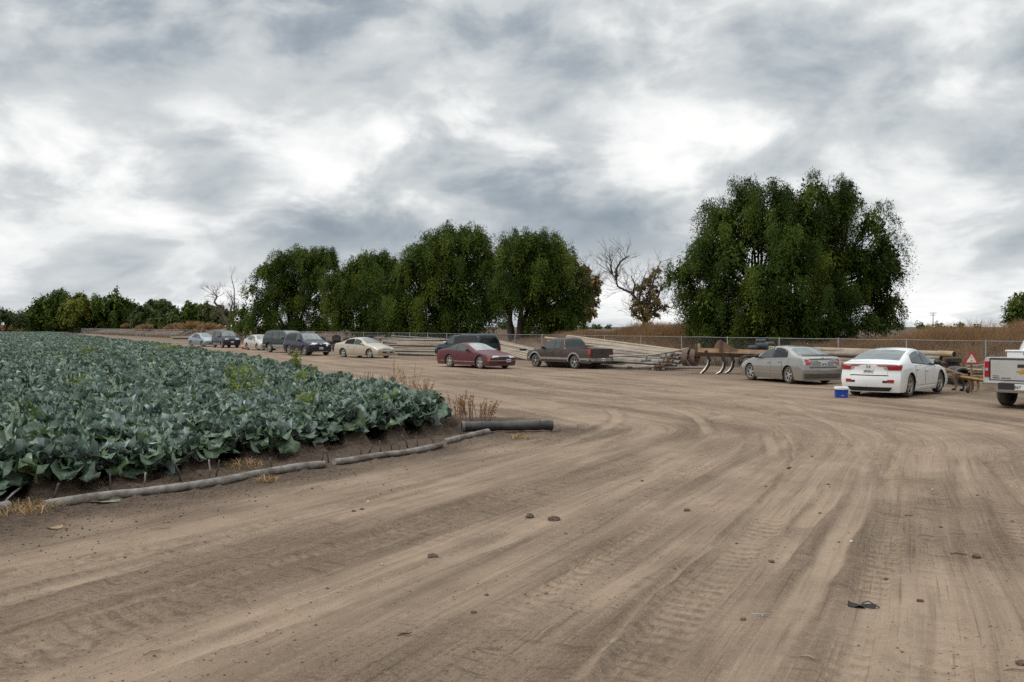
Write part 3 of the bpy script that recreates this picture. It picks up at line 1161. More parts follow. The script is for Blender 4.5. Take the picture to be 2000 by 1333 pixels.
    def patch(self, mode, rows, name, mt, parent=None, off=0.006, sgn=1, skirt=True, mb=None, smooth=True):
        own = mb is None
        mb = mb or MB()
        P, B = [], []
        for row in rows:
            pr, br = [], []
            for a, b in row:
                p, n = self.hit(mode, a, b, sgn)
                pr.append(p + n * off)
                br.append(p - n * 0.004)
            P.append(pr)
            B.append(br)
        mb.grid(P)
        if skirt:
            mb.grid([P[0], B[0]])
            mb.grid([P[-1], B[-1]])
            mb.grid([[r[0] for r in P], [r[0] for r in B]])
            mb.grid([[r[-1] for r in P], [r[-1] for r in B]])
        if own:
            return mb.build(name, mt, parent or self.root, smooth, 35)

    @staticmethod
    def quad(a0, b0, a1, b1, n=6, m=4, a0t=None, a1t=None):
        """rows from bottom b0 to top b1; a0t/a1t are the ends at the top"""
        a0t = a0 if a0t is None else a0t
        a1t = a1 if a1t is None else a1t
        rows = []
        for j in range(m + 1):
            f = j / m
            lo, hi = a0 + (a0t - a0) * f, a1 + (a1t - a1) * f
            rows.append([(lo + (hi - lo) * i / n, b0 + (b1 - b0) * f) for i in range(n + 1)])
        return rows

    def glass(self):
        sp = self.sp
        for (t0, t1, *rest) in sp['sides']:
            mt = rest[0] if rest else M_GLASS
            l0, l1 = (rest[1], rest[2]) if len(rest) > 2 else (0, 0)    # lean of the ends at the top
            for sgn in (-1, 1):
                rows = []
                n, m = 10, 4
                for j in range(m + 1):
                    f = j / m
                    row = []
                    for i in range(n + 1):
                        t = (t0 + l0 * f) + ((t1 + l1 * f) - (t0 + l0 * f)) * i / n
                        zb = float(self.zs(t)) + 0.035
                        zt = max(zb + 0.01, float(self.zc(t)) - sp.get('roofrail', 0.115))
                        row.append((t, zb + (zt - zb) * f))
                    rows.append(row)
                big = []
                for j, row in enumerate(rows):
                    nn = len(row)
                    dz = (-.028, 0, 0, 0, .028)[j]
                    big.append([(a + (-.03 if i == 0 else .03 if i == nn - 1 else 0), b + dz) for i, (a, b) in enumerate(row)])
                self.patch('S', big, 'window_trim', M_TRIMB, None, 0.0025, sgn, False)
                w = self.patch('S', rows, 'side_window', mt, None, 0.006, sgn)
        if 'ws' in sp:
            t0, t1 = sp['ws']
            self.topglass('windshield', t0, t1, sp.get('wsmat', M_WSHIELD))
        if 'rw' in sp:
            t0, t1 = sp['rw']
            self.topglass('rear_window', t0, t1, sp.get('rwmat', M_GLASS))
        if 'rwv' in sp:
            y, z0, z1, yt = sp['rwv'][:4]
            self.patch('R', self.quad(-y, z0, y, z1, 8, 4, -yt, yt), 'rear_window', sp.get('rwmat', M_GLASS), None, 0.005)

    def topglass(self, name, t0, t1, mt):
        rows = []
        tum = self.sp.get('tum', 0.42)
        for j in range(9):
            t = t0 + (t1 - t0) * j / 8
            hup = float(self.zc(t) - self.zs(t))
            ye = self.W / 2 * 0.955 - tum * hup - 0.115
            rows.append([(t, -ye + 2 * ye * i / 8) for i in range(9)])
        self.patch('T', rows, name, mt, None, 0.005)

    # -------------------------------------------------- everything else
    def details(self):
        sp, L, Wd = self.sp, self.L, self.W
        rt, wt = sp['tyre'], sp.get('tw', 0.20)
        for a in self.ax:
            for sgn in (-1, 1):
                w = wheel(self.root, L / 2 - a, sgn * (Wd / 2 - wt / 2 - 0.035), rt, wt, sp.get('rim', 'five'), sgn, sp.get('rimmat'))
                if a == self.ax[0] and sp.get('steer'):
                    w.rotation_euler = (0, 0, R(sp['steer']))
        for (t0, t1, z0, z1, *r) in sp.get('doors', []):
            for sgn in (-1, 1):
                mb = MB()
                mb.cur = 1
                self.patch('S', self.quad(t0 - .007, z0 - .007, t1 + .007, z1 + .007, 8, 5), '', None, None, 0.0015, sgn, False, mb)
                mb.cur = 0
                self.patch('S', self.quad(t0, z0, t1, z1, 8, 5), '', None, None, 0.006, sgn, False, mb)
                dr = mb.build('door', [self.body_mat, M_SEAM], self.root, True, 40)
                p, n = self.hit('S', t1 - 0.16, z1 - 0.10, sgn)
                hb = MB()
                hb.box(-0.10, 0.10, -0.018, 0.018, -0.017, 0.017, 0.006)
                h = hb.build('handle', sp.get('handle', self.body_mat), dr)
                h.location = p + n * 0.028
        if 'molding' in sp:
            z, mt, t0, t1, hh = sp['molding']
            for sgn in (-1, 1):
                a, b = self.ax
                segs = [(t0, a - self.Ra - .03), (a + self.Ra + 0.03, b - self.Ra - 0.03), (b + self.Ra + 0.03, t1)]
                for u0, u1 in segs:
                    if u1 - u0 > 0.1:
                        self.patch('S', self.quad(u0, z - hh / 2, u1, z + hh / 2, 8, 1), 'side_molding', mt, None, 0.014, sgn, True)
        if 'flare' in sp:
            for a in self.ax:
                for sgn in (-1, 1):
                    rows = []
                    for r_ in (self.Ra + 0.003, self.Ra + 0.075):
                        rows.append([(a + r_ * math.cos(q), rt + r_ * math.sin(q)) for q in np.linspace(-0.15, PI + 0.15, 15)])
                    self.patch('S', rows, 'wheel_arch_trim', sp['flare'], None, 0.022, sgn)
        for (name, mode, a0, b0, a1, b1, mt, *r) in sp.get('patches', []):
            kw = r[0] if r else {}
            both = kw.get('both', False)
            for sg in ((1, -1) if both else (1,)):
                q = self.quad(a0 * (sg if mode != 'S' else 1), b0, a1 * (sg if mode != 'S' else 1), b1, kw.get('n', 6), kw.get('m', 4),
                              *(((kw['top'][0] * (sg if mode != 'S' else 1)), (kw['top'][1] * (sg if mode != 'S' else 1))) if 'top' in kw else (None, None)))
                o = self.patch(mode, q, name, mt, None, kw.get('off', 0.008), sg)
                if 'label' in kw:
                    o['label'] = kw['label']
        if 'mirror' in sp:
            t, z, mt = sp['mirror']
            for sgn in (-1, 1):
                p, n = self.hit('S', t, z, sgn)
                mb = MB()
                Mx = Matrix.Translation(Vector((p.x, sgn * (abs(p.y) + 0.12), z + 0.06)))
                prof = [(0.0, -0.1), (0.05, -0.095), (0.075, -0.05), (0.08, 0.0), (0.075, 0.05), (0.05, 0.095), (0, 0.1)]
                mb.lathe(prof, 10, Mx @ Matrix.Rotation(PI / 2, 4, 'X') @ Matrix.Scale(0.8, 4, (1, 0, 0)))
                mb.tube([(p.x + 0.01, p.y - sgn * 0.01, z), (p.x, sgn * (abs(p.y) + 0.10), z + 0.03)], 0.022, 6)
                mb.build('side_mirror', mt, self.root, True, 60)
        for mode, a, b, ww, hh in sp.get('plates', []):
            p, n = self.hit(mode, a, b)
            sx = 1 if mode == 'F' else -1
            mb = MB()
            mb.box(-0.006, 0.006, -ww / 2, ww / 2, -hh / 2, hh / 2, 0.004)
            pl = mb.build('license_plate', M_PLATE, self.root)
            pl.location = p + n * 0.018
            ib = MB()
            rnd = random.Random(int(a * 100) + int(L * 1000))
            k0 = -ww / 2 + 0.022
            cw = (ww - 0.044) / 7
            for k in range(7):
                # worn, unreadable characters: two or three strokes each
                x0 = k0 + k * cw
                ib.box(sx * 0.0062, sx * 0.0082, x0 + 0.004, x0 + 0.013, -hh * 0.26, hh * 0.16)
                ib.box(sx * 0.0062, sx * 0.0080, x0 + 0.004, x0 + cw - 0.006, rnd.choice((-0.26, -0.06, 0.10)) * hh, rnd.choice((-0.16, 0.02, 0.17)) * hh + 0.012)
                if rnd.random() < 0.7:
                    ib.box(sx * 0.0062, sx * 0.0084, x0 + cw - 0.014, x0 + cw - 0.005, -hh * 0.26, hh * 0.16)
            ib.build('plate_characters', M_PLATEINK, pl)
        for (mode, a, b, rad, kind, mt) in sp.get('emblems', []):
            p, n = self.hit(mode, a, b)
            mb = MB()
            Mx = Matrix.Translation(p + n * 0.012) @ Vector((n.x, n.y, n.z)).to_track_quat('Z', 'Y').to_matrix().to_4x4()
            if kind == 'ringbar':
                mb.lathe([(rad * 0.78, 0), (rad * 0.80, 0.012), (rad * 0.98, 0.012), (rad, 0)], 20, Mx, closed=True)
                mb.box(-rad * 1.15, rad * 1.15, -rad * 0.16, rad * 0.16, 0.002, 0.016, 0.003, Mx)
            elif kind == 'hframe':
                w, h = rad, rad * 0.8
                for (q0, q1) in (((-w, h), (-w * 0.8, -h)), ((w, h), (w * 0.8, -h)), ((-w * 0.5, h * 0.7), (-w * 0.42, -h * 0.7)), ((w * 0.5, h * 0.7), (w * 0.42, -h * 0.7)),
                                 ((-w, h), (w, h)), ((-w * 0.8, -h), (w * 0.8, -h)), ((-w * 0.46, 0), (w * 0.46, 0))):
                    mb.tube([Mx @ Vector((q0[0], q0[1], 0.004)), Mx @ Vector((q1[0], q1[1], 0.004))], rad * 0.13, 5)
            elif kind == 'bowtie':
                w, h = rad, rad * 0.36
                s = 0.22 * rad
                poly = [(-w - s * 0.3, -h * 0.45), (-w * 0.42 - s * .3, -h * 0.45), (-w * 0.42 - s, -h), (w * 0.42 - s, -h), (w * 0.42 - s * .3, -h * 0.45), (w - s * .3, -h * 0.45),
                        (w + s * 0.3, h * 0.45), (w * 0.42 + s * .3, h * 0.45), (w * 0.42 + s, h), (-w * 0.42 + s, h), (-w * 0.42 + s * .3, h * 0.45), (-w + s * 0.3, h * 0.45)]
                mb.prism(poly, 0.0, -0.018, Mx @ Matrix.Rotation(-PI / 2, 4, 'X') if False else Mx @ Matrix(((1, 0, 0, 0), (0, 0, 1, 0), (0, -1, 0, 0), (0, 0, 0, 1))))
            elif kind == 'disc':
                mb.lathe([(0.0, 0.014), (rad * 0.8, 0.012), (rad, 0)], 16, Mx)
            mb.build('emblem', mt, self.root)
        if 'rails' in sp:
            t0, t1, y, mt = sp['rails']
            for sgn in (-1, 1):
                pts = []
                for i in range(9):
                    t = t0 + (t1 - t0) * i / 8
                    p, n = self.hit('T', t, sgn * y)
                    pts.append(p + Vector((0, 0, 0.055 if 0 < i < 8 else 0.0)))
                mb = MB()
                mb.tube(pts, 0.022, 6)
                mb.build('roof_rail', mt, self.root, True)
        if 'tailpipe' in sp:
            mb = MB()
            y = sp['tailpipe']
            mb.tube([(-L / 2 + 0.8, y, 0.27), (-L / 2 + 0.10, y, 0.27), (-L / 2 + 0.06, y, 0.265)], 0.03, 8)
            mb.build('tailpipe', M_RUST, self.root, True)


def paint(name, col, metal=0.25, rough=0.3, coat=0.5, dust=0.35, spec=None):
    return pmat(name, col, rough, metal, 0.04, 2.0, coat=coat, dust=dust, spec=spec)


P_WHITE = paint('white_paint', (0.78, 0.79, 0.79), 0.0, 0.3, 0.8, 0.12)
P_GREY = paint('grey_paint', (0.30, 0.288, 0.265), 0.5, 0.20, 0.9, 0.10)
P_BROWN = paint('brown_paint', (0.058, 0.041, 0.038), 0.0, 0.38, 0.12, 0.22, 0.3)
P_MAROON = paint('maroon_paint', (0.085, 0.010, 0.018), 0.0, 0.36, 0.12, 0.16, 0.3)
P_TEAL = paint('teal_paint', (0.010, 0.030, 0.035), 0.0, 0.3, 0.12, 0.10, 0.3)
P_BEIGE = paint('beige_paint', (0.50, 0.43, 0.34), 0.3, 0.32, 0.6, 0.2)
P_NAVY = paint('navy_paint', (0.010, 0.014, 0.026), 0.0, 0.25, 0.12, 0.08, 0.3)
P_GREENBLUE = paint('dark_green_paint', (0.014, 0.026, 0.03), 0.0, 0.3, 0.12, 0.12, 0.3)
P_CHAMP = paint('champagne_paint', (0.55, 0.50, 0.44), 0.3, 0.32, 0.7, 0.2)
P_BLUE = paint('deep_blue_paint', (0.008, 0.011, 0.032), 0.0, 0.25, 0.12, 0.10, 0.3)
P_ICE = paint('ice_blue_paint', (0.27, 0.33, 0.37), 0.45, 0.3, 0.7, 0.2)
P_SILVER = paint('silver_paint', (0.53, 0.52, 0.50), 0.45, 0.34, 0.6, 0.2)
M_GREYTRIM = pmat('grey_trim', (0.33, 0.32, 0.31), 0.5, 0.2)
M_GREYCLAD = pmat('grey_cladding', (0.21, 0.22, 0.22), 0.6, 0.1)


def sedan(L, Wd, Hh, wb, fo, tyre, paint_, **kw):
    """three-box car; t is measured back from the front bumper"""
    k = L / 4.8
    h = Hh / 1.45
    sp = dict(L=L, W=Wd, wb=wb, fo=fo, tyre=tyre, paint=paint_,
              prof=[(0, .66 * h), (.12, .73 * h), (.5 * k, .83 * h), (1.15 * k, .96 * h), (1.28 * k, .99 * h), (2.05 * k, 1.37 * h), (2.45 * k, 1.445 * h), (2.9 * k, 1.45 * h), (3.3 * k, 1.40 * h),
                    (4.12 * k, 1.08 * h), (4.3 * k, 1.055 * h), (4.65 * k, 1.03 * h), (4.8 * k, .98 * h)],
              belt=[(0, .60 * h), (.3, .70 * h), (1.15 * k, .88 * h), (2.4 * k, .93 * h), (3.9 * k, .985 * h), (4.6 * k, .98 * h), (4.8 * k, .92 * h)],
              ws=(1.38 * k, 2.12 * k), rw=(3.42 * k, 4.08 * k), sides=[(1.62 * k, 2.52 * k, M_GLASS, .22 * k, 0.0), (2.60 * k, 3.58 * k, M_GLASS, 0.0, -0.18 * k)],
              doors=[(1.50 * k, 2.52 * k, .34, .86 * h), (2.56 * k, 3.30 * k, .34, .90 * h)],
              mirror=(1.62 * k, .93 * h, paint_), tw=.2)
    sp.update(kw)
    return sp


def cloc(px, Y):
    return ((px - 1000) / 1944.0 * Y, Y)


# --- white sedan, seen from behind on its right side
sp = sedan(4.63, 1.80, 1.42, 2.70, 0.90, 0.335, P_WHITE, rim='twin', tum=0.46, planr=0.20,
           prof=[(0, .66), (.12, .72), (.5, .80), (1.0, .91), (1.12, .95), (1.95, 1.35), (2.3, 1.415), (2.65, 1.42), (3.05, 1.375), (3.5, 1.27), (4.15, 1.075), (4.35, 1.03), (4.5, 1.02), (4.63, .97)],
           belt=[(0, .60), (.3, .70), (1.0, .83), (2.3, .90), (3.6, .985), (4.4, .97), (4.63, .93)],
           ws=(1.22, 2.0), rw=(3.12, 4.06), rwmat=M_WSHIELD, sides=[(1.42, 2.40, M_GLASS, .28, 0.0), (2.47, 3.46, M_GLASS, 0.0, -.12)],
           doors=[(1.34, 2.40, .33, .84), (2.44, 3.22, .33, .90)], roofrail=.10,
           noser=[(0.0, .16), (.3, .05), (.5, 0), (.62, .03), (.80, .06), (.98, .02), (1.1, .1)],
           patches=[('taillight', 'RC', 39, .80, 57, .945, M_RED, dict(both=True, top=(35, 63), off=.02, n=8)), ('taillight_strip', 'RC', 22, .915, 37, .945, M_RED, dict(both=True, top=(17, 36), off=.022, n=6, m=2)),
                    ('taillight_clear', 'RC', 33, .81, 38.5, .90, M_LAMP, dict(both=True, top=(29, 36), off=.02)),
                    ('trunk_lid', 'R', -.52, .66, .52, .93, P_WHITE, dict(off=.012, n=10)),
                    ('trunk_seam', 'R', -.56, .635, .56, .655, M_SEAM, dict(off=.006, n=10)),
                    ('plate_recess', 'R', -.34, .70, .34, .86, M_GREYTRIM, dict(off=.010, top=(-.27, .27), n=8)),
                    ('fog_reflector', 'RC', 36, .44, 46, .53, M_RED, dict(both=True, off=.012)),
                    ('bumper_vent', 'RC', 28, .44, 38, .50, M_TRIMB, dict(both=True, off=.010)),
                    ('diffuser', 'RC', -41, .20, 41, .31, M_TRIMB, dict(n=16, off=.018, top=(-44, 44))),
                    ('side_skirt', 'S', 1.28, .20, 3.10, .27, P_WHITE, dict(n=10, m=2, off=.02, both=True)),
                    ('marker_lamp', 'S', .38, .58, .46, .63, M_RED, dict(both=True, n=2, m=2))],
           plates=[('R', 0.0, .765, .30, .15)], emblems=[('R', 0.0, .895, .055, 'hframe', M_CHROME)], mirror=(1.50, .90, M_TRIMB))
Car('white_sedan', 'white four-door sedan with red wraparound taillights parked beside a blue cooler', 'car', (12.15, 31.45), 49.5, sp).root.scale = (1.03, 1.03, 1.03)

# --- grey sedan, rear and left side
sp = sedan(4.86, 1.79, 1.47, 2.80, 0.96, 0.33, P_GREY, rim='six', planr=0.16, tum=.44,
           prof=[(0, .66), (.12, .73), (.5, .84), (1.15, .97), (1.26, 1.0), (2.05, 1.39), (2.5, 1.465), (2.95, 1.47), (3.4, 1.40), (4.18, 1.12), (4.4, 1.09), (4.7, 1.05), (4.86, .98)],
           sides=[(1.60, 2.56, M_GLASS, .26, 0.0), (2.64, 3.42, M_GLASSD, 0.0, -.02), (3.46, 3.66, M_GLASSD, 0.0, -.12)],
           doors=[(1.48, 2.58, .34, .88), (2.62, 3.34, .34, .92)], rw=(3.5, 4.16), rwmat=M_WSHIELD,
           patches=[('taillight', 'RC', 35, .72, 52, 1.0, M_LAMP, dict(both=True, off=.012, top=(43, 55))),
                    ('taillight_red', 'RC', 38, .74, 48, .85, M_RED, dict(both=True, off=.022)), ('taillight_red', 'RC', 42, .865, 50.5, .965, M_RED, dict(both=True, off=.022)),
                    ('trunk_lid', 'R', -.56, .66, .56, .97, pmat('grey_trunk', (.19, .182, .168), .36, .5, .05, 3.0, coat=.5, dust=.3), dict(off=.012, n=10)),
                    ('trunk_seam', 'R', -.60, .63, .60, .655, M_SEAM, dict(off=.006, n=10)),
                    ('lid_handle', 'R', -.24, .865, .24, .895, M_CHROME, dict(off=.03)),
                    ('bumper_lower', 'RC', -50, .24, 50, .42, pmat('grey_lower', (.10, .095, .088), .5, .2), dict(off=.014, n=14)),
                    ('fuel_flap', 'S', 3.62, .80, 3.80, .96, P_GREY, dict(off=.007))],
           molding=(.50, P_GREY, 1.3, 3.4, .05), plates=[('R', 0.0, .77, .30, .15)],
           emblems=[('R', 0.0, 1.0, .055, 'ringbar', M_CHROME), ('R', -.46, .74, .03, 'disc', M_CHROME)], mirror=(1.62, .94, M_TRIMB), handle=P_GREY, steer=8)
Car('grey_sedan', 'grey-beige four-door sedan seen from behind, left of the white sedan', 'car', (11.0, 39.6), 107, sp)

# --- maroon coupe
sp = sedan(5.05, 1.84, 1.36, 2.73, 1.02, 0.335, P_MAROON, rim='five', rimmat=M_ALLOY, tum=.50, planf=.22,
           prof=[(0, .60), (.10, .66), (.5, .76), (1.3, .90), (1.45, .93), (2.45, 1.30), (2.8, 1.355), (3.1, 1.35), (3.5, 1.28), (4.15, 1.05), (4.4, 1.0), (4.9, .97), (5.05, .90)],
           belt=[(0, .54), (.3, .66), (1.3, .82), (2.6, .88), (4.0, .93), (4.9, .92), (5.05, .86)],
           ws=(1.55, 2.52), rw=(3.5, 4.1), sides=[(1.95, 3.10, M_GLASS, .42, -.04), (3.18, 3.72, M_GLASS, -.02, -.16)],
           doors=[(1.62, 3.14, .32, .80)], wsmat=pmat('sky_reflect_windshield', (.42, .44, .44), .1, 0, .2, 1.5, ior=1.7),  # near-white base paints the sky reflected in the windshield
           patches=[('headlight', 'FC', 24, .56, 50, .675, M_LAMP, dict(both=True, off=.012, top=(22, 47))),
                    ('grille', 'F', -.32, .57, .32, .625, M_TRIMB, dict(off=.012, n=8)),
                    ('grille_bar', 'F', -.34, .63, .34, .66, M_GREYTRIM, dict(off=.02, n=8)),
                    ('bumper_strip', 'FC', -60, .42, 60, .455, M_GREYTRIM, dict(off=.016, n=16, m=1)),
                    ('turn_signal', 'FC', 52, .46, 62, .50, M_AMBER, dict(both=True, off=.012)),
                    ('lower_grille', 'F', -.45, .29, .45, .36, M_TRIMB, dict(off=.01, n=8)),
                    ('taillight', 'RC', 15, .68, 55, .84, M_RED, dict(both=True))],
           molding=(.36, M_GREYTRIM, .5, 4.5, .03), plates=[('F', 0.25, .43, .30, .15)], mirror=(2.0, .90, P_MAROON))
Car('maroon_coupe', 'dusty maroon two-door coupe with silver five-spoke wheels in front of a dark teal pickup', 'car', (-1.95, 53.6), -51, sp)

# --- brown extended cab pickup
pk = dict(L=5.2, W=1.74, wb=3.12, fo=.86, tyre=.345, paint=P_BROWN, tum=.36, zr=.32, gap=.09, tw=.22, rim='twin', round=.07,
          prof=[(0, .80), (.1, .90), (1.1, 1.02), (1.24, 1.05), (1.80, 1.52), (2.05, 1.60), (2.9, 1.62), (3.05, 1.58), (3.13, 1.45), (3.20, 1.09), (3.24, 1.06), (5.08, 1.06), (5.2, 1.05)],
          belt=[(0, .74), (.2, .84), (1.2, .97), (3.1, 1.02), (3.2, 1.04), (5.2, 1.04)], ws=(1.32, 1.82), rwv=(.62, 1.12, 1.50, .52), rwmat=M_GLASS,
          sides=[(1.48, 2.36, M_GLASS, .26, 0.0), (2.45, 2.84, M_GLASS, 0, 0.02)], bed=(3.30, 5.10), roofrail=.12,
          noser=[(0, 0), (2, 0.0)], planr=.03, nosef=[(0.0, .10), (.5, 0), (.95, .06), (1.3, .2)],
          doors=[(1.36, 2.40, .40, .96), (2.44, 3.06, .40, .98)], mirror=(1.62, 1.02, M_TRIMB), flare=M_GREYTRIM, molding=(.52, M_GREYTRIM, .25, 5.1, .10),
          patches=[('tailgate', 'R', -.70, .62, .70, 1.02, pmat('brown_tailgate', (.05, .036, .034), .42, .3, .05, 3.0, dust=.35), dict(off=.016, n=8)),
                   ('taillight', 'R', .73, .76, .83, 1.0, M_RED, dict(both=True, off=.02)),
                   ('taillight_wrap', 'S', 5.08, .76, 5.18, 1.0, M_RED, dict(both=True, off=.012, n=3)),
                   ('rear_bumper', 'R', -.84, .40, .84, .57, M_CHROME, dict(off=.09, n=8)),
                   ('tailgate_handle', 'R', -.07, .84, .07, .90, M_TRIMB, dict(off=.028)),
                   ('bed_rail_cap', 'S', 3.24, 1.035, 4.36, 1.075, M_CHROME, dict(off=.02, n=8, m=2, both=True)),
                   ('headlight', 'FC', 30, .72, 52, .86, M_LAMP, dict(both=True)),
                   ('grille', 'F', -.4, .66, .4, .82, M_TRIMB, dict(off=.012))],
          plates=[('R', 0.0, .49, .30, .15)])
c = Car('brown_pickup', 'dark brown extended-cab pickup with chrome bed rails and empty bed', 'pickup truck', (5.9 * .5 + .05, 53.3), 129, pk)
# the plate of this truck hangs on the proud bumper
for ch in c.root.children:
    if ch.name.startswith('license_plate'):
        ch.location.x -= 0.09
hb = MB()
hb.tube([(-2.55, 0, .42), (-2.78, 0, .42)], .03, 6)
hb.lathe([(0.0, .54), (.02, .535), (.03, .51), (.02, .48), (.015, .42)], 8, Matrix.Translation((-2.77, 0, 0)))
hb.build('tow_hitch', M_CHROME, c.root, True)

# --- dark teal pickup with a camper shell
sp = dict(L=5.3, W=1.84, wb=3.15, fo=.85, tyre=.36, paint=P_TEAL, tum=.24, zr=.34, gap=.09, tw=.23, rim='steel', round=.08,
          prof=[(0, .86), (.12, .98), (1.15, 1.10), (1.30, 1.13), (1.85, 1.58), (2.1, 1.67), (2.85, 1.69), (3.0, 1.74), (5.0, 1.75), (5.18, 1.70), (5.3, 1.45)],
          belt=[(0, .78), (.2, .90), (1.2, 1.03), (3.0, 1.08), (5.2, 1.10), (5.3, 1.08)], ws=(1.38, 1.86), roofrail=.14,
          sides=[(1.52, 2.42, M_GLASS, .24, 0.0), (2.62, 3.70, M_GLASSD, 0, 0), (3.78, 5.02, M_GLASSD, 0, -.06)],
          rwv=(.70, 1.13, 1.58, .60), rwmat=M_GLASSD, noser=[(0, 0), (1.0, 0.0), (1.1, .02), (1.75, .16)], planr=.03, nosef=[(0.0, .10), (.5, 0), (.95, .06), (1.3, .2)],
          doors=[(1.40, 2.50, .42, 1.02)], mirror=(1.62, 1.08, M_CHROME),
          patches=[('tailgate', 'R', -.70, .66, .70, 1.05, P_TEAL, dict(off=.014, n=8)), ('taillight', 'R', .76, .72, .88, 1.02, M_RED, dict(both=True, off=.02)),
                   ('rear_bumper', 'R', -.88, .42, .88, .60, M_CHROME, dict(off=.09, n=8)), ('headlight', 'FC', 32, .76, 54, .92, M_LAMP, dict(both=True)),
                   ('front_bumper', 'FC', -58, .44, 58, .62, M_TRIMB, dict(off=.04, n=14)),
                   ('shell_seam', 'S', 2.52, 1.09, 2.555, 1.66, M_SEAM, dict(both=True, n=1))])
Car('teal_pickup', 'dark teal pickup with a matching windowed camper shell behind the maroon coupe', 'pickup truck', cloc(911, 65), 126, sp)

# --- beige sedan
sp = sedan(4.75, 1.78, 1.45, 2.71, .98, .32, P_BEIGE, rim='five',
           sides=[(1.62, 2.50, M_GLASS, .24, 0.0), (2.58, 3.50, M_GLASSD, 0.0, -.06)], rwmat=M_GLASSD,
           patches=[('headlight', 'FC', 20, .60, 52, .735, M_LAMP, dict(both=True, off=.012, top=(22, 50))),
                    ('grille', 'F', -.30, .63, .30, .72, M_TRIMB, dict(off=.012, n=8)), ('grille_bar', 'F', -.31, .66, .31, .685, M_CHROME, dict(off=.02, n=8)),
                    ('lower_grille', 'FC', -34, .36, 34, .45, M_TRIMB, dict(off=.01, n=10)), ('taillight', 'RC', 22, .75, 56, .93, M_RED, dict(both=True))],
           plates=[('F', 0.0, .475, .30, .15)], emblems=[('F', 0.0, .675, .05, 'hframe', M_CHROME)], molding=(.30, P_BEIGE, 1.3, 3.4, .06))
Car('beige_sedan', 'pale gold four-door sedan parked nose outward beside the navy sport utility vehicle', 'car', cloc(712, 70.6), -38.5, sp)


def suv(L, Wd, Hh, wb, fo, tyre, paint_, **kw):
    h = Hh / 1.77
    k = L / 5.0
    sp = dict(L=L, W=Wd, wb=wb, fo=fo, tyre=tyre, paint=paint_, tum=.30, zr=.28, gap=.07, tw=.24, round=.10,
              prof=[(0, .84 * h), (.12, .96 * h), (1.15 * k, 1.11 * h), (1.3 * k, 1.15 * h), (2.1 * k, 1.66 * h), (2.5 * k, 1.745 * h), (3.2 * k, 1.77 * h), (4.4 * k, 1.73 * h), (4.75 * k, 1.66 * h), (5.0 * k, 1.40 * h)],
              belt=[(0, .76 * h), (.25, .88 * h), (1.2 * k, 1.02 * h), (3 * k, 1.10 * h), (4.7 * k, 1.14 * h), (5.0 * k, 1.12 * h)],
              ws=(1.42 * k, 2.16 * k), sides=[(1.72 * k, 2.60 * k, M_GLASS, .28 * k, 0), (2.68 * k, 3.62 * k, M_GLASSD, 0, 0), (3.70 * k, 4.60 * k, M_GLASSD, 0, -.14)],
              rwv=(.66, 1.16 * h, 1.58 * h, .56), rwmat=M_GLASSD, noser=[(0.0, .1), (.5, 0), (1.0, .03), (1.15 * h, .06), (1.77 * h, .34)],
              doors=[(1.55 * k, 2.62 * k, .40, 1.04 * h), (2.66 * k, 3.50 * k, .40, 1.08 * h)], mirror=(1.75 * k, 1.10 * h, M_TRIMB),
              nosef=[(0.0, .12), (.45, .01), (.65, 0.0), (.85, .05), (1.0, .16), (1.5, .5)])
    sp.update(kw)
    return sp


sp = suv(5.0, 1.96, 1.76, 2.90, .95, .37, P_NAVY, rim='twin', rails=(2.5, 4.4, .60, M_STEEL), planf=.22,
         patches=[('headlight', 'FC', 24, .80, 53, .95, M_LAMP, dict(both=True, off=.014, top=(20, 50))),
                  ('grille', 'F', -.40, .74, .40, .95, M_TRIMB, dict(off=.012, n=8, top=(-.46, .46))),
                  ('grille_surround', 'F', -.58, .72, -.42, .96, M_CHROME, dict(off=.024, n=3, both=True, top=(-.62, -.48))),
                  ('lower_grille', 'FC', -36, .36, 36, .50, M_TRIMB, dict(off=.01, n=10)), ('bumper_strip', 'FC', -40, .295, 40, .33, M_CHROME, dict(off=.02, n=12, m=1)),
                  ('running_board', 'S', 1.45, .30, 3.35, .36, M_CHROME, dict(off=.03, n=8, m=2, both=True)), ('taillight', 'RC', 34, .95, 58, 1.2, M_RED, dict(both=True))],
         plates=[('F', 0.0, .56, .32, .16)], emblems=[('F', 0.0, .86, .09, 'ringbar', M_CHROME)], handle=M_CHROME)
Car('navy_suv', 'glossy navy sport utility vehicle with chrome-edged grille and silver roof rails', 'suv', cloc(600, 76.5), -54, sp)

sp = suv(5.5, 2.0, 1.88, 3.30, .95, .39, P_GREENBLUE, rim='steel', tum=.22, zr=.36, gap=.1,
         prof=[(0, .95), (.12, 1.06), (1.25, 1.18), (1.42, 1.22), (2.05, 1.76), (2.4, 1.86), (3.2, 1.88), (5.0, 1.86), (5.3, 1.78), (5.5, 1.45)],
         sides=[(1.75, 2.7, M_GLASS, .28, 0), (2.82, 3.75, M_GLASS, 0, 0), (3.9, 5.15, M_GLASS, 0, -.12)], molding=(.62, M_GREYTRIM, .3, 5.2, .12),
         patches=[('side_cladding', 'S', 1.5, .36, 3.5, .56, M_GREYTRIM, dict(off=.02, n=10, m=2, both=True)), ('front_bumper', 'FC', -56, .46, 56, .64, M_GREYTRIM, dict(off=.05, n=14)),
                  ('rear_bumper', 'R', -.9, .46, .9, .64, M_GREYTRIM, dict(off=.10, n=8)), ('headlight', 'FC', 30, .80, 54, .95, M_LAMP, dict(both=True)), ('taillight', 'RC', 40, .9, 56, 1.3, M_RED, dict(both=True))],
         rails=(2.6, 4.9, .64, M_TRIMB))
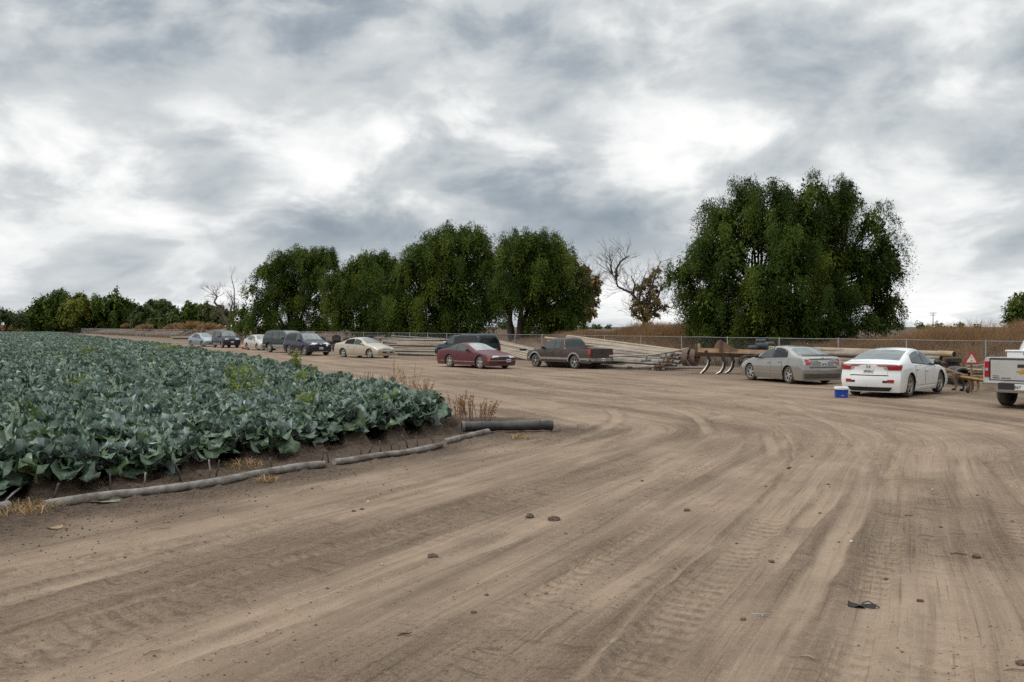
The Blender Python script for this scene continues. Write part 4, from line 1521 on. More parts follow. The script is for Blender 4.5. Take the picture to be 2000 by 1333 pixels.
Car('green_suv', 'long dark green sport utility vehicle with grey lower trim, half hidden by the navy one', 'suv', cloc(563, 84.5), -46, sp)

sp = sedan(4.8, 1.8, 1.45, 2.72, .95, .32, P_CHAMP, rim='seven', patches=[('headlight', 'FC', 24, .62, 52, .76, M_LAMP, dict(both=True, off=.012)), ('grille', 'F', -.34, .60, .34, .70, M_GREYTRIM, dict(off=.012)),
           ('lower_grille', 'FC', -30, .36, 30, .45, M_TRIMB, dict(n=10)), ('taillight', 'RC', 22, .75, 56, .95, M_RED, dict(both=True))], plates=[('F', 0.0, .475, .30, .15)])
Car('champagne_sedan', 'champagne silver sedan parked behind the long dark green sport utility vehicle', 'car', cloc(509, 93), -56, sp)

sp = suv(4.3, 1.82, 1.79, 2.58, .86, .345, P_BLUE, rim='seven', tum=.20, round=.08,
         prof=[(0, .92), (.10, 1.02), (.95, 1.13), (1.08, 1.17), (1.62, 1.68), (1.9, 1.765), (2.6, 1.79), (3.9, 1.77), (4.12, 1.70), (4.3, 1.3)],
         belt=[(0, .84), (.2, .96), (1.0, 1.06), (4.2, 1.12), (4.3, 1.1)], ws=(1.14, 1.64), sides=[(1.32, 2.2, M_GLASS, .24, 0), (2.28, 2.9, M_GLASS, 0, 0), (3.0, 3.98, M_GLASSD, 0, -.06)],
         doors=[(1.25, 2.22, .44, 1.04), (2.26, 2.95, .44, 1.06)], mirror=(1.36, 1.10, M_TRIMB), flare=M_GREYCLAD,
         patches=[('headlight', 'FC', 26, .84, 50, .96, M_LAMP, dict(both=True, off=.014)), ('grille', 'F', -.42, .80, .42, .86, M_TRIMB, dict(off=.012)),
                  ('lower_grille', 'FC', -34, .36, 34, .52, M_TRIMB, dict(off=.012, n=10)), ('side_cladding', 'S', 1.3, .30, 3.0, .50, M_GREYCLAD, dict(off=.02, n=8, m=2, both=True)),
                  ('roof_panel', 'T', 1.85, -.62, 3.95, .62, M_GREYCLAD, dict(off=.008, n=8)), ('taillight', 'RC', 40, 1.0, 56, 1.3, M_RED, dict(both=True))], plates=[('F', 0.0, .60, .30, .15)])
Car('boxy_suv', 'small boxy dark blue sport utility vehicle with a grey roof and cladding', 'suv', cloc(441, 103.5), -56, sp)

sp = sedan(4.45, 1.74, 1.49, 2.70, .90, .315, P_ICE, rim='seven',
           prof=[(0, .66), (.12, .75), (.9, .98), (1.0, 1.02), (2.0, 1.43), (2.4, 1.49), (2.8, 1.48), (3.9, 1.22), (4.2, 1.12), (4.45, 1.0)],
           sides=[(1.30, 2.30, M_GLASS, .4, 0.0), (2.38, 3.4, M_GLASS, 0.0, -.2)], ws=(1.1, 2.05), rw=(3.0, 3.8), doors=[(1.25, 2.32, .34, .88), (2.36, 3.05, .34, .92)],
           patches=[('headlight', 'FC', 28, .64, 54, .80, M_LAMP, dict(both=True)), ('lower_grille', 'FC', -30, .34, 30, .44, M_TRIMB, dict(n=10)), ('taillight', 'RC', 30, .8, 56, 1.0, M_RED, dict(both=True))])
Car('ice_blue_hatchback', 'pale icy blue hatchback at the far end of the row', 'car', cloc(398, 110), -47, sp)

# --- silver pickup cut by the frame
sp = dict(L=5.85, W=2.09, wb=3.65, fo=.98, tyre=.40, paint=P_SILVER, tum=.27, zr=.42, gap=.09, tw=.27, rim='six', round=.07,
          prof=[(0, 1.0), (.1, 1.12), (1.2, 1.24), (1.4, 1.28), (2.0, 1.80), (2.3, 1.89), (3.5, 1.90), (3.65, 1.85), (3.72, 1.75), (3.82, 1.35), (3.86, 1.31), (5.7, 1.31), (5.85, 1.30)],
          belt=[(0, .92), (.2, 1.05), (1.3, 1.18), (3.7, 1.27), (5.85, 1.29)], ws=(1.5, 2.04), rwv=(.74, 1.40, 1.78, .62), rwmat=M_GLASSD,
          sides=[(1.7, 2.7, M_GLASS, .26, 0), (2.8, 3.5, M_GLASSD, 0, .02)], bed=(3.95, 5.74), roofrail=.14, noser=[(0, 0), (2, 0)], planr=.05,
          nosef=[(0.0, .10), (.5, 0), (1.1, .06), (1.5, .2)], doors=[(1.5, 2.75, .50, 1.18), (2.79, 3.6, .50, 1.20)], mirror=(1.8, 1.28, M_TRIMB),
          patches=[('tailgate', 'R', -.80, .74, .80, 1.26, P_SILVER, dict(off=.018, n=8)), ('tailgate_cap', 'R', -.80, 1.245, .80, 1.295, M_TRIMB, dict(off=.022, n=8, m=2)),
                   ('tailgate_seam', 'R', -.84, .72, .84, 1.28, M_SEAM, dict(off=.008, n=8)),
                   ('taillight', 'R', .845, .80, .96, 1.20, M_RED, dict(both=True, off=.022)), ('taillight_clear', 'R', .865, .96, .945, 1.03, M_LAMP, dict(both=True, off=.028)),
                   ('rear_bumper', 'RC', -52, .46, 52, .66, M_CHROME, dict(off=.10, n=12)), ('bumper_step', 'R', -.56, .50, .56, .665, M_TRIMB, dict(off=.125, n=8)),
                   ('tailgate_handle', 'R', -.13, 1.06, .13, 1.14, M_TRIMB, dict(off=.034)), ('headlight', 'FC', 30, .86, 54, 1.0, M_LAMP, dict(both=True))],
          plates=[('R', 0.0, .575, .30, .15)], emblems=[('R', 0.0, .965, .15, 'bowtie', M_GOLD)])
TRK = Car('silver_pickup', 'silver full-size pickup at the picture edge with black-capped tailgate and gold emblem', 'pickup truck', (15.72, 28.15), 41.5, sp)
TRK.root.scale = (1.05, 1.05, 1.05)
for ch in list(TRK.root.children):
    if ch.name.startswith('license_plate'):
        ch.location.x -= 0.125
        for g in list(ch.children):
            bpy.data.objects.remove(g)
        plate_o = ch


def text_mesh(body, size, mt, name, parent, M, depth=0.004):
    cu = bpy.data.curves.new('lettering', 'FONT')
    cu.body = body
    cu.size = size
    cu.extrude = depth
    cu.align_x = 'CENTER'
    cu.align_y = 'CENTER'
    tmp = bpy.data.objects.new('lettering', cu)
    C.objects.link(tmp)
    bpy.context.view_layer.update()
    me = bpy.data.meshes.new_from_object(tmp.evaluated_get(bpy.context.evaluated_depsgraph_get()))
    bpy.data.objects.remove(tmp)
    me.materials.clear()
    me.materials.append(mt)
    o = link_mesh(name, me, parent)
    o.matrix_local = M
    return o


# facing backwards (-X): text right runs towards -Y
MB_BACK = Matrix(((0, 0, -1, 0), (-1, 0, 0, 0), (0, 1, 0, 0), (0, 0, 0, 1)))
text_mesh('867', .11, M_PLATEINK, 'plate_characters', plate_o, Matrix.Translation((-.008, .075, -.005)) @ MB_BACK)
mb = MB()
for k in range(13):
    if k in (5,):
        continue
    y0 = .74 - k * .035
    mb.box(-2.951, -2.946, y0 - .024, y0, .775, .795)
for k in range(6):
    y0 = .74 - k * .026
    mb.box(-2.951, -2.946, y0 - .018, y0, .83, .846)
lt = mb.build('tailgate_badge', M_TRIMB, TRK.root)

# toolbox across the silver truck's bed
tb = empty('truck_toolbox', TRK.root.location, TRK.root.rotation_euler.z)
tb.scale = (1.05, 1.05, 1.05)
tag(tb, 'white steel toolbox lying across the silver pickup bed behind its cab', 'toolbox')
mb = MB()
mb.box(-1.62, -1.08, -.93, .93, 1.20, 1.42, .01)
mb.build('box', P_WHITE, tb)
mb = MB()
mb.box(-1.65, -1.05, -.97, .97, 1.425, 1.47, .012)
mb.build('lid', P_WHITE, tb)
mb = MB()
mb.box(-1.645, -1.622, .3, .5, 1.34, 1.40, .004)
mb.build('latch', M_TRIMB, tb)

# ================================================================== wire fence
FENCE_H = 1.58
fence = empty('wire_fence', (F0[0], F0[1], 0))
tag(fence, 'long grey chain-link fence with a top rail running behind the parked vehicles', 'fence')


def fz(s_, h):
    p = fpt(s_)
    return (p[0] - F0[0], p[1] - F0[1], h)


M_WIRE = pmat('fence_wire', (0.30, 0.295, 0.28), 0.6, 0.3, 0.1, 2.0)
M_POST = pmat('fence_post', (0.24, 0.235, 0.225), 0.6, 0.3, 0.15, 2.0)
s0, s1 = -36.0, 457.0
mb = MB()
mb.tube([fz(s_, FENCE_H + 0.012 * math.sin(s_ * 1.3)) for s_ in np.arange(s0, 100, 2)], 0.024, 6)
mb.tube([fz(s_, FENCE_H) for s_ in np.arange(98, s1, 8)], 0.035, 5)
mb.build('top_rail', M_POST, fence, True)
post_s = [k * 3.96 for k in range(-9, 116)]
far = MB()
for i, s_ in enumerate(post_s):
    far_one = i >= 98
    m_ = far if far_one else MB()
    m_.tube([fz(s_, -0.1), fz(s_, FENCE_H + 0.04)], 0.033, 7)
    m_.lathe([(0.036, 0), (0.034, 0.02), (0.0, 0.04)], 7, Matrix.Translation(fz(s_, FENCE_H + 0.03)))
    if not far_one:
        m_.build('post', M_POST, fence, True)
fo_ = far.build('post', M_POST, fence, True)
fo_['kind'] = 'stuff'
# woven wire: two families of straight slanted wires
mb = MB()
vs_all, q_all = [], []
for (a0, a1, step, w) in ((s0, 90.0, 0.072, 0.0019), (90.0, s1, 0.20, 0.0042)):
    for dirn in (1, -1):
        ss_ = np.arange(a0, a1, step)
        lo = ss_ - dirn * FENCE_H / 2
        hi = ss_ + dirn * FENCE_H / 2
        lo, hi = np.clip(lo, s0, s1), np.clip(hi, s0, s1)
        off = 0.030 + (0.003 if dirn > 0 else 0.0)
        base = sum(len(v) for v in vs_all)
        n = len(ss_)
        V8 = np.zeros((n, 6, 3))
        for k in range(3):
            ang = 2 * PI * k / 3
            # offsets: along fence and along its normal
            oa, on = math.cos(ang) * w, math.sin(ang) * w
            for e, (sx, zz) in enumerate(((lo, 0.04), (hi, FENCE_H))):
                P = FD[None, :] * (sx + oa)[:, None] + FN[None, :] * (off + on)
                V8[:, e * 3 + k, 0] = P[:, 0]
                V8[:, e * 3 + k, 1] = P[:, 1]
                V8[:, e * 3 + k, 2] = zz
        vs_all.append(V8.reshape(-1, 3))
        b = base + np.arange(n)[:, None] * 6
        for k in range(3):
            k2 = (k + 1) % 3
            q_all.append(b + np.array([[k, k2, 3 + k2, 3 + k]]))
link_mesh('wire_netting', np_mesh('wire_netting', np.concatenate(vs_all), np.concatenate(q_all), M_WIRE, False), fence)

# ================================================================== irrigation pipes
M_PIPEA = pmat('pipe_weathered', (0.29, 0.245, 0.20), 0.6, 0.2, 0.12, 1.5, (0.20, 0.16, 0.125))
M_PIPEB = pmat('pipe_tan', (0.36, 0.295, 0.22), 0.65, 0.1, 0.12, 1.5, (0.26, 0.205, 0.15))
M_PIPEG = pmat('pipe_grey', (0.25, 0.235, 0.215), 0.6, 0.2, 0.12, 1.5, (0.13, 0.115, 0.10))
M_PIPEY = pmat('pipe_yellow_tan', (0.42, 0.31, 0.17), 0.65, 0.0, 0.12, 2.0, (0.25, 0.18, 0.10))
M_DARKIN = pmat('pipe_end_shade', (0.02, 0.018, 0.016), 0.9)  # near-black end caps paint the shade inside open pipes


def pipe(a, b, r, mt, label, group=None, name='irrigation_pipe', coupling=None, sag=0.0, cat='pipe', ends=True):
    a, b = Vector(a), Vector(b)
    mb = MB()
    pts = [a + (b - a) * f + Vector((0, 0, -sag * 4 * f * (1 - f))) for f in (0, .25, .5, .75, 1)]
    mb.tube(pts, r, 10, cap=False)
    d = (b - a).normalized()
    if ends:
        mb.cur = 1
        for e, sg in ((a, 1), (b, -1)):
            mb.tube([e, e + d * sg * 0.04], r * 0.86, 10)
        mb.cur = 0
        # ring closing wall thickness
        for e in (a, b):
            q = d.to_track_quat('Z', 'Y').to_matrix().to_4x4()
            mb.lathe([(r, 0), (r * .86, 0)], 10, Matrix.Translation(e) @ q, closed=True)
    o = mb.build(name, [mt, M_DARKIN], None, True, 40)
    tag(o, label, cat, group)
    if coupling:
        cb_ = MB()
        q = d.to_track_quat('Z', 'Y').to_matrix().to_4x4()
        e = b if coupling > 0 else a
        s_ = -1 if coupling > 0 else 1
        cb_.lathe([(r * 1.0, 0.0), (r * 1.28, 0.015), (r * 1.28, 0.11), (r * 1.12, 0.13), (r * 1.12, 0.24), (r, 0.26)], 10,
                  Matrix.Translation(e) @ q @ Matrix.Scale(s_, 4, (0, 0, 1)), closed=True)
        cb_.build('coupling', M_RUST if random.random() < .5 else M_PIPEG, o, True, 40)
    return o


rnd = random.Random(5)
# long pile to the right of the brown pickup
LC = 'weathered irrigation pipe within the long pile right of the brown pickup'
GC = 'irrigation pipes piled right of the brown pickup'
for i in range(30):
    f = i / 29
    zr_ = rnd.uniform(-0.5, 0.5)
    ly = 656 + 60 * f + rnd.uniform(-2, 2)
    ry = 688 + 37 * f**1.2 + rnd.uniform(-1.5, 1.5)
    lx = 1052 + rnd.uniform(0, 60)
    rx = rnd.uniform(1318, 1368) - 55 * f
    Zl, Zr = 59.5 - 4.5 * f + zr_, 52.5 - 3.6 * f + zr_
    a, b = at(lx, ly, Zl), at(rx, ry, Zr)
    mt = M_PIPEB if i < 5 else rnd.choice((M_PIPEA, M_PIPEA, M_PIPEG, M_PIPEB))
    lab = LC
    if i == 0:
        lab = 'topmost tan pipe of the long pile right of the brown pickup'
    pipe(a, b, rnd.uniform(0.058, 0.085), mt, lab, GC, coupling=1 if rnd.random() < .55 else None)
for i in range(14):      # second layer closing the gaps behind
    f = i / 13
    a, b = at(1085 + rnd.uniform(0, 40), 664 + 50 * f, 59 - 3.6 * f), at(rnd.uniform(1290, 1340) - 20 * f, 692 + 32 * f, 53 - 3 * f)
    pipe(a, b, 0.08, rnd.choice((M_PIPEA, M_PIPEG)), LC, GC)
pipe(at(1225, 718, 49.0), at(1372, 719, 49.6), 0.055, M_PIPEG, 'single pipe lying on the dirt in front of the long pile', coupling=-1)
# pale bent pipe over the pile
mb = MB()
mb.tube([at(1190, 696, 50.6), at(1270, 694, 50.3), at(1300, 690, 50.1), at(1325, 685, 50.0), at(1345, 681, 50.0)], 0.05, 8)
tag(mb.build('bent_pipe', M_PIPEB, None, True), 'pale bent pipe curving up over the long pipe pile', 'pipe')
# valves and fittings at the pile's ends
for (px, py, Z, k) in ((1300, 697, 49.6, 0), (1312, 700, 49.4, 1), (1296, 706, 49.2, 2), (1288, 716, 48.9, 3), (1262, 704, 49.2, 4), (1304, 712, 49.0, 5)):
    mb = MB()
    c_ = at(px, py, Z)
    mb.tube([c_ + Vector((-.22, .1, -.02)), c_ + Vector((.22, -.05, .02))], .07, 8)
    mb.tube([c_, c_ + Vector((.02, -.02, .19))], .045, 8)
    mb.lathe([(.085, 0), (.09, .03), (.05, .05), (0, .06)], 8, Matrix.Translation(c_ + Vector((.02, -.02, .18))))
    mb.lathe([(.10, -.02), (.10, .02)], 8, Matrix.Translation(c_ + Vector((-.22, .1, -.02))) @ Matrix.Rotation(PI / 2, 4, 'Y'))
    o = mb.build('pipe_fitting', M_RUST if k % 2 else M_PIPEG, None, True, 40)
    tag(o, 'dull metal pipe fitting lying among the pipe ends near the iron wheels', 'fitting', 'pipe fittings at the pile ends')

LA = 'tan irrigation pipe in the low stack between the gold sedan and the teal pickup'
GA = 'irrigation pipes stacked behind the gold sedan'
for i in range(19):
    f = i / 18
    a, b = at(728 + rnd.uniform(0, 44) + 12 * f, 659 + 33 * f + rnd.uniform(-2.5, 2.5), 80 - 5.5 * f + rnd.uniform(-.3, .3)), at(868 + rnd.uniform(-10, 30), 660 + 36 * f + rnd.uniform(-3, 3), 79 - 5.5 * f + rnd.uniform(-.3, .3))
    pipe(a, b, rnd.uniform(.05, .085), rnd.choice((M_PIPEB, M_PIPEA, M_PIPEG, M_PIPEA)), LA, GA)
LB = 'slanting irrigation pipe between the teal pickup and the brown pickup'
GB = 'irrigation pipes slanting down right of the teal pickup'
for i in range(11):
    f = i / 10
    a, b = at(962 + rnd.uniform(0, 18), 667 + 22 * f, 71 - 3 * f), at(1045 + rnd.uniform(-6, 10), 682 + 24 * f + rnd.uniform(-1, 1), 67 - 3.5 * f)
    pipe(a, b, rnd.uniform(.06, .09), rnd.choice((M_PIPEB, M_PIPEA)), LB, GB)
# broad stack behind the two right-hand sedans
LD = 'broad pale irrigation pipe in the stack behind the grey and white sedans'
GD = 'broad irrigation pipes stacked behind the sedans'
for i, (lx, ly, rx, ry, r_, mt, zo) in enumerate(((1540, 681, 1834, 691, .105, M_PIPEB, 0), (1545, 688, 1790, 697.5, .10, M_PIPEA, -.12), (1550, 692.5, 1838, 700.5, .105, M_PIPEG, -.3),
                                                 (1545, 700, 1828, 707.5, .11, M_PIPEB, -.45), (1545, 706, 1800, 716, .105, M_PIPEA, -.5), (1545, 713, 1820, 724, .105, M_PIPEA, -.55),
                                                 (1550, 685, 1780, 694, .10, M_PIPEA, .35), (1550, 695, 1820, 703, .10, M_PIPEG, .35), (1550, 704, 1830, 712, .10, M_PIPEA, .35))):
    lab = LD
    if i == 2:
        lab = 'grey pipe third from the top of the stack behind the white sedan'
    pipe(at(lx, ly, 45.6 + zo), at(rx, ry, 38.2 + zo), r_, mt, lab, GD)
pipe(at(1833, 691, 38.2), at(1864, 692.6, 37.5), .125, M_PIPEY, 'short brown sleeve pipe at the end of the stack behind the white sedan', None)
# rack under the stack
rk = empty('pipe_rack', at(1836, 730, 38.4) * 1.0)
rk.location.z = 0
tag(rk, 'dark steel rack holding up the pipe stack behind the white sedan', 'rack')
mb = MB()
mb.box(-.6, .75, -.06, .06, .66, .80, .01)
mb.build('cross_beam', M_RUST, rk)
for x_ in (-.45, .5):
    mb = MB()
    mb.box(x_ - .05, x_ + .05, -.05, .05, 0, .655, .008)
    mb.box(x_ - .16, x_ + .16, -.14, .14, -.02, .03)
    mb.build('leg', M_RUST, rk)
mb = MB()
mb.box(.25, .75, -.25, .2, .81, 1.0, .03)
mb.build('clamp_block', M_BLACKRUB, rk)

# ================================================================== orange ripper
M_ORANGE = pmat('faded_orange_steel', (0.27, 0.165, 0.085), 0.8, 0.1, 0.2, 3.0, (0.15, 0.09, 0.055))
M_WORN = pmat('worn_steel', (0.55, 0.52, 0.48), 0.4, 0.8, 0.15, 6.0)
M_DKSTEEL = pmat('dark_steel', (0.06, 0.05, 0.045), 0.7, 0.3, 0.2, 6.0)
RZ = 46.3
ro = at(1405, 700, RZ)
rip = empty('ripper_plough', (ro.x, ro.y, 0))
tag(rip, 'faded orange ripper plough with curved dark shanks and twin iron wheels', 'plough')


def rp(px, py, dz=0.0):
    p = at(px, py, RZ + dz)
    return Vector((p.x - ro.x, p.y - ro.y, p.z))


mb = MB()
A, B = rp(1362, 688), rp(1520, 693, -.3)
for hw, hh in ((.13, .13),):
    d = (B - A)
    mb.tube([A, B], .19, 4)
mb.build('toolbar', M_ORANGE, rip)
mb = MB()
A, B = rp(1372, 682.5, .5), rp(1405, 683.5, .5)
mb.tube([A, B], .05, 6)
mb.build('brace', M_PIPEB, rip)


def plate(pxs, dz0, th):
    pts = [rp(x, y, dz0) for x, y in pxs]
    n = len(pts)
    m_ = MB()
    vs = pts + [p + Vector((0, th, 0)) for p in pts]
    fs = [tuple(range(n)), tuple(reversed(range(n, 2 * n)))] + [(k, (k + 1) % n, n + (k + 1) % n, n + k) for k in range(n)]
    m_.add(vs, fs)
    return m_


plate([(1404, 666), (1412, 667), (1441, 684), (1441, 691), (1407, 691)], -.25, .08).build('mast_plate', M_ORANGE, rip)
plate([(1402, 667), (1410, 667), (1398, 691), (1390, 691)], .25, .08).build('mast_plate', M_ORANGE, rip)
mb = MB()
mb.box(-.07, .07, -.10, .10, .92, 1.56, .01, Matrix.Translation((rp(1405.5, 690).x, -.2, 0)))
mb.build('mast_post', M_RUST, rip)
for k, (x_, dz) in enumerate(((1359.5, 0), (1365, .2))):
    mb = MB()
    p = rp(x_, 690, dz)
    mb.box(p.x - .06, p.x + .06, p.y - .07, p.y + .07, .80, 1.30, .012)
    mb.lathe([(.06, 0), (.06, .06), (.03, .1)], 8, Matrix.Translation((p.x, p.y, 1.30)))
    mb.build('hitch_post', M_RUST if k == 0 else M_PIPEY, rip)
for (x0, y0, dz) in ((1381, 693, -.5), (1411, 698, -.9), (1428, 696, -.2)):
    px_ = [(x0 - 3, y0 - 8), (x0 + 2, y0 + 2), (x0 + 5, y0 + 11), (x0 + 3.5, y0 + 20), (x0 - 2, y0 + 29), (x0 - 10, y0 + 37)]
    P = [rp(x, y, dz) for x, y in px_]
    low = min(p.z for p in P)
    P = [Vector((p.x, p.y, max(0.02, p.z))) for p in P]
    mb = MB()
    ring_rad = [.085, .085, .08, .07, .06, .04]
    mb.tube(P, ring_rad, 6)
    sh = mb.build('shank', M_DKSTEEL, rip, True, 30)
    mb = MB()
    Q_ = [p + Vector((-.075, -.055, 0.01)) for p in P[2:]]
    mb.tube(Q_, [.02, .032, .036, .03], 5)
    mb.build('shank_edge', M_WORN, sh, True, 40)
for k, x_ in enumerate((1341, 1356)):
    p = rp(x_, 699, .2)
    Mx = Matrix.Translation(p) @ Matrix.Rotation(R(-28), 4, 'Z') @ Matrix.Rotation(PI / 2, 4, 'Y')
    mb = MB()
    mb.lathe([(.36, -.13), (.395, -.13), (.395, .13), (.36, .13), (.35, 0), (.36, -.13)], 28, Mx, closed=True)
    mb.lathe([(.0, .03), (.07, .06), (.07, -.06), (0, -.03)], 12, Mx, closed=True)
    for q in range(6):
        a = 2 * PI * q / 6
        mb.tube([Mx @ Vector((.05 * math.cos(a), .05 * math.sin(a), 0)), Mx @ Vector((.36 * math.cos(a), .36 * math.sin(a), 0))], .022, 5)
    mb.build('iron_wheel', pmat('iron_wheel_rust', (.15, .10, .078), .85, .15, .2, 5.0, (.09, .06, .048)), rip, True, 40)
mb = MB()
mb.tube([rp(1333, 699, .25), rp(1368, 699, .15)], .035, 6)
mb.tube([rp(1366, 699, .15), rp(1366, 688, .0)], .04, 6)
mb.build('wheel_axle', M_RUST, rip)

# black plastic heap on the toolbar
M_PLASTIC = pmat('black_plastic', (0.022, 0.025, 0.03), 0.4, 0, 0.15, 6.0, (0.05, 0.055, 0.06))


def lump(name, center, rad, seed, mt, amp=0.35, nu=18, nv=12, freq=1.7, flat=None):
    mb = MB()
    rows_ = []
    for i in range(nv + 1):
        th = PI * i / nv
        row = []
        for j in range(nu + 1):
            ph = 2 * PI * (j % nu) / nu
            x, y_, z = math.sin(th) * math.cos(ph), math.sin(th) * math.sin(ph), math.cos(th)
            k = 1 + amp * (float(fbm(x * freq + 5 + seed, y_ * freq + z * freq * 1.7, seed, 3)) - 0.5) * 2
            zz = z * rad[2] * k
            if flat is not None and zz < flat:
                zz = flat
            row.append((center[0] + x * rad[0] * k, center[1] + y_ * rad[1] * k, center[2] + zz))
        rows_.append(row)
    mb.grid(rows_)
    return mb


hb_root = empty('plastic_heap', (ro.x, ro.y, 0))
tag(hb_root, 'heap of folded black plastic rolls lying on top of the orange toolbar', 'plastic heap')
for k, (x, y_, rx, rzz, dz) in enumerate(((1471, 680, .26, .13, 0), (1488, 676, .30, .20, .1), (1501, 673, .27, .13, .1), (1486, 667, .24, .11, .1), (1503, 680, .22, .12, 0))):
    p = rp(x, y_, dz)
    mb = MB()
    Mx = Matrix.Translation(p) @ Matrix.Rotation(R(90), 4, 'Y') @ Matrix.Rotation(R(rnd.uniform(-15, 15)), 4, 'X')
    mb.lathe([(0, -rx), (rzz * .6, -rx), (rzz * .95, -rx * .9), (rzz, -rx * .3), (rzz * .92, 0), (rzz * 1.02, rx * .4), (rzz * .9, rx * .92), (rzz * .3, rx), (0, rx)], 12, Mx)
    mb.build('roll', M_PLASTIC, hb_root, True, 40)
for k, (x, y_) in enumerate(((1450, 678), (1455, 677))):
    mb = MB()
    p, q = rp(x - 3, y_ + 5), rp(x + 1, y_ - 4)
    mb.box(-.04, .04, -.05, .05, 0, (q - p).length, .01, Matrix.Translation(p) @ (q - p).to_track_quat('Z', 'Y').to_matrix().to_4x4())
    tag(mb.build('wood_stub', M_PIPEB, None), 'short pale timber stub leaning on the orange toolbar left of the black plastic', 'timber', 'timber stubs on the toolbar')
for k, (x, y_) in enumerate(((1503.5, 680), (1507.5, 680), (1511.5, 680.5))):
    mb = MB()
    p = rp(x, y_, -.35)
    p += Vector((ro.x, ro.y, 0))
    mb.lathe([(.03, -.09), (.05, -.08), (.05, .06), (.025, .08), (0, .085)], 8, Matrix.Translation(p))
    tag(mb.build('yellow_cap', pmat('yellow_plastic', (.50, .30, .06), .5), None, True, 40), 'small yellow fitting at the right foot of the black plastic heap', 'fitting', 'yellow fittings beside the black plastic')
# dark coil under the bar
mb = MB()
cc = at(1462, 706, 45.6)
for q in range(5):
    Mx = Matrix.Translation(cc + Vector((rnd.uniform(-.1, .1), .05 * q, rnd.uniform(-.05, .05)))) @ Matrix.Rotation(R(90 + rnd.uniform(-25, 25)), 4, 'X') @ Matrix.Scale(1.5, 4, (1, 0, 0))
    ring = [Mx @ Vector((.27 * math.cos(t), .27 * math.sin(t) * .9, 0)) for t in np.linspace(0, 2 * PI, 19)]
    mb.tube(ring, .035, 6, cap=False)
tag(mb.build('hose_coil', M_BLACKRUB, None, True), 'black hose coil hanging under the orange toolbar left of the grey sedan', 'hose')
# pale drum behind the grey sedan's mirror
mb = MB()
p = at(1487, 715, 44.2)
mb.lathe([(0, 0), (.26, 0), (.27, .04), (.255, .28), (.27, .30), (.255, .33), (.26, .80), (.24, .84), (0, .84)], 18, Matrix.Translation((p.x, p.y, 0)))
tag(mb.build('drum', pmat('pale_drum', (.50, .48, .44), .5), None, True, 40), 'pale upright drum standing behind the bonnet of the grey sedan', 'drum')

# ================================================================== cultivator with warning triangle
KZ = 33.2
ko = at(1888, 765, KZ)
cul = empty('cultivator', (ko.x, ko.y, 0))
tag(cul, 'rusty yellow cultivator carrying a red and white warning triangle beside the silver pickup', 'cultivator')


def kp(px, py, dz=0.0):
    p = at(px, py, KZ + dz)
    return Vector((p.x - ko.x, p.y - ko.y, max(p.z, -.02)))


M_YELL = pmat('rusty_yellow', (0.27, 0.17, 0.075), 0.8, 0.1, 0.22, 6.0, (0.16, 0.085, 0.04))
mb = MB()
mb.tube([kp(1846, 732, 1.2), kp(1926, 744, -1.0)], .055, 4)
mb.build('toolbar', M_YELL, cul)
mb = MB()
mb.tube([kp(1850, 738, 1.6), kp(1924, 737, .2)], .05, 4)
mb.build('toolbar', M_RUST, cul)
mb = MB()
mb.tube([kp(1838, 718, 1.0), kp(1884, 733, .2)], .035, 6)
mb.build('draw_bar', M_YELL, cul)
for k, (x, dz) in enumerate(((1865, 1.0), (1881, .5), (1892, .2), (1899, -.2), (1909, -.4))):
    mb = MB()
    c_ = .10 if k in (0, 4) else .03
    P = [kp(x, 732 + (x - 1846) * .13, dz), kp(x + .6, 742, dz), kp(x + 2 * c_ * 10, 752, dz), kp(x + 1.5, 759, dz), kp(x - 3, 765, dz)]
    mb.tube(P, [.04, .045, .045, .04, .03], 5)
    t_ = mb.build('tine', M_YELL if k % 2 == 0 else M_RUST, cul, True, 30)
    if k < 3:
        mb = MB()
        mb.box(-.07, .07, -.02, .02, -.06, .05, .01, Matrix.Translation(P[-1] + Vector((0, -.04, .05))) @ Matrix.Rotation(R(30), 4, 'X'))
        mb.build('sweep_blade', M_DKSTEEL, t_)
for x in (1866, 1884, 1905, 1916):
    mb = MB()
    p = kp(x, 735 + (x - 1866) * .1, .3)
    mb.box(p.x - .08, p.x + .08, p.y - .12, p.y + .12, p.z - .10, p.z + .10, .015)
    mb.build('clamp', M_YELL if x > 1880 else M_RUST, cul)
# gauge wheel
p = kp(1891, 765, -.5)
Mx = Matrix.Translation((p.x, p.y, .13)) @ Matrix.Rotation(R(60), 4, 'Z') @ Matrix.Rotation(PI / 2, 4, 'X')
mb = MB()
mb.lathe([(.05, -.03), (.09, -.05), (.13, -.03), (.13, .03), (.09, .05), (.05, .03)], 16, Mx, closed=True)
mb.lathe([(0, .03), (.05, .03), (.05, -.03), (0, -.03)], 10, Mx)
mb.build('gauge_wheel', M_BLACKRUB, cul, True, 40)
mb = MB()
mb.tube([kp(1897.5, 764, -.1), kp(1897.5, 706, -.1)], .035, 4)
mb.build('sign_post', M_YELL, cul)
# triangle sign: red rounded border, pale centre, two bolts
sg = kp(1897.5, 702.3, -.18)


def tri(r, cut):
    out = []
    for k in range(3):
        a = PI / 2 + 2 * PI * k / 3
        for da in (-cut, cut):
            out.append((r * math.cos(a + da), r * math.sin(a + da)))
    return out


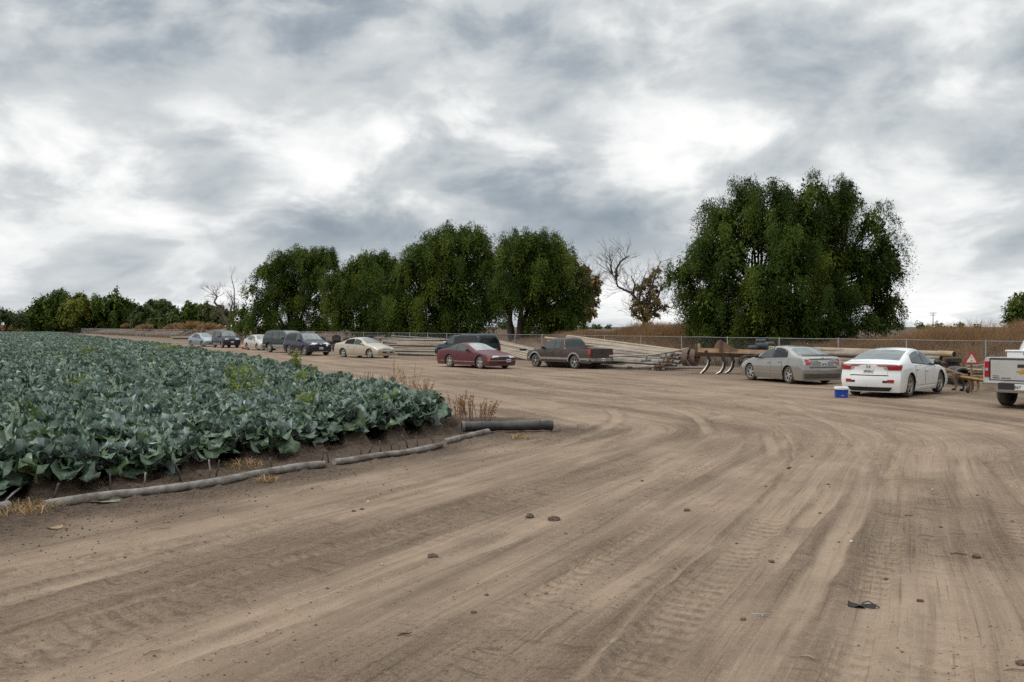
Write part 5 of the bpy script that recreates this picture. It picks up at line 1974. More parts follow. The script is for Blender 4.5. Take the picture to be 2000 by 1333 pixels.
mb = MB()
TM = Matrix.Translation(sg) @ Matrix.Rotation(R(-18), 4, 'Z')
mb.prism([(x * 1.0, z) for x, z in tri(.262, .13)], -.006, .006, TM)
sgo = mb.build('warning_triangle', pmat('sign_red', (.36, .045, .05), .5), cul)
mb = MB()
mb.prism(tri(.178, .02), -.0105, -.006, TM @ Matrix.Translation((0, 0, -.01)))
mb.build('sign_face', pmat('sign_cream', (.68, .62, .50), .55), sgo)
for zz in (.075, -.035):
    mb = MB()
    mb.lathe([(.018, 0), (.015, .01), (0, .012)], 10, TM @ Matrix.Translation((0, -.0105, zz)) @ Matrix.Rotation(PI / 2, 4, 'X'))
    mb.build('bolt', M_DKSTEEL, sgo, True)

# dark ribbed culvert pipe behind it
M_CULV = pmat('culvert_plastic', (0.06, 0.066, 0.07), 0.55, 0, 0.2, 4.0, (0.035, 0.038, 0.04))
A, B = at(1853, 716, 38.6), at(1882, 722, 36.6)
A.z, B.z = .34, .34
mb = MB()
d = (B - A).normalized()
prof = []
Ln = (B - A).length
for i in range(33):
    h = Ln * i / 32
    prof.append((.335 + (.014 if i % 2 else -.006), h))
mb.lathe(prof + [(.28, Ln), (.28, Ln - .5)], 26, Matrix.Translation(A) @ d.to_track_quat('Z', 'Y').to_matrix().to_4x4(), closed=True)
cv = mb.build('culvert_pipe', M_CULV, None, True, 40)
tag(cv, 'thick dark grey ribbed culvert pipe lying behind the warning triangle', 'culvert pipe')
mb = MB()
for h in (Ln * .45, Ln - .01):
    Mx = Matrix.Translation(A + d * h) @ d.to_track_quat('Z', 'Y').to_matrix().to_4x4()
    mb.tube([Mx @ Vector((.352 * math.cos(t), .352 * math.sin(t), 0)) for t in np.linspace(0, 2 * PI, 27)], .010, 5, cap=False)
mb.build('band', M_STEEL, cv, True)
for k, (x0, y0, x1, y1) in enumerate(((1888, 716, 1926, 713), (1890, 721, 1930, 724), (1892, 727, 1930, 718), (1886, 731, 1928, 730))):
    pipe(at(x0, y0, 36.2 + .2 * k), at(x1, y1, 35.6 + .2 * k), .03, (M_PIPEG, M_PIPEY, M_PIPEG, M_DKSTEEL)[k], 'thin scrap pipe lying between the warning triangle and the silver pickup', 'thin scrap pipes behind the cultivator')

# ================================================================== cooler, barrel, small things
cx_, cy_ = 9.83, 29.7
cl = empty('cool_box', (cx_, cy_, hz(cx_, cy_)), R(-8))
tag(cl, 'small blue picnic cooler with a white lid standing by the white sedan', 'cooler')
M_COOLB = pmat('cooler_blue', (0.008, 0.045, 0.30), 0.45, 0, .05)
M_COOLW = pmat('cooler_white', (0.72, 0.72, 0.70), 0.5, 0, .05)
mb = MB()
Mq = Matrix.Identity(4)


def tapered(x, y, z0, z1, k, c):
    m_ = MB()
    for_ = []
    vs = []
    for z, f in ((z0, k), (z0 + .02, k + .01), (z1, 1.0)):
        X_, Y_ = x * f, y * f
        vs += [(-X_ + c, -Y_, z), (X_ - c, -Y_, z), (X_, -Y_ + c, z), (X_, Y_ - c, z), (X_ - c, Y_, z), (-X_ + c, Y_, z), (-X_, Y_ - c, z), (-X_, -Y_ + c, z)]
    fs = [tuple(reversed(range(8))), tuple(range(16, 24))]
    for r_ in range(2):
        for q in range(8):
            fs.append((r_ * 8 + q, r_ * 8 + (q + 1) % 8, r_ * 8 + 8 + (q + 1) % 8, r_ * 8 + 8 + q))
    m_.add(vs, fs)
    return m_


tapered(.185, .125, 0, .255, .92, .035).build('tub', M_COOLB, cl)
mb = MB()
mb.box(-.197, .197, -.137, .137, .256, .325, .018)
mb.build('lid', M_COOLW, cl)
mb = MB()
mb.tube([(-.19, 0, .22), (-.20, -.06, .262), (-.205, -.148, .262), (0, -.155, .252), (.205, -.148, .262), (.20, -.06, .262), (.19, 0, .22)], .010, 6)
mb.build('handle', M_COOLW, cl, True)
mb = MB()
for k in range(6):
    mb.box(-.02 + .014 * k, -.011 + .014 * k, -.1245, -.120, .065, .077)
mb.build('lettering', M_COOLW, cl)
cx2, cy2 = G(476.5, 682.5)
cl2 = empty('cool_box', (cx2, cy2, 0), R(-30))
tag(cl2, 'tiny red picnic cooler with a white lid beside the champagne sedan', 'cooler')
tapered(.21, .14, 0, .26, .92, .035).build('tub', pmat('cooler_red', (.42, .02, .03), .45), cl2)
mb = MB()
mb.box(-.22, .22, -.15, .15, .261, .33, .018)
mb.build('lid', M_COOLW, cl2)

p = at(1021.5, 690, 67.0)
br = empty('barrel', (p.x, p.y, 0))
tag(br, 'dark green barrel standing between the maroon coupe and the brown pickup', 'barrel')
mb = MB()
mb.lathe([(0, 0), (.22, 0), (.235, .03), (.225, .2), (.238, .24), (.225, .28), (.225, .48), (.238, .52), (.225, .56), (.232, .66), (.20, .66), (.20, .60), (0, .60)], 20)
mb.build('shell', pmat('barrel_green', (.022, .032, .026), .5, 0, .15, 5.0), br, True, 40)
mb = MB()
mb.lathe([(.228, .665), (.245, .67), (.245, .70), (.19, .72), (0, .73)], 20)
mb.build('lid', pmat('barrel_lid', (.03, .04, .034), .5), br, True, 40)

# flat trailer with pipes at the far end of the row
tp = at(368, 668, 124)
tr = empty('flat_trailer', (tp.x, tp.y, 0), R(-15))
tag(tr, 'low flat trailer stacked with pale pipes behind the icy blue hatchback', 'trailer')
mb = MB()
mb.box(-1.6, 2.4, -.9, .9, .62, .76, .02)
mb.build('deck', M_DKSTEEL, tr)
for sg_ in (-1, 1):
    w_ = wheel(tr, .9, sg_ * .8, .36, .2, 'steel', sg_)
mb = MB()
for k in range(8):
    mb.tube([(-2.0 + .1 * k, -.8 + .22 * k, .84), (2.3, -.8 + .22 * k, .84)], .075, 7)
mb.build('load', M_PIPEB, tr, True, 40)

# dark machinery by the fence
M_MACH = pmat('dark_machinery', (0.035, 0.033, 0.032), 0.7, 0.2, 0.2, 4.0, (0.075, 0.06, 0.05))
for (px, Z, wd, lab) in ((655, 86, 1.8, 'dark seed planter frame half hidden behind the navy sport utility vehicle'), (722, 84, 2.0, 'dark planter frame with hoppers behind the roof of the gold sedan')):
    p = at(px, 690, Z)
    mc = empty('planter_frame', (p.x, p.y, 0))
    tag(mc, lab, 'farm implement')
    mb = MB()
    mb.box(-wd, wd, -.12, .12, .70, .92, .02)
    mb.box(-wd, wd, .9, 1.1, .66, .84, .02)
    for x_ in (-wd * .8, 0, wd * .8):
        mb.box(x_ - .06, x_ + .06, .125, .895, .70, .80)
    mb.build('frame', M_MACH, mc)
    for k, x_ in enumerate((-wd * .7, wd * .05, wd * .6)):
        h_ = (.35, .5, .28)[k]
        mb = MB()
        mb.box(x_ - .35, x_ + .35, -.25, .25, .925, .93 + h_, .06)
        mb.lathe([(.3, 0), (.26, .05), (0, .07)], 12, Matrix.Translation((x_, 0, .93 + h_)))
        mb.build('hopper', M_MACH, mc, True, 30)
        wheel(mc, x_, -.3, .32, .16, 'steel', 1)

# ================================================================== trees
rng = np.random.default_rng(11)
M_PEPPER = leaf_mat('pepper_leaves', (0.012, 0.025, 0.004), (0.052, 0.084, 0.012), (0.185, 0.210, 0.030), 0.65, 0.16, 0.08)
M_PEPPERY = leaf_mat('pepper_leaves_yellow', (0.07, 0.10, 0.012), (0.14, 0.155, 0.02), (0.24, 0.22, 0.025), 0.6, 0.30, 0.2)
M_BUSHY = leaf_mat('bush_leaves', (0.035, 0.055, 0.016), (0.07, 0.10, 0.028), (0.13, 0.155, 0.045), 0.6, 0.25, 0.2)
M_AUTUMN = leaf_mat('autumn_leaves', (0.12, 0.09, 0.03), (0.23, 0.16, 0.06), (0.27, 0.24, 0.08), 0.6, 0.3, 0.2)
M_DRYTREE = pmat('bare_wood', (0.15, 0.12, 0.095), 0.9, 0, 0.2, 5.0)


def leaf_cloud(centers, radii, n_total, leaf_l, leaf_w, drop, seed, squash=0.85, tint_l=None, shell=0.5, per=5):
    """hanging sprigs spread through lobes; returns V, Q, tint"""
    g = np.random.default_rng(seed)
    centers = np.asarray(centers, float)
    radii = np.asarray(radii, float)
    w = radii**2
    w /= w.sum()
    ns = n_total // per
    k = g.choice(len(centers), ns, p=w)
    # points in the lobes, gathered near the surface and in smaller tufts
    v = g.normal(size=(ns, 3))
    v /= np.linalg.norm(v, axis=1)[:, None] + 1e-9
    # tufts: pull directions towards a few preferred ones per lobe
    nt = 10
    tdir = g.normal(size=(len(centers), nt, 3))
    tdir /= np.linalg.norm(tdir, axis=2)[:, :, None]
    tid = g.integers(0, nt, ns)
    tv = tdir[k, tid]
    inner = g.random(ns) < 0.22
    rt_ = 0.62 + 0.56 * g.random((len(centers), nt))
    rad_k = radii[k]
    P = centers[k] + tv * (1.03 * rad_k * rt_[k, tid])[:, None] * np.array([1, 1, squash])
    P += np.clip(g.normal(size=(ns, 3)), -1.7, 1.7) * (rad_k * 0.125)[:, None] * np.array([1, 1, .6])
    P[:, 2] -= np.minimum(g.exponential(0.26, ns), .8) * rad_k - .10 * rad_k
    Pin = centers[k] + v * (rad_k * (.15 + .4 * g.random(ns)))[:, None]
    P = np.where(inner[:, None], Pin, P)
    v = np.where(inner[:, None], v, tv)
    tuft_t = g.random((len(centers), nt))
    lobe_t = g.random(len(centers)) if tint_l is None else np.asarray(tint_l)
    tint_s = 0.36 * lobe_t[k] + 0.56 * tuft_t[k, tid] + 0.12 * g.random(ns) - .08
    # each sprig is an arc: outwards then down
    ln = drop * (0.55 + 0.9 * g.random(ns))
    out = v.copy()
    out[:, 2] = np.maximum(out[:, 2], -0.1) * 0.5
    out += 0.25 * g.normal(size=(ns, 3))
    t = (np.arange(per)[None, :] + g.random((ns, per))) / per
    pos = P[:, None, :] + out[:, None, :] * (ln[:, None] * 0.55 * t)[:, :, None]
    pos[:, :, 2] -= (ln[:, None] * (t**1.6)) * 0.95
    pos += g.normal(size=pos.shape) * (leaf_l * 0.30)
    n = ns * per
    pos = pos.reshape(n, 3)
    # leaf direction: mostly hanging
    d = g.normal(size=(n, 3)) * 0.55
    d[:, 2] -= 0.75
    d += np.repeat(out, per, axis=0) * 0.5
    d /= np.linalg.norm(d, axis=1)[:, None]
    u = np.repeat(v + np.array([0, 0, .45]), per, axis=0) + 0.30 * g.normal(size=(n, 3))
    s = np.cross(d, u)
    s /= np.linalg.norm(s, axis=1)[:, None] + 1e-9
    big = np.repeat(np.where(inner, 1.5, 1.0), per)
    L = leaf_l * (0.6 + 0.8 * g.random(n)) * big
    Wd = leaf_w * (0.6 + 0.8 * g.random(n)) * big * np.where(big > 1, 1.5, 1.0)
    a = pos
    b = pos + d * (L * 0.45)[:, None] + s * (Wd * 0.5)[:, None]
    c = pos + d * L[:, None]
    e = pos + d * (L * 0.45)[:, None] - s * (Wd * 0.5)[:, None]
    V = np.stack([a, b, c, e], 1).reshape(-1, 3)
    Q = np.arange(n * 4).reshape(n, 4)
    tint = np.clip(np.repeat(tint_s, per) + 0.10 * (g.random(n) - 0.5), 0, 1)
    return V, Q, np.repeat(tint, 4)


def limb(mb, a, b, r0, r1, rnd, bend=0.12, n=6, seg=5):
    a, b = Vector(a), Vector(b)
    L = (b - a).length
    pts, rad = [], []
    off = Vector((rnd.uniform(-1, 1), rnd.uniform(-1, 1), rnd.uniform(-.3, .6))) * L * bend
    for i in range(seg + 1):
        f = i / seg
        pts.append(a + (b - a) * f + off * math.sin(PI * f))
        rad.append(r0 + (r1 - r0) * f)
    mb.tube(pts, rad, n)
    return pts


def tree(name, label, base, lobes, Y, group, mat_, n_leaf, leaf_l, leaf_w, drop, seed, depth=0.45, trunks=4, tint=None, shell=0.5, fill=0.35, trunk_r=.25, cat='tree'):
    """lobes: (px, py, radius px) traced from the photograph at distance Y, spread in depth round the trunk"""
    rnd_ = random.Random(seed)
    bz = base[2]
    root = empty(name, base)
    tag(root, label, cat, group)
    cs, rs, tl = [], [], []
    xs_ = [l[0] for l in lobes]
    halfw = (max(xs_) - min(xs_)) / 2 / 1944 * Y
    cxm = (max(xs_) + min(xs_)) / 2
    for i, l in enumerate(lobes):
        px, py, r = l[:3]
        # depth from an elliptical plan: lobes near the middle may lie well in front or behind
        fx = min(1.0, abs(px - cxm) / 1944 * Y / max(halfw, 1))
        span = math.sqrt(max(0.05, 1 - fx * fx)) * halfw * depth
        for rep in range(2):
            if rep == 1 and rnd_.random() > fill * 2:
                continue
            dz = rnd_.uniform(-1, 1) * span if rep else -abs(rnd_.uniform(0.3, 1.0)) * span if fx < .8 else rnd_.uniform(-.4, .4) * span
            if rep:
                dz = abs(dz)
            p = at(px, py, Y + dz)
            cs.append((p.x - base[0], p.y - base[1], p.z - bz))
            rs.append(r / 1944 * Y)
            tl.append(l[3] if len(l) > 3 else rnd_.random())
    V, Q, t = leaf_cloud(cs, rs, n_leaf, leaf_l, leaf_w, drop, seed, 0.95, tl, shell)
    V[:, 2] = np.maximum(V[:, 2], 0.05)
    mb = MB()
    stems = []
    for k in range(trunks):
        a = 2 * PI * k / trunks + rnd_.uniform(-.4, .4)
        foot = Vector((math.cos(a) * trunk_r * 1.2, math.sin(a) * trunk_r * 1.2, -0.3))
        top = Vector((math.cos(a) * halfw * .30, math.sin(a) * halfw * .22, max(c[2] for c in cs) * rnd_.uniform(.30, .42)))
        limb(mb, foot, top, trunk_r * rnd_.uniform(.8, 1.1), trunk_r * .5, rnd_, .1, 8)
        stems.append(top)
    for c, r in zip(cs, rs):
        cv_ = Vector(c)
        s_ = min(stems, key=lambda q: (q - cv_).length)
        if cv_.z > s_.z * .6:
            pts = limb(mb, s_, cv_, trunk_r * .38, trunk_r * .08, rnd_, .14, 5)
            for q in range(4):
                tipd = Vector((rnd_.uniform(-1, 1), rnd_.uniform(-1, 1), rnd_.uniform(-.3, 1))) * r * .8
                limb(mb, pts[3 + q % 2], cv_ + tipd, trunk_r * .12, trunk_r * .03, rnd_, .12, 4, 3)
    mb.build('trunk', M_BARK, root, True)
    link_mesh('crown', np_mesh('crown', V, Q, mat_, False, None, {'tint': t}), root)
    return root


def tbase(px, Y):
    p = at(px, 640, Y)
    return (p.x, p.y, 0.35)


GT = 'pepper trees in the row behind the fence'
BIG = [(1410, 425, 46), (1462, 392, 46, .3), (1525, 392, 42, .2), (1588, 372, 42, .3), (1648, 382, 40, .2), (1700, 432, 40, .2), (1728, 482, 34, .2), (1708, 540, 44, .1), (1672, 500, 46, .15),  # last value is leaf tone; low ones paint the shaded right side
       (1385, 480, 50, .35), (1362, 512, 24), (1430, 500, 60, .4), (1480, 450, 55, .35), (1540, 455, 50, .5), (1600, 440, 60, .45), (1610, 500, 58, .7), (1535, 520, 60, .65), (1480, 540, 55, .5),
       (1334, 528, 28, .5), (1350, 570, 38, .55), (1390, 575, 50, .5), (1365, 610, 32, .6), (1420, 610, 48, .6), (1480, 605, 50, .6), (1540, 590, 55, .55), (1600, 575, 55, .5), (1650, 580, 40, .15),
       (1725, 598, 30, .3), (1700, 622, 24, .3), (1742, 585, 18, .3), (1405, 638, 26, .5), (1460, 640, 30, .5), (1520, 636, 32, .5), (1580, 632, 34, .4), (1635, 622, 32, .3), (1570, 415, 40, .3), (1745, 515, 16, .2), (1440, 648, 18, .4), (1500, 650, 18, .3), (1555, 648, 18, .3), (1610, 645, 18, .3), (1385, 640, 16, .5)]
tree('pepper_tree', 'tall dark green drooping pepper tree standing alone behind the grey sedan', tbase(1535, 64), BIG, 63, GT, M_PEPPER, 260000, .17, .05, .75, 3, .5, 5, None, .42, .38, .34)
T2 = [(1015, 465, 22, .5), (1050, 462, 20, .5), (990, 478, 20, .4), (1085, 478, 22, .6), (1110, 505, 20, .6), (1010, 480, 36, .5), (1048, 478, 34, .4), (1085, 500, 34, .55), (1112, 535, 30, .5), (1128, 575, 22, .5), (985, 510, 34, .4), (1030, 520, 48, .4), (1075, 550, 46, .6), (1110, 595, 32, .5), (1000, 560, 34, .25),
      (1088, 610, 34, .5), (1060, 600, 36, .5), (1125, 610, 18, .5), (975, 545, 24, .3), (1045, 560, 40, .4), (1076, 628, 18, .5), (985, 590, 22, .2), (1100, 632, 14, .4)]
tree('pepper_tree', 'broad pepper tree with open leaning trunks, right end of the row behind the fence', tbase(1015, 86), T2, 86, GT, M_PEPPER, 105000, .22, .058, .9, 5, .5, 5, None, .45, .35, .34)
T3 = [(880, 455, 24, .5), (910, 452, 22, .4), (845, 468, 22, .4), (938, 462, 20, .5), (905, 470, 34, .4), (860, 472, 34, .45), (820, 490, 32, .4), (935, 478, 26, .4), (795, 515, 26, .4), (780, 550, 26, .35), (840, 515, 46, .45), (890, 510, 46, .4), (930, 515, 30, .3), (795, 590, 34, .5), (840, 565, 46, .5),
      (890, 560, 46, .45), (925, 570, 30, .4), (780, 620, 26, .6), (820, 620, 32, .55), (865, 610, 38, .5), (905, 610, 34, .5), (932, 605, 20, .5), (955, 500, 26, .35), (960, 520, 30, .5), (962, 570, 32, .4), (768, 560, 30, .5), (766, 610, 28, .4), (958, 545, 26, .3), (958, 600, 28, .4), (765, 585, 24, .4), (768, 545, 18, .4), (790, 640, 14, .5), (830, 642, 16, .4), (870, 640, 16, .5), (910, 638, 16, .4), (935, 636, 12, .3)]
tree('pepper_tree', 'highest rounded pepper tree of the row behind the teal pickup, hanging to the ground', tbase(862, 100), T3, 100, GT, M_PEPPER, 120000, .25, .065, 1.05, 7, .5, 4, None, .45, .4, .32)
T4 = [(720, 505, 18, .5), (745, 503, 16, .4), (690, 515, 16, .4), (765, 515, 16, .5), (745, 512, 24, .5), (712, 514, 24, .5), (685, 535, 26, .4), (735, 540, 36, .4), (700, 570, 34, .45), (745, 580, 34, .45), (672, 575, 16, .5), (670, 618, 20, .6), (710, 618, 30, .4), (750, 620, 26, .3), (765, 545, 22, .4), (664, 545, 28, .4), (660, 575, 28, .5), (762, 535, 26, .4), (662, 600, 22, .4), (690, 640, 14, .5), (720, 642, 14, .4), (752, 640, 14, .3)]
tree('pepper_tree', 'lower mid-green pepper tree filling the row behind the gold sedan', tbase(718, 116), T4, 116, GT, M_PEPPER, 72000, .28, .075, 1.1, 9, .45, 3, None, .45, .4, .28)
T5 = [(585, 495, 18, .5), (612, 500, 18, .5), (640, 498, 18, .4), (560, 500, 16, .5), (540, 512, 16, .5), (520, 525, 14, .5), (590, 505, 24, .4), (635, 505, 24, .5), (548, 512, 22, .4), (560, 545, 34, .4), (610, 545, 36, .4), (645, 545, 20, .5), (515, 530, 20, .4), (495, 560, 16, .5), (530, 575, 26, .3), (575, 590, 32, .6), (625, 590, 32, .4),
      (472, 605, 18, .7), (490, 625, 20, .7), (530, 620, 24, .4), (580, 628, 24, .5), (625, 628, 24, .4), (648, 580, 14, .3), (465, 632, 12, .8), (505, 595, 18, .5), (515, 642, 12, .6), (550, 642, 12, .4), (590, 645, 12, .4), (630, 645, 12, .4), (660, 640, 10, .4)]
tree('pepper_tree', 'leftmost pepper tree of the main row, thinning out to yellowish low sprays on its left', tbase(570, 137), T5, 137, GT, M_PEPPER, 82000, .31, .082, 1.1, 11, .45, 4, None, .45, .35, .3)
GF = 'round trees beyond the far end of the fence'
F1 = [(100, 590, 24, .3), (72, 605, 24, .5), (125, 580, 16, .3), (60, 628, 18, .7), (105, 622, 26, .3), (135, 610, 20, .3), (128, 632, 16, .2)]
tree('pepper_tree', 'dark rounded tree left of the yellowing one beyond the fence end', tbase(95, 335), F1, 335, GF, M_PEPPER, 16000, .9, .36, 2.2, 21, .45, 3, None, .4, .4, .6)
F2 = [(145, 595, 14, .6), (160, 588, 13, .6), (138, 606, 13, .5), (155, 606, 14, .4)]
tree('pepper_tree', 'small yellow-green tree between the two dark rounded ones beyond the fence', tbase(150, 345), F2, 320, GF, M_PEPPERY, 9000, .9, .40, 1.8, 22, .45, 3, None, .4, .4, .5)
F3 = [(225, 585, 22, .3), (200, 590, 20, .35), (248, 600, 20, .2), (190, 612, 22, .35), (225, 612, 26, .3), (255, 622, 14, .2), (165, 620, 18, .4), (205, 632, 16, .3), (240, 632, 14, .2)]
tree('pepper_tree', 'large dark rounded tree right of the yellowing one beyond the fence end', tbase(215, 325), F3, 325, GF, M_PEPPER, 20000, .9, .36, 2.2, 23, .45, 3, None, .4, .4, .6)
GB2 = 'bushy trees of the low line far behind the fence'
for k, (lob, lab, Y_) in enumerate((
        ([(5, 612, 16), (25, 620, 14), (-20, 610, 18), (40, 625, 12)], 'bright green bushy tree at the left picture edge behind the bank', 300),
        ([(282, 605, 14), (268, 620, 12), (295, 622, 14)], 'low bushy tree immediately right of the large dark rounded tree', 255),
        ([(300, 592, 9), (318, 592, 10), (330, 600, 10), (312, 604, 8)], 'grey-green umbrella-topped tree rising over the low line', 300),
        ([(335, 615, 15), (320, 624, 12), (352, 622, 12)], 'low bright bushy tree below the umbrella-topped one', 240),
        ([(375, 603, 14), (392, 606, 14), (365, 615, 12), (385, 622, 14)], 'dark bushy tree left of the bare leaning branches', 240),
        ([(415, 602, 14), (432, 610, 14), (405, 618, 12), (428, 626, 12), (445, 615, 12)], 'dark bushy tree directly behind the bare leaning branches', 235))):
    tree('bushy_tree', lab, tbase(lob[0][0], Y_), lob, Y_, GB2, M_BUSHY if k != 4 else M_PEPPER, 7000, .65, .32, .8, 31 + k, .45, 2, None, .4, .4, .3)
tree('pepper_tree', 'pepper tree cut by the right picture edge behind the silver pickup',
     tbase(2040, 70), [(1985, 600, 16), (2005, 590, 24), (1975, 620, 10), (2010, 620, 24), (2050, 590, 40), (2060, 620, 34), (1992, 578, 12)], 70, 'trees at the edge', M_PEPPER, 14000, .24, .08, .8, 41, .5, 3, None, .42, .4, .22)


# ---- nearly bare trees
def bare_tree(name, label, Y, base, limbs, leaves, n_leaf, seed, mat_leaf, mat_wood, r0, twig=1.0, group=None, leaf_l=.22, leaf_w=.16):
    rnd_ = random.Random(seed)
    b = tbase(base, Y)
    root = empty(name, b)
    tag(root, label, 'tree', group)
    mb = MB()

    def loc(px, py, dz=0.0):
        p = at(px, py, Y + dz)
        return Vector((p.x - b[0], p.y - b[1], p.z - b[2]))
    tips = []

    def twigs(p, d, L, r, depth):
        if depth == 0 or L < 0.10:
            return
        q = p + d * L
        mid = p + d * L * .5 + Vector((rnd_.uniform(-1, 1), rnd_.uniform(-1, 1), rnd_.uniform(-1, 1))) * L * .12
        mb.tube([p, mid, q], [r, r * .8, r * .6], 4, cap=False)
        for _ in range(rnd_.choice((2, 2, 3))):
            nd = (d + Vector((rnd_.uniform(-1, 1), rnd_.uniform(-1, 1), rnd_.uniform(-.5, .9))) * .75).normalized()
            twigs(q if rnd_.random() < .6 else mid, nd, L * rnd_.uniform(.55, .85), r * .6, depth - 1)
        if depth <= 2:
            tips.append(q)
    for path, ra, rb in limbs:
        dzs = 0
        P = []
        for i, (x, y_) in enumerate(path):
            P.append(loc(x, y_, dzs))
            dzs += rnd_.uniform(-.35, .35) * twig
        n = len(P)
        ra, rb = ra * .75, rb * .75
        mb.tube(P, [ra + (rb - ra) * i / (n - 1) for i in range(n)], 7)
        for i in range(1, n):
            for _ in range(5 if i < n - 1 else 6):
                f = rnd_.random()
                p = P[i - 1].lerp(P[i], f)
                d = (P[i] - P[i - 1]).normalized()
                nd = (d * .5 + Vector((rnd_.uniform(-1, 1), rnd_.uniform(-1, 1), rnd_.uniform(-.4, 1)))).normalized()
                twigs(p, nd, rnd_.uniform(.5, 1.0) * twig, max(.014, rb * .5), 4)
    mb.build('trunk', mat_wood, root, True)
    cs = [tuple(loc(x, y_, rnd_.uniform(-1, 1) * .8)) for x, y_, r in leaves]
    rs = [r / 1944 * Y for _, _, r in leaves]
    if leaves:
        V, Q, t = leaf_cloud(cs, rs, n_leaf, leaf_l, leaf_w, .2, seed, 1.0, None, .2)
        link_mesh('crown', np_mesh('crown', V, Q, mat_leaf, False, None, {'tint': t}), root)


bare_tree('sycamore_tree', 'half-bare sycamore with twisting dark limbs and sparse brown leaves beside the tall lone tree', 80, 1258,
          [([(1258, 650), (1257, 620), (1247, 590), (1232, 572), (1222, 568), (1206, 560), (1203, 545), (1190, 530)], .22, .05),
           ([(1203, 548), (1204, 525), (1213, 510), (1228, 500)], .16, .05), ([(1196, 535), (1192, 520), (1196, 508)], .11, .05),
           ([(1262, 630), (1268, 600), (1270, 570), (1280, 535), (1290, 510)], .22, .03), ([(1258, 620), (1248, 595), (1252, 560), (1262, 530)], .2, .03),
           ([(1268, 610), (1285, 580), (1292, 558), (1305, 550)], .16, .03), ([(1264, 625), (1283, 605), (1300, 598), (1312, 602)], .2, .04), ([(1255, 625), (1240, 615), (1230, 600)], .2, .04),
           ([(1236, 575), (1240, 555), (1232, 540)], .12, .04)],
          [(1262, 590, 24), (1275, 565, 18), (1250, 560, 14), (1245, 590, 12), (1283, 590, 14), (1265, 612, 18), (1278, 538, 12), (1240, 605, 10), (1300, 600, 8), (1262, 545, 10), (1284, 525, 8), (1204, 535, 5), (1280, 612, 10)],
          4200, 51, M_AUTUMN, pmat('sycamore_bark', (.085, .066, .055), .9, 0, .2, 5.0, (.045, .035, .03)), .4, 1.0, None, .15, .10)
bare_tree('sycamore_tree', 'reddish autumn sycamore mostly hidden behind the right end of the tree row', 96, 1125,
          [([(1120, 650), (1125, 600), (1128, 560), (1122, 520), (1110, 500)], .4, .06), ([(1126, 590), (1145, 560), (1152, 530), (1140, 515)], .25, .05), ([(1126, 600), (1150, 585), (1168, 570), (1176, 548)], .22, .04),
           ([(1124, 610), (1140, 615), (1155, 605)], .18, .04), ([(1145, 560), (1160, 545), (1172, 540)], .14, .04)],
          [(1118, 515, 12), (1143, 530, 11), (1155, 550, 14), (1150, 580, 16), (1160, 562, 11), (1148, 605, 14), (1140, 618, 10), (1166, 545, 8), (1135, 555, 16), (1108, 508, 9)],
          3800, 53, M_AUTUMN, pmat('sycamore_bark', (.1, .08, .07), .9), .4, 1.0, None, .30, .22)
bare_tree('dead_tree', 'leafless grey tree leaning beside the boxy dark blue vehicle', 150, 443,
          [([(450, 652), (441, 625), (430, 605), (419, 590), (425, 580), (417, 572)], .36, .10), ([(448, 640), (450, 610), (455, 590), (450, 578)], .24, .06), ([(455, 640), (458, 600), (458, 565), (452, 540)], .20, .05),
           ([(441, 625), (432, 622), (418, 612)], .16, .05), ([(446, 630), (462, 615), (466, 600)], .16, .05)],
          [], 0, 55, M_AUTUMN, M_DRYTREE, .3, 1.2)

# ---- utility poles far away
for k, (px, top, bot) in enumerate(((1761, 608, 640), (1822, 611, 640))):
    Y_ = 560 if k == 0 else 600
    p = at(px, 640, Y_)
    po = empty('utility_pole', (p.x, p.y, 0))
    tag(po, ('wooden utility pole nearer to the tall lone tree' if k == 0 else 'wooden utility pole rising out of the dry brush'), 'utility pole', 'utility poles on the horizon')
    hgt_ = at(px, top, Y_).z
    mb = MB()
    mb.tube([(0, 0, -.5), (0, 0, hgt_)], [.26, .18], 8)
    mb.build('post', M_BARK, po, True)
    for zz, w_ in ((hgt_ - .5, 1.9), (hgt_ - 2.0, 1.7)) if k == 0 else ((hgt_ - .3, 2.1), (hgt_ - 1.6, 1.5)):
        mb = MB()
        mb.box(-w_, w_, .2, .4, zz - .12, zz + .12)
        for q in (-.9, -.4, .4, .9):
            mb.lathe([(.07, 0), (.09, .1), (.05, .3)], 6, Matrix.Translation((q * w_, .3, zz + .12)))
        mb.build('crossarm', M_BARK, po)

# ---- distant tree line on the horizon
cs, rs = [], []
for k in range(150):
    px = rng.uniform(-250, 2300)
    Y_ = rng.uniform(640, 800)
    p = at(px, 640, Y_)
    r_ = rng.uniform(2.0, 4.2)
    cs.append((p.x, p.y, r_ * .75))
    rs.append(r_)
V, Q, t = leaf_cloud(cs, rs, 26000, 1.3, .8, .8, 61, .7, None, .5)
V[:, 2] = np.maximum(V[:, 2], 0.0)
dt = link_mesh('distant_treeline', np_mesh('distant_treeline', V, Q, M_BUSHY, False, None, {'tint': t}))
tag(dt, 'low dark line of far-off trees along the horizon', 'tree line', None, 'stuff')

# ================================================================== dry grass on the bank
M_DRY = leaf_mat('dry_grass', (0.13, 0.075, 0.038), (0.27, 0.165, 0.088), (0.46, 0.32, 0.19), 0.8, 0.35, 0.1)
M_DRYG = leaf_mat('dry_weeds', (0.11, 0.082, 0.058), (0.20, 0.15, 0.105), (0.30, 0.235, 0.165), 0.8, 0.3, 0.1)


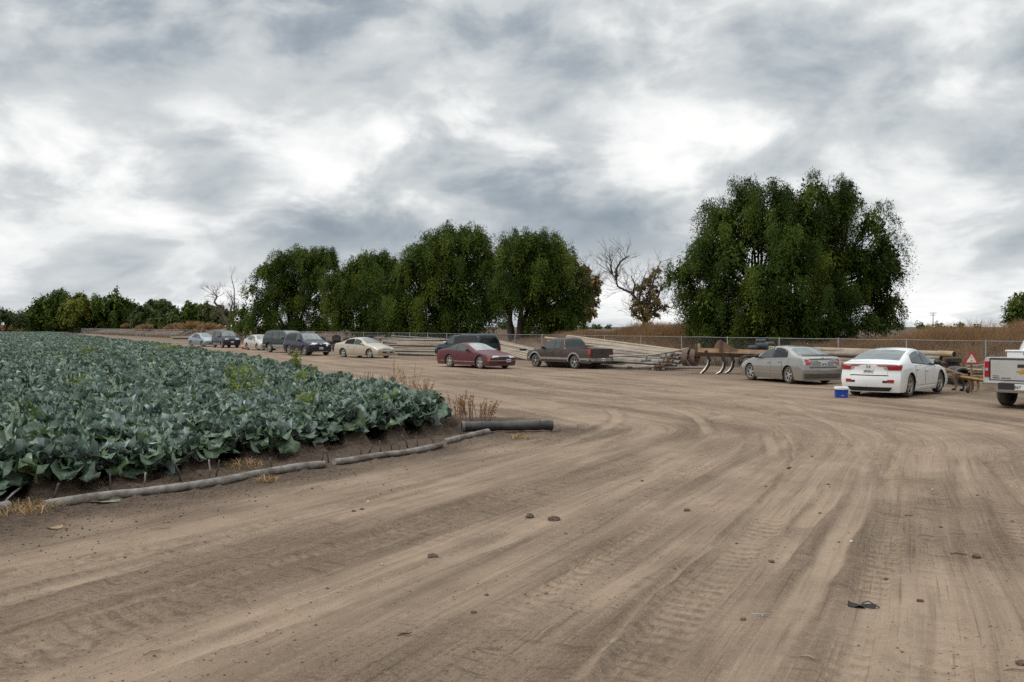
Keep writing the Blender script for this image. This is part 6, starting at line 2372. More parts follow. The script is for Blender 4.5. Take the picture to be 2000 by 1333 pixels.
def blades(px_, py_, pz_, hgt_, wid_, lean, seed, tint, lie=None):
    """bent two-piece stems"""
    g = np.random.default_rng(seed)
    n = len(px_)
    base = np.stack([px_, py_, pz_], 1)
    a = g.random(n) * 2 * PI
    ld = np.stack([np.cos(a), np.sin(a), np.zeros(n)], 1)
    if lie is not None:
        ld = ld * 0.8 + lie
    ln = lean * (0.3 + g.random(n))
    mid = base + np.array([0, 0, 1.0]) * (hgt_ * 0.58)[:, None] + ld * (hgt_ * ln * .35)[:, None]
    top = base + np.array([0, 0, 1.0]) * (hgt_ * (1 - .22 * ln))[:, None] + ld * (hgt_ * ln)[:, None]
    b = g.random(n) * 2 * PI
    sd = np.stack([np.cos(b), np.sin(b), np.zeros(n)], 1) * wid_[:, None]
    V = np.stack([base - sd, base + sd, mid + sd * .8, mid - sd * .8, top + sd * .25, top - sd * .25], 1).reshape(-1, 3)
    i = np.arange(n)[:, None] * 6
    Q = np.concatenate([i + np.array([[0, 1, 2, 3]]), i + np.array([[3, 2, 4, 5]])])
    return V, Q, np.repeat(tint, 6)


def bank_grass(s_lo, s_hi, o_lo, o_hi, n, hfun, wid, seed, tuft=7, thr=.35, lean=.45):
    g = np.random.default_rng(seed)
    m = n // tuft
    sv, ov = g.uniform(s_lo, s_hi, m), g.uniform(o_lo, o_hi, m)
    keep = fbm(sv * .35, ov * .6, seed, 3) > thr
    sv, ov = sv[keep], ov[keep]
    sv = np.repeat(sv, tuft) + g.normal(size=len(sv) * tuft) * .16
    ov = np.repeat(ov, tuft) + g.normal(size=len(ov) * tuft) * .16
    P = F0[None, :] + FD[None, :] * sv[:, None] + FN[None, :] * ov[:, None]
    base = F0[None, :] + FD[None, :] * sv[:, None]
    hpx = berm_profile(1000 + 1944 * base[:, 0] / base[:, 1])
    prof = sstep(1.0, 6.5, ov) * (1 - sstep(12.0, 24.0, ov))
    z = hpx * prof * (0.85 + 0.35 * fbm(P[:, 0] * 0.35, P[:, 1] * 0.35, 7, 3)) - .12
    h = hfun(1000 + 1944 * P[:, 0] / P[:, 1], ov) * (0.50 + 0.65 * g.random(len(sv))) * (0.55 + 0.9 * fbm(P[:, 0] * .55, P[:, 1] * .55, seed + 3, 3))
    patch = fbm(P[:, 0] * .25, P[:, 1] * .25, seed + 5, 3)
    t = np.clip(0.15 + 0.75 * (patch - .2) + 0.35 * (g.random(len(sv)) - .4), 0, 1)
    ok = h > .08
    return blades(P[ok, 0], P[ok, 1], z[ok], h[ok], wid * (0.6 + .8 * g.random(ok.sum())), lean, seed + 9, t[ok], lie=np.array([.35, .1, 0]))


def hf_main(px, ov):
    k = np.interp(px, [-300, 0, 280, 300, 430, 450, 1040, 1090, 1200, 1240, 1330, 1352, 1380, 1640, 1700, 1780, 1830, 1870, 1900, 1935, 1960, 2000, 2100],
                  [.25, .25, .1, .35, .4, .15, .2, .6, .62, .95, 1.05, .95, .4, .45, .62, .95, 1.2, 1.15, 1.35, 1.1, .9, .95, .8])
    return k * np.interp(ov, [1.2, 2.5, 5, 12], [.35, .5, 1.0, 1.0])


parts_ = [bank_grass(-26, 12, 1.2, 11, 62000, hf_main, .009, 71, thr=.16, lean=.75), bank_grass(6, 44, 1.2, 12, 62000, hf_main, .010, 72, thr=.18, lean=.75), bank_grass(44, 110, 1.2, 12, 16000, hf_main, .025, 73, thr=.4),
          bank_grass(110, 400, 1.2, 12, 20000, hf_main, .05, 74, thr=.42)]
off = 0
VV, QQ, TT = [], [], []
for v, q, t in parts_:
    VV.append(v)
    QQ.append(q + off)
    TT.append(t)
    off += len(v)
dg = link_mesh('dry_grass', np_mesh('dry_grass', np.concatenate(VV), np.concatenate(QQ), M_DRY, False, None, {'tint': np.concatenate(TT)}))
tag(dg, 'dry rust-brown grass and brush covering the bank behind the fence', 'dry grass', None, 'stuff')
# grey-brown weeds at the foot of the fence
g = np.random.default_rng(77)
n = 26000
sv = np.concatenate([g.uniform(-26, 60, n), g.uniform(60, 400, n // 2)])
ov = g.uniform(-.5, 3.5, len(sv))
keep = fbm(sv * .5, ov, 78, 3) > .42
sv, ov = sv[keep], ov[keep]
P = F0[None, :] + FD[None, :] * sv[:, None] + FN[None, :] * ov[:, None]
farw = np.where(sv > 60, .05, .014)
v, q, t = blades(P[:, 0], P[:, 1], np.zeros(len(sv)), (.15 + .40 * g.random(len(sv))) * np.where(sv > 60, 1.3, 1.0), farw, .9, 79, g.random(len(sv)))
wg = link_mesh('fence_weeds', np_mesh('fence_weeds', v, q, M_DRYG, False, None, {'tint': t}))
tag(wg, 'grey-brown dead weeds along the foot of the fence', 'weeds', None, 'stuff')
# tumbleweed bushes on the bank
M_TUMBLE = leaf_mat('tumbleweed', (.17, .10, .05), (.30, .19, .095), (.42, .29, .16), .8, .3, .1)
for k, (px, py, Y_, r_) in enumerate(((251, 634, 262, 1.5), (287, 637, 240, 2.2), (375, 633, 195, 2.6), (345, 636, 200, 1.9), (410, 636, 188, 2.2), (15, 640, 330, 3.2))):
    p = at(px, py, Y_)
    g = np.random.default_rng(100 + k)
    n = 900
    dr = g.normal(size=(n, 3))
    dr[:, 2] = np.abs(dr[:, 2])
    dr /= np.linalg.norm(dr, axis=1)[:, None]
    base = dr * r_ * .25 * np.array([1.5, 1, .5])
    tip = dr * r_ * (0.7 + .4 * g.random((n, 1))) * np.array([1.4, 1, .75])
    sd = g.normal(size=(n, 3)) * .07
    V = np.stack([base - sd, base + sd, tip + sd * .4, tip - sd * .4], 1).reshape(-1, 3)
    o = link_mesh('tumbleweed', np_mesh('tumbleweed', V, np.arange(n * 4).reshape(n, 4), M_TUMBLE, False, None, {'tint': np.repeat(g.random(n), 4)}))
    o.location = (p.x, p.y, max(0.5, p.z - r_ * .5))
    tag(o, ('small round brown bush at the foot of the large dark rounded tree', 'greenish-brown bush on the bank right of the round one', 'widest straw-coloured bush on the bank left of the leafless tree', 'flat straw bush beside the widest one on the bank',
            'straw bush on the bank just left of the leafless tree', 'orange-brown bush on the bank at the left picture edge')[k], 'bush')

# ================================================================== broccoli field
M_BROC = leaf_mat('broccoli_leaves', (0.022, 0.052, 0.026), (0.092, 0.152, 0.112), (0.37, 0.455, 0.44), 0.40, 0.10, 0.55, vein=(0.46, 0.53, 0.46), back=(0.09, 0.14, 0.075), odd=(0.13, 0.20, 0.04))  # pale stop holds waxy bloom plus sky sheen painted into the leaf
M_STEM = pmat('broccoli_stem', (0.20, 0.27, 0.11), 0.6, 0, .15, 8.0)


def plant_geo(seed, nl, nu, nv, size=1.0, lift=1.0):
    g = np.random.default_rng(seed)
    VV, QQ, UU, TT = [], [], [], []
    off = 0
    for k in range(nl):
        f = k / max(1, nl - 1)
        azm = k * 2.39996 + g.normal() * .25
        L = size * (0.38 + .17 * g.random()) * (1.0 - .25 * f * f)
        phi = R(np.interp(f, [0, .5, 1], [18, 48, 80]) + g.normal() * 9)
        kap = R(np.interp(f, [0, 1], [95, 55]) + g.normal() * 22)
        if g.random() < .12:
            kap += R(70)
        z0 = size * (0.09 + .21 * f) * lift
        v = np.linspace(0, 1, nv + 1)
        el_ = phi - kap * np.clip((v - .25) / .75, 0, 1)**1.3
        stp = L / nv
        r_ = np.concatenate([[0], np.cumsum(np.cos(el_[:-1]) * stp)]) + .015
        zz = np.concatenate([[0], np.cumsum(np.sin(el_[:-1]) * stp)]) + z0
        blade = np.clip((v - .24) / .76, 0, 1)
        wd = L * (0.34 + .07 * g.random()) * np.power(np.clip(np.sin(PI * np.clip(blade * .93 + .04, 0, 1)), 0, 1), .55) * (blade > 0) + .013 * size
        lob = 1 + .20 * np.sin(v * 25 + g.random() * 6) + .12 * np.sin(v * 41 + g.random() * 6) + .10 * g.normal(size=nv + 1)
        u = np.linspace(-1, 1, nu + 1)
        Ugrid, Vgrid = np.meshgrid(u, v)
        wl = wd[:, None] * np.where(np.abs(Ugrid) > .6, lob[:, None], 1.0)
        cup = g.uniform(-.25, .65)
        ruf = g.uniform(.10, .26) * L
        ph1, ph2 = g.random(2) * 6
        side = Ugrid * wl
        nrm = cup * np.abs(Ugrid)**1.6 * wl + ruf * np.abs(Ugrid)**1.5 * np.sin(Vgrid * 18 + Ugrid * 2.2 + ph1) * (Vgrid > .25) + .026 * np.sin(Vgrid * 26 + Ugrid * 3 + ph2) * np.abs(Ugrid)
        tw = g.normal() * .6 * Vgrid
        sx = side * np.cos(tw) - nrm * np.sin(tw)
        sn = side * np.sin(tw) + nrm * np.cos(tw)
        # local frame: radial (r), up (z); normal is (-sin el, cos el)
        rr = r_[:, None] - sn * np.sin(el_)[:, None]
        zg = zz[:, None] + sn * np.cos(el_)[:, None]
        ca, sa = math.cos(azm), math.sin(azm)
        X = rr * ca - sx * sa
        Y = rr * sa + sx * ca
        VV.append(np.stack([X.ravel(), Y.ravel(), zg.ravel()], 1))
        ii = np.arange((nv + 1) * (nu + 1)).reshape(nv + 1, nu + 1) + off
        QQ.append(np.stack([ii[:-1, :-1].ravel(), ii[:-1, 1:].ravel(), ii[1:, 1:].ravel(), ii[1:, :-1].ravel()], 1))
        UU.append(np.stack([Ugrid.ravel(), Vgrid.ravel()], 1))
        TT.append(np.full((nv + 1) * (nu + 1), np.clip(.40 + .26 * f + g.normal() * .30, 0.02, 1)))
        off += (nv + 1) * (nu + 1)
    V = np.concatenate(VV)
    V[:, 2] = np.maximum(V[:, 2], 0.01)
    return V, np.concatenate(QQ), np.concatenate(UU), np.concatenate(TT)


# planting positions: two lines on every bed
def field_points():
    out = []
    rowd = np.array((-0.42, 0.9075))
    g = np.random.default_rng(5)
    for bed in range(-160, 20):
        for line in (-.20, .20):
            c = bed * 1.02 + line
            k = np.arange(-40, 330, .36)
            k = k + g.normal(size=len(k)) * .05
            cc = c + g.normal(size=len(k)) * .045
            X = ROWN[0] * cc + rowd[0] * k
            Y = ROWN[1] * cc + rowd[1] * k
            ia, ib = field_inside(X, Y)
            ok = (ia > .20 + .14 * g.random(len(k))) & (ib > .80 + .25 * g.random(len(k))) & (Y > 8.6) & (Y < 260) & (X > -.53 * Y - 4.0)
            ok &= (Y < 90) | (X > -.53 * Y - 1.5)
            miss = fbm(X * .7, Y * .7, 131, 2) < .17
            out.append(np.stack([X, Y], 1)[ok & ~miss])
    return np.concatenate(out)


FP = field_points()
dist = np.hypot(FP[:, 0], FP[:, 1])
inview = (FP[:, 0] > -.545 * FP[:, 1] - .3)
order = np.argsort(np.where(inview, dist, dist + 1000))
near_i = order[:300]
far_i = order[300:]
gpl = np.random.default_rng(9)
protos = []
for k in range(9):
    V, Q, U, T = plant_geo(200 + k, int(gpl.integers(23, 30)), 6, 11)
    protos.append(np_mesh('broccoli_plant', V, Q, M_BROC, True, None, {'tint': T}, U))
mb = MB()
mb.tube([(0, 0, -.05), (.01, 0, .08), (0, .01, .20), (0, 0, .28)], [.030, .027, .030, .022], 7)
for k in range(9):
    a = k * 2.4
    mb.tube([(0, 0, .06 + .015 * k), (.07 * math.cos(a), .07 * math.sin(a), .10 + .02 * k), (.17 * math.cos(a), .17 * math.sin(a), .135 + .03 * k)], [.011, .010, .008], 5)
stem_me = mb.mesh('stem', M_STEM, True)
LBR = 'broad-leaved blue-green broccoli plant in the near rows of the field'
for j, i in enumerate(near_i):
    x, y = FP[i]
    o = link_mesh('broccoli_plant', protos[int(gpl.integers(0, 9))])
    o.location = (x, y, hz(x, y) - .01)
    o.rotation_euler = (gpl.normal() * .10, gpl.normal() * .10, gpl.random() * 6.28)
    s = .80 + .24 * gpl.random()
    o.scale = (s, s, s * (.86 + .22 * gpl.random()))
    tag(o, LBR, 'broccoli plant', 'broccoli plants in the near rows')
    ia_, ib_ = field_inside(np.array([x]), np.array([y]))
    if ia_[0] < .9:
        link_mesh('stem', stem_me, o)
        o['label'] = 'broccoli plant with bare pale stem in the front row above the grey pipe'
        o['group'] = 'front row broccoli plants above the pipe'


def merge_plants(idx, variants, seed, mat_, name, smax=1.0):
    g = np.random.default_rng(seed)
    which = g.integers(0, len(variants), len(idx))
    VV, QQ, UU, TT = [], [], [], []
    off = 0
    zed = ground_h(FP[idx, 0], FP[idx, 1])
    for w, (V, Q, U, T) in enumerate(variants):
        ii = np.where(which == w)[0]
        if len(ii) == 0:
            continue
        a = g.random(len(ii)) * 2 * PI
        s = (.80 + .24 * g.random(len(ii))) * smax
        ca, sa = np.cos(a) * s, np.sin(a) * s
        X = V[None, :, 0] * ca[:, None] - V[None, :, 1] * sa[:, None] + FP[idx[ii], 0][:, None]
        Y = V[None, :, 0] * sa[:, None] + V[None, :, 1] * ca[:, None] + FP[idx[ii], 1][:, None]
        Z = V[None, :, 2] * (s * (.86 + .22 * g.random(len(ii))))[:, None] + zed[ii][:, None]
        VV.append(np.stack([X, Y, Z], 2).reshape(-1, 3))
        n = len(V)
        QQ.append((Q[None, :, :] + (np.arange(len(ii)) * n)[:, None, None]).reshape(-1, 4) + off)
        UU.append(np.tile(U, (len(ii), 1)))
        TT.append(np.clip(np.tile(T, len(ii)) + np.repeat(g.normal(size=len(ii)) * .10, n), 0, 1))
        off += n * len(ii)
    return np.concatenate(VV), np.concatenate(QQ), np.concatenate(UU), np.concatenate(TT)


dfar = FP[far_i, 1]
lods = []
for lo, hi, nl, nu, nv, sd in ((0, 32, 23, 4, 8, 300), (32, 62, 18, 2, 5, 320), (62, 400, 13, 2, 3, 340)):
    sel = far_i[(dfar >= lo) & (dfar < hi)]
    if len(sel) == 0:
        continue
    var = [plant_geo(sd + k, nl, nu, nv) for k in range(7)]
    lods.append(merge_plants(sel, var, sd, M_BROC, 'x'))
    print('field lod', lo, hi, len(sel))
off = 0
A_, B_, C_, D_ = [], [], [], []
for V, Q, U, T in lods:
    A_.append(V)
    B_.append(Q + off)
    C_.append(U)
    D_.append(T)
    off += len(V)
bf = link_mesh('broccoli_field', np_mesh('broccoli_field', np.concatenate(A_), np.concatenate(B_), M_BROC, True, None, {'tint': np.concatenate(D_)}, np.concatenate(C_)))
tag(bf, 'dense blue-green broccoli crop stretching away beyond the near rows', 'crop', None, 'stuff')

# ================================================================== weeds in and beside the field
M_WEED = leaf_mat('weed_leaves', (0.09, 0.13, 0.02), (0.17, 0.23, 0.03), (0.28, 0.31, 0.05), .6, .3, .2)
M_DOCK = leaf_mat('dock_seed', (.20, .09, .045), (.34, .18, .085), (.42, .28, .14), .8, .3, .1)
M_DOCKL = leaf_mat('dock_leaf', (.14, .12, .05), (.22, .18, .07), (.34, .24, .10), .8, .3, .1)


def weed(name, label, x, y, r_, h, n, seed, mt, cat='weed', group=None, lw=.018, ll=.07, z=None):
    g = np.random.default_rng(seed)
    z = hz(x, y) if z is None else z
    root = empty(name, (x, y, z))
    tag(root, label, cat, group)
    mb = MB()
    VV = []
    for k in range(n):
        a, q = g.random() * 6.28, g.random()**.6 * r_
        bx, by = math.cos(a) * q * .5, math.sin(a) * q * .5
        tx, ty = math.cos(a) * q + g.normal() * .04, math.sin(a) * q + g.normal() * .04
        hh = h * (.55 + .5 * g.random())
        P = [Vector((bx, by, -.02)), Vector((bx * .6 + tx * .4, by * .6 + ty * .4, hh * .55)), Vector((tx, ty, hh))]
        mb.tube(P, [.006, .005, .003], 4, cap=False)
        m = int(16 + 10 * g.random())
        for j in range(m):
            f = .25 + .75 * g.random()
            p = P[1].lerp(P[2], (f - .5) * 2) if f > .5 else P[0].lerp(P[1], f * 2)
            d = Vector(g.normal(size=3))
            d.z = d.z * .5 + .3
            d.normalize()
            s = d.cross(Vector(g.normal(size=3))).normalized()
            L = ll * (.5 + g.random())
            w_ = lw * (.5 + g.random())
            VV.append([p, p + d * L * .5 + s * w_, p + d * L, p + d * L * .5 - s * w_])
    mb.build('stalks', M_STEM if mt is M_WEED else M_DRYG if False else pmat('dry_stalk', (.22, .13, .07), .8), root, True)
    V = np.array([[tuple(c) for c in q] for q in VV]).reshape(-1, 3)
    m = len(V) // 4
    link_mesh('foliage', np_mesh('foliage', V, np.arange(m * 4).reshape(m, 4), mt, False, None, {'tint': np.repeat(g.random(m), 4)}), root)


GW = 'yellow-green weeds growing through the broccoli'
for k, (px, py, r_, h, lab) in enumerate(((115, 672, 1.0, .45, 'broad yellow-green weed clump at the back left of the field'), (325, 688, .9, .5, 'yellow-green weed near the dirt track, above the broccoli right of the middle'),
                                          (470, 740, .55, .45, 'feathery yellow-green weed in mid field'), (315, 728, .55, .35, 'low bright weed mat left of the feathery mid-field weed'),
                                          (480, 770, .5, .42, 'bright weed below the feathery mid-field weed'), (605, 790, .30, .40, 'fern-like green weed close to the field corner'),
                                          (577, 722, .25, .62, 'single upright light green weed at the road side of the crop'), (170, 690, .5, .4, 'small yellowish weed in the left half of the crop'),
                                          (160, 752, .32, .36, 'small pale green weed in the left foreground crop'), (590, 745, .35, .4, 'light green weed tuft between the upright weed and the fern-like one'))):
    x, y = G(px, py, .65)
    weed('mustard_weed', lab, x, y, r_, h + .50, 60 if r_ > .6 else 34, 400 + k, M_WEED, 'weed', GW, .022, .09)
GD2 = 'dry reddish dock weeds at the field corner'
for k, (px, py, r_, h, lab) in enumerate(((800, 775, .35, .95, 'tallest brown dock stalks behind the broccoli corner'), (758, 766, .4, .55, 'short reddish weed left of the tall dock stalks'), (828, 778, .35, .5, 'sparse reddish weed right of the tall dock stalks'),
                                          (893, 822, .42, .62, 'reddish dry weed at the tip of the broccoli rows'), (920, 822, .40, .60, 'reddish dry weed directly behind the left end of the black pipe'), (944, 824, .36, .50, 'reddish dry weed behind the middle of the black pipe'),
                                          (715, 757, .3, .5, 'thin green-brown weed at the field edge left of the reddish ones'))):
    x, y = G(px, py)
    weed('dock_weed', lab, x, y, r_ * 1.2, h * 1.15, 15, 430 + k, M_DOCK if k != 6 else M_DOCKL, 'weed', GD2, .012, .05)
for k, (px, py) in enumerate(((770, 712), (405, 690))):
    x, y = G(px, py + 26)
    weed('thin_weed', ('wispy lone weed stalk standing up against the dirt track' if k == 0 else 'wispy weed at the far road side of the crop'), x, y, .12, 1.0, 3, 450 + k, M_DOCKL, 'weed', None, .010, .03)

# ================================================================== pipes and tubes along the field edge
M_LAYFLAT = pmat('grey_layflat', (0.27, 0.25, 0.228), 0.8, 0, .2, 5.0, (0.115, 0.088, 0.066), bump=.8, bscale=14)
M_BLKPIPE = pmat('black_pipe', (0.016, 0.016, 0.017), 0.45, 0, .2, 3.0, (0.075, 0.068, 0.06), bump=.3, bscale=12)


def gpt(px, py, h=.06):
    x, y = G(px, py, h)
    return Vector((x, y, hz(x, y) * .5 + h - .012))


def grey_pipe(pxs, r, label, seed):
    r_ = random.Random(seed)
    P0 = [gpt(x, y) for x, y in pxs]
    # resample
    D = densify([tuple(p) for p in P0], .12)
    mb = MB()
    rad = [r * (1 + .06 * math.sin(i * .5) + r_.uniform(-.03, .03)) for i in range(len(D))]
    mb.tube([Vector(p) for p in D], rad, 12)
    o = mb.build('grey_pipe', M_LAYFLAT, None, True, 60)
    tag(o, label, 'pipe', 'grey irrigation pipes along the field edge')
    return o


grey_pipe([(84, 985), (190, 969), (300, 957), (410, 943), (500, 925), (598, 911), (632, 906)], .058, 'longest grey pipe lying along the front edge of the broccoli field', 1)
grey_pipe([(652, 902), (684, 897), (740, 888), (800, 881), (862, 869)], .050, 'middle grey pipe half sunk in soil at the field edge', 2)
grey_pipe([(868, 863), (910, 852), (953, 842)], .056, 'short grey pipe end below the black pipe at the field corner', 3)
grey_pipe([(-40, 1000), (-8, 992), (12, 986)], .06, 'stub of grey pipe at the left picture edge under dry straw', 4)
a, b = gpt(902, 836, .12), gpt(1079, 832, .12)
a.z = b.z = .14
mb = MB()
D = [a.lerp(b, f) for f in np.linspace(0, 1, 25)]
rad = [.105 + .006 * math.sin(i * 1.7) - (.010 if 8 < i < 13 else 0) for i in range(25)]
mb.tube(D, rad, 16, cap=False)
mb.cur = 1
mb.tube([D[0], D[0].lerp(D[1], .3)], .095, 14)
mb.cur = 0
bp_ = mb.build('black_pipe', [M_BLKPIPE, M_DARKIN], None, True, 60)
tag(bp_, 'short thick black pipe lying on the dirt at the tip of the field', 'pipe')
dd_ = (b - a).normalized()
mb = MB()
Mx = Matrix.Translation(a) @ dd_.to_track_quat('Z', 'Y').to_matrix().to_4x4()
mb.lathe([(.095, -.006), (.118, -.006), (.118, .05), (.105, .05)], 18, Mx, closed=True)
mb.build('end_ring', M_LAYFLAT, bp_, True, 40)
for f in (.22, .86):
    mb = MB()
    c_ = a.lerp(b, f)
    mb.tube([c_ + Vector((0, 0, 0)) + Matrix.Rotation(0, 3, 'X') @ Vector((0.01 * math.sin(t * 3), .113 * math.cos(t), .113 * math.sin(t))) for t in np.linspace(0, 2 * PI, 15)], .007, 5, cap=False)
    mb.build('wire_tie', M_BLACKRUB, bp_, True)
LT = 'thin black drip tube poking up behind the grey pipe'
GTb = 'black drip tubes along the grey pipe'
TUBES = [(100, 975, 8, 30), (212, 962, -3, 38), (278, 950, 1, 24), (352, 935, -14, 26), (408, 927, -4, 30), (420, 924, 5, 26), (528, 915, -4, 20), (627, 898, 2, 22), (641, 897, -8, 20), (705, 888, -5, 16),
         (742, 880, -2, 20), (765, 874, -8, 16), (797, 872, -14, 22), (815, 868, -4, 14), (848, 866, -10, 14), (719, 880, 8, 10), (901, 848, -8, 14), (780, 878, -3, 10)]
for k, (px, py, lx, hh) in enumerate(TUBES):
    p = gpt(px, py, .05)
    sc_ = p.y / 1944
    q = p + Vector((lx * sc_, .08, hh * sc_))
    mb = MB()
    mb.tube([p - Vector((0, 0, .06)), p.lerp(q, .4) + Vector((.012, 0, 0)), p.lerp(q, .8), q], .012 if k % 3 else .016, 6)
    tag(mb.build('drip_tube', M_BLACKRUB if k not in (4, 2) else M_LAYFLAT, None, True), LT if k not in (4, 2) else 'pale grey drip tube poking up behind the longest grey pipe', 'tube', GTb)
# arched hose at the far left
mb = MB()
mb.tube([gpt(4, 990, .02), gpt(10, 975, .12), gpt(22, 962, .18), gpt(36, 952, .16), gpt(44, 948, .1)], .014, 7)
tag(mb.build('drip_hose', M_LAYFLAT, None, True), 'arched grey hose rising out of the soil at the left picture edge', 'hose')

# dry straw tufts and fallen leaves at the bed ends
M_STRAW = leaf_mat('straw', (.26, .15, .06), (.38, .25, .12), (.50, .38, .22), .8, .2, .1)
for k, (px, py, r_, n_, lab) in enumerate(((45, 985, .42, 260, 'orange dry straw heap at the left end of the longest grey pipe'), (470, 905, .34, 180, 'dry straw tuft on the bed end above the longest grey pipe'), (520, 930, .16, 70, 'small straw tuft against the right end of the longest grey pipe'),
                                          (1015, 850, .22, 80, 'sparse dry grass in front of the black pipe'), (498, 880, .2, 80, 'yellowish straw under the front broccoli leaves'))):
    x, y = G(px, py, .08)
    g = np.random.default_rng(500 + k)
    a_ = g.random(n_) * 6.28
    q_ = g.random(n_)**.5 * r_
    X, Y = x + np.cos(a_) * q_, y + np.sin(a_) * q_
    Z = ground_h(X, Y)
    v, q, t = blades(X, Y, Z, .05 + .09 * g.random(n_), np.full(n_, .006), 1.6, 510 + k, g.random(n_))
    o = link_mesh('straw_tuft', np_mesh('straw_tuft', v, q, M_STRAW, False, None, {'tint': t}))
    tag(o, lab, 'straw', 'straw tufts along the field edge')


def leafpiece(name, label, x, y, L, w_, rot, mt, cat, lift=.03, seed=0, group=None, curl=.3):
    r_ = random.Random(seed)
    rows_ = []
    for i in range(7):
        f = i / 6
        ww = w_ * math.sin(PI * min(.97, f * .9 + .06))**.7
        row = []
        for j in range(5):
            u = j / 2 - 1
            row.append((f * L - L / 2, u * ww / 2, lift * (.3 + .7 * abs(u)**1.5 * curl + .5 * math.sin(f * 3 + u + seed)) + r_.uniform(0, .004)))
        rows_.append(row)
    mb = MB()
    mb.grid(rows_)
    o = mb.build(name, mt, None, True)
    o.location = (x, y, hz(x, y) + .008)
    o.rotation_euler = (0, 0, rot)
    tag(o, label, cat, group)
    return o


M_DEADLEAF = pmat('dead_leaf', (.42, .28, .16), .8, 0, .2, 14.0)
M_GREENLEAF = pmat('fallen_green_leaf', (.17, .23, .15), .6, 0, .2, 14.0)
x, y = G(236, 926, .12)
leafpiece('dead_leaf', 'large crumpled tan leaf hanging at the bed end above the grey pipe', x, y, .26, .16, 2.6, M_DEADLEAF, 'leaf', .06, 2)
x, y = G(198, 984)
leafpiece('fallen_leaf', 'limp pale green leaf lying in front of the longest grey pipe', x, y, .42, .08, .5, M_GREENLEAF, 'leaf', .03, 3)
x, y = G(105, 1034)
leafpiece('dead_leaf', 'small tan curled leaf on the bare dirt left of the green one', x, y, .16, .05, .3, M_DEADLEAF, 'leaf', .03, 4)

# ================================================================== litter, clods and twigs on the yard
M_CLOD = pmat('clod', (.15, .10, .066), .95, 0, .25, 20.0, (.08, .058, .043), bump=.6, bscale=60)
CL = [(1035, 1012, .045, 'dark dirt clod nearest the middle of the yard'), (1081, 1016, .05, 'flat crumbly clod right of the darkest one'), (1088, 1015, .035, None), (1105, 1043, .014, None), (845, 1092, .04, 'squashed dark clod in the left half of the yard'),
      (1343, 997, .032, 'small round clod between the two broad ruts'), (1543, 915, .035, 'clod on the narrow pale rut'), (1497, 952, .016, None), (1508, 1098, .024, None), (1619, 948, .018, None), (1603, 1001, .016, None), (1733, 1130, .016, None),
      (1910, 1092, .035, 'clod right of the dark stick'), (1800, 1178, .022, None), (1911, 970, .016, None), (1840, 1030, .016, None), (1980, 1017, .022, None), (2000, 1300, .03, None), (1640, 1060, .012, None), (1390, 826, .02, None), (1587, 893, .02, None),
      (638, 1150, .012, None), (690, 1000, .02, None), (706, 996, .02, None), (950, 1163, .015, None), (1067, 1157, .012, None), (1453, 1213, .02, None), (1440, 1062, .012, None), (893, 990, .012, None), (1212, 977, .01, None), (1196, 1105, .01, None), (1255, 938, .02, None), (925, 1200, .018, None)]
for k, (px, py, r_, lab) in enumerate(CL):
    x, y = G(px, py)
    mb = lump('clod', (0, 0, 0), (r_ * 1.25, r_, r_ * .7), 600 + k, M_CLOD, .45, 14, 9, 2.2, flat=-r_ * .3)
    o = mb.build('dirt_clod', M_CLOD, None, False)
    o.location = (x, y, hz(x, y) + r_ * .3)
    tag(o, lab or 'tiny dark dirt crumb scattered on the yard', 'dirt clod', 'dirt clods on the yard' if lab else 'tiny dirt crumbs on the yard')
# black glove-like scrap
x, y = G(1686, 1187)
gl = empty('black_scrap', (x, y, hz(x, y)), R(-12))
tag(gl, 'crumpled black rubber scrap lying on the dirt at the lower right', 'scrap')
mb = MB()
rows_ = []
for i in range(13):
    f = i / 12
    ww = .045 * (math.sin(PI * min(.96, .12 + f * .8))**.6)
    rows_.append([(f * .21 - .105, u * ww, .014 + .020 * math.sin(f * 9 + u * 2.5) + .016 * abs(u) * math.cos(f * 5)) for u in np.linspace(-1, 1, 7)])
mb.grid(rows_)
mb.grid([[(p[0] * .9, p[1] * 1.1 + .012, p[2] * .45) for p in r_] for r_ in rows_])
mb.build('folded_sheet', pmat('scrap_rubber', (.012, .012, .012), .7), gl, True)
mb = MB()
mb.tube([(.0, .01, .03), (.05, .03, .045), (.10, .02, .02), (.13, -.01, .01)], .005, 5)
mb.build('loose_strip', M_BLACKRUB, gl, True)
# forked blue-grey wire
x, y = G(1490, 1210)
mb = MB()
mb.tube([(0, -.03, .01), (.0, 0, .018), (.03, .012, .02), (.075, .02, .012)], .004, 5)
mb.tube([(.0, 0, .018), (-.03, .015, .02), (-.07, .03, .014)], .004, 5)
mb.tube([(-.025, .012, .02), (-.01, .028, .015)], .003, 5)
o = mb.build('forked_wire', pmat('pale_wire', (.36, .42, .42), .5), None, True)
o.location = (x, y, hz(x, y))
tag(o, 'forked pale blue-grey wire lying in a tyre track at the lower right', 'wire')
TW = [(295, 1279, .14, .9, 'pale twig at the lower left of the yard', .34), (790, 1240, .12, .5, 'dark bent twig in the lower middle of the yard', .06), (1875, 1086, .16, -.5, 'dark stick on the dirt left of a clod at the right', .05), (1776, 1010, .10, -.3, 'thin dark twig below the crossing tracks', .06),
      (1585, 1290, .14, -.7, 'thin straw near the bottom edge, right of the middle', .34), (310, 1033, .22, -.1, 'long pale sliver below the longest grey pipe', .38), (92, 1047, .12, .6, 'short tan stalk at the left edge of the yard', .36), (1988, 1312, .18, 0, 'grey stick at the lower right corner', .2), (1812, 933, .14, -.5, 'white straw near the crossing tracks', .6)]
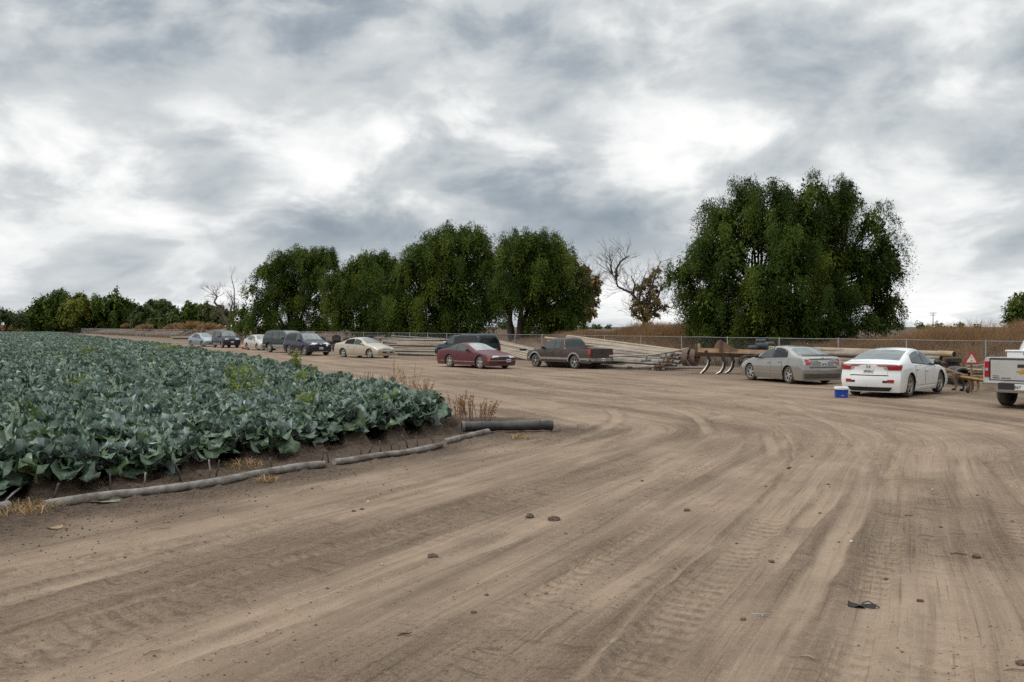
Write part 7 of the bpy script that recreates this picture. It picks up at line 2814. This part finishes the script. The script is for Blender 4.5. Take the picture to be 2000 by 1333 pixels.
for k, (px, py, L, rot, lab, br_) in enumerate(TW):
    x, y = G(px, py)
    mb = MB()
    mb.tube([(-L / 2, 0, .006), (-L * .1, L * .06, .016), (L * .2, -.01, .014), (L / 2, L * .12, .01)], [.004, .006, .005, .003], 5)
    mb.tube([(-L * .1, L * .06, .016), (0, L * .18, .014)], [.004, .002], 4)
    o = mb.build('twig', pmat('twig_%s' % ('dark' if br_ < .1 else 'pale' if br_ < .5 else 'white'), (br_, br_ * .78, br_ * .55), .9), None, True)
    o.location = (x, y, hz(x, y))
    o.rotation_euler = (0, 0, rot)
    tag(o, lab, 'twig', 'twigs lying on the yard')
PP = [(1666, 1066, .04, 'white torn paper scrap right of the broad rut'), (745, 1105, .045, 'pale flat scrap beside the squashed dark clod'), (1472, 742, .10, 'white scrap on the dirt below the front wheel of the grey sedan'), (1320, 734, .10, 'white scrap lying left of the curved plough shanks'), (1822, 957, .04, 'tiny white scrap near the crossing tracks'), (718, 980, .03, 'tiny white scrap in the left half of the yard')]
M_PAPER = pmat('paper', (.58, .54, .47), .7, 0, .08)
for k, (px, py, L, lab) in enumerate(PP):
    x, y = G(px, py)
    leafpiece('paper_scrap', lab, x, y, L, L * .7, k * 1.3, M_PAPER, 'paper scrap', .015, k, 'paper scraps on the yard')
# item on the maroon bonnet
x, y = at(955, 684, 52.6).x, 52.6

# ---- crumbs of soil, too many to count
def crumbs(name, label, X, Y, size, mt, seed, sink=.25):
    g = np.random.default_rng(seed)
    n = len(X)
    j = np.clip(np.searchsorted(xs, X) - 1, 0, len(xs) - 2)
    i = np.clip(np.searchsorted(ys, Y) - 1, 0, len(ys) - 2)
    Z = Hh[i, j]
    dirs = np.array([[1, 0, 0], [-1, 0, 0], [0, 1, 0], [0, -1, 0], [0, 0, 1], [0, 0, -1], [.7, .7, .3], [-.7, .6, .4]], float)
    V = dirs[None] * size[:, None, None] * (0.6 + .7 * g.random((n, 8, 1)))
    V[:, :, 2] *= .7
    a = g.random(n) * 6.28
    ca, sa = np.cos(a)[:, None], np.sin(a)[:, None]
    x_ = V[:, :, 0] * ca - V[:, :, 1] * sa
    y_ = V[:, :, 0] * sa + V[:, :, 1] * ca
    V = np.stack([x_ + X[:, None], y_ + Y[:, None], V[:, :, 2] + (Z + size * sink)[:, None]], 2).reshape(-1, 3)
    T = np.array([[0, 6, 4], [6, 2, 4], [2, 7, 4], [7, 1, 4], [1, 3, 4], [3, 0, 4], [6, 0, 5], [2, 6, 5], [7, 2, 5], [1, 7, 5], [3, 1, 5], [0, 3, 5]])
    Q = (T[None] + (np.arange(n) * 8)[:, None, None]).reshape(-1, 3)
    o = link_mesh(name, np_mesh(name, V, Q, mt, False))
    tag(o, label, 'soil crumbs', None, 'stuff')


g = np.random.default_rng(900)
n = 60000
Yc = 5.7 + 26 * g.random(n)**1.5
Xc = (g.random(n) * 1.25 - .62) * Yc
dc, sc2 = road_coords(Xc, Yc)
iac, ibc = field_inside(Xc, Yc)
edge = (dc > -.9) & (dc < 2.0 + g.normal(size=n) * .5) & (iac < .9)
e_i = np.where(edge)[0][:9000]
crumbs('soil_crumbs', 'dark crumbly soil and small clods along the field edge', Xc[e_i], Yc[e_i], .004 + .014 * g.random(len(e_i))**4.0, pmat('soil_crumb', (.13, .095, .07), .95, 0, .3, 30.0, (.08, .057, .043)), 901)
r_i = np.where((dc > .8) & (fbm(Xc * .6, Yc * .6, 903, 3) > .50))[0][:6500]
crumbs('dirt_crumbs', 'fine scattered dirt crumbs and grit over the yard', Xc[r_i], Yc[r_i], .003 + .010 * g.random(len(r_i))**4.0, pmat('dirt_crumb', (.27, .20, .14), .95, 0, .3, 30.0, (.15, .108, .078)), 902, .15)

g = np.random.default_rng(940)
n = 5000
tt = g.random(n) * 17 - .5
off_ = .05 + .55 * g.random(n)
X = APEX[0] + DA[0] * tt - .866 * off_
Y = APEX[1] + DA[1] * tt + .5 * off_
ok = (fbm(X * 1.1, Y * 1.1, 941, 2) > .46) & (Y > 8)
X, Y = X[ok], Y[ok]
j = np.clip(np.searchsorted(xs, X) - 1, 0, len(xs) - 2)
i = np.clip(np.searchsorted(ys, Y) - 1, 0, len(ys) - 2)
v, q, t = blades(X, Y, Hh[i, j], .03 + .08 * g.random(len(X)), np.full(len(X), .0035), 2.2, 942, g.random(len(X)))
o = link_mesh('dead_stalks', np_mesh('dead_stalks', v, q, M_DRYG, False, None, {'tint': t}))
tag(o, 'thin dead roots and stalks on the crumbling bed ends above the pipe', 'dead stalks', None, 'stuff')
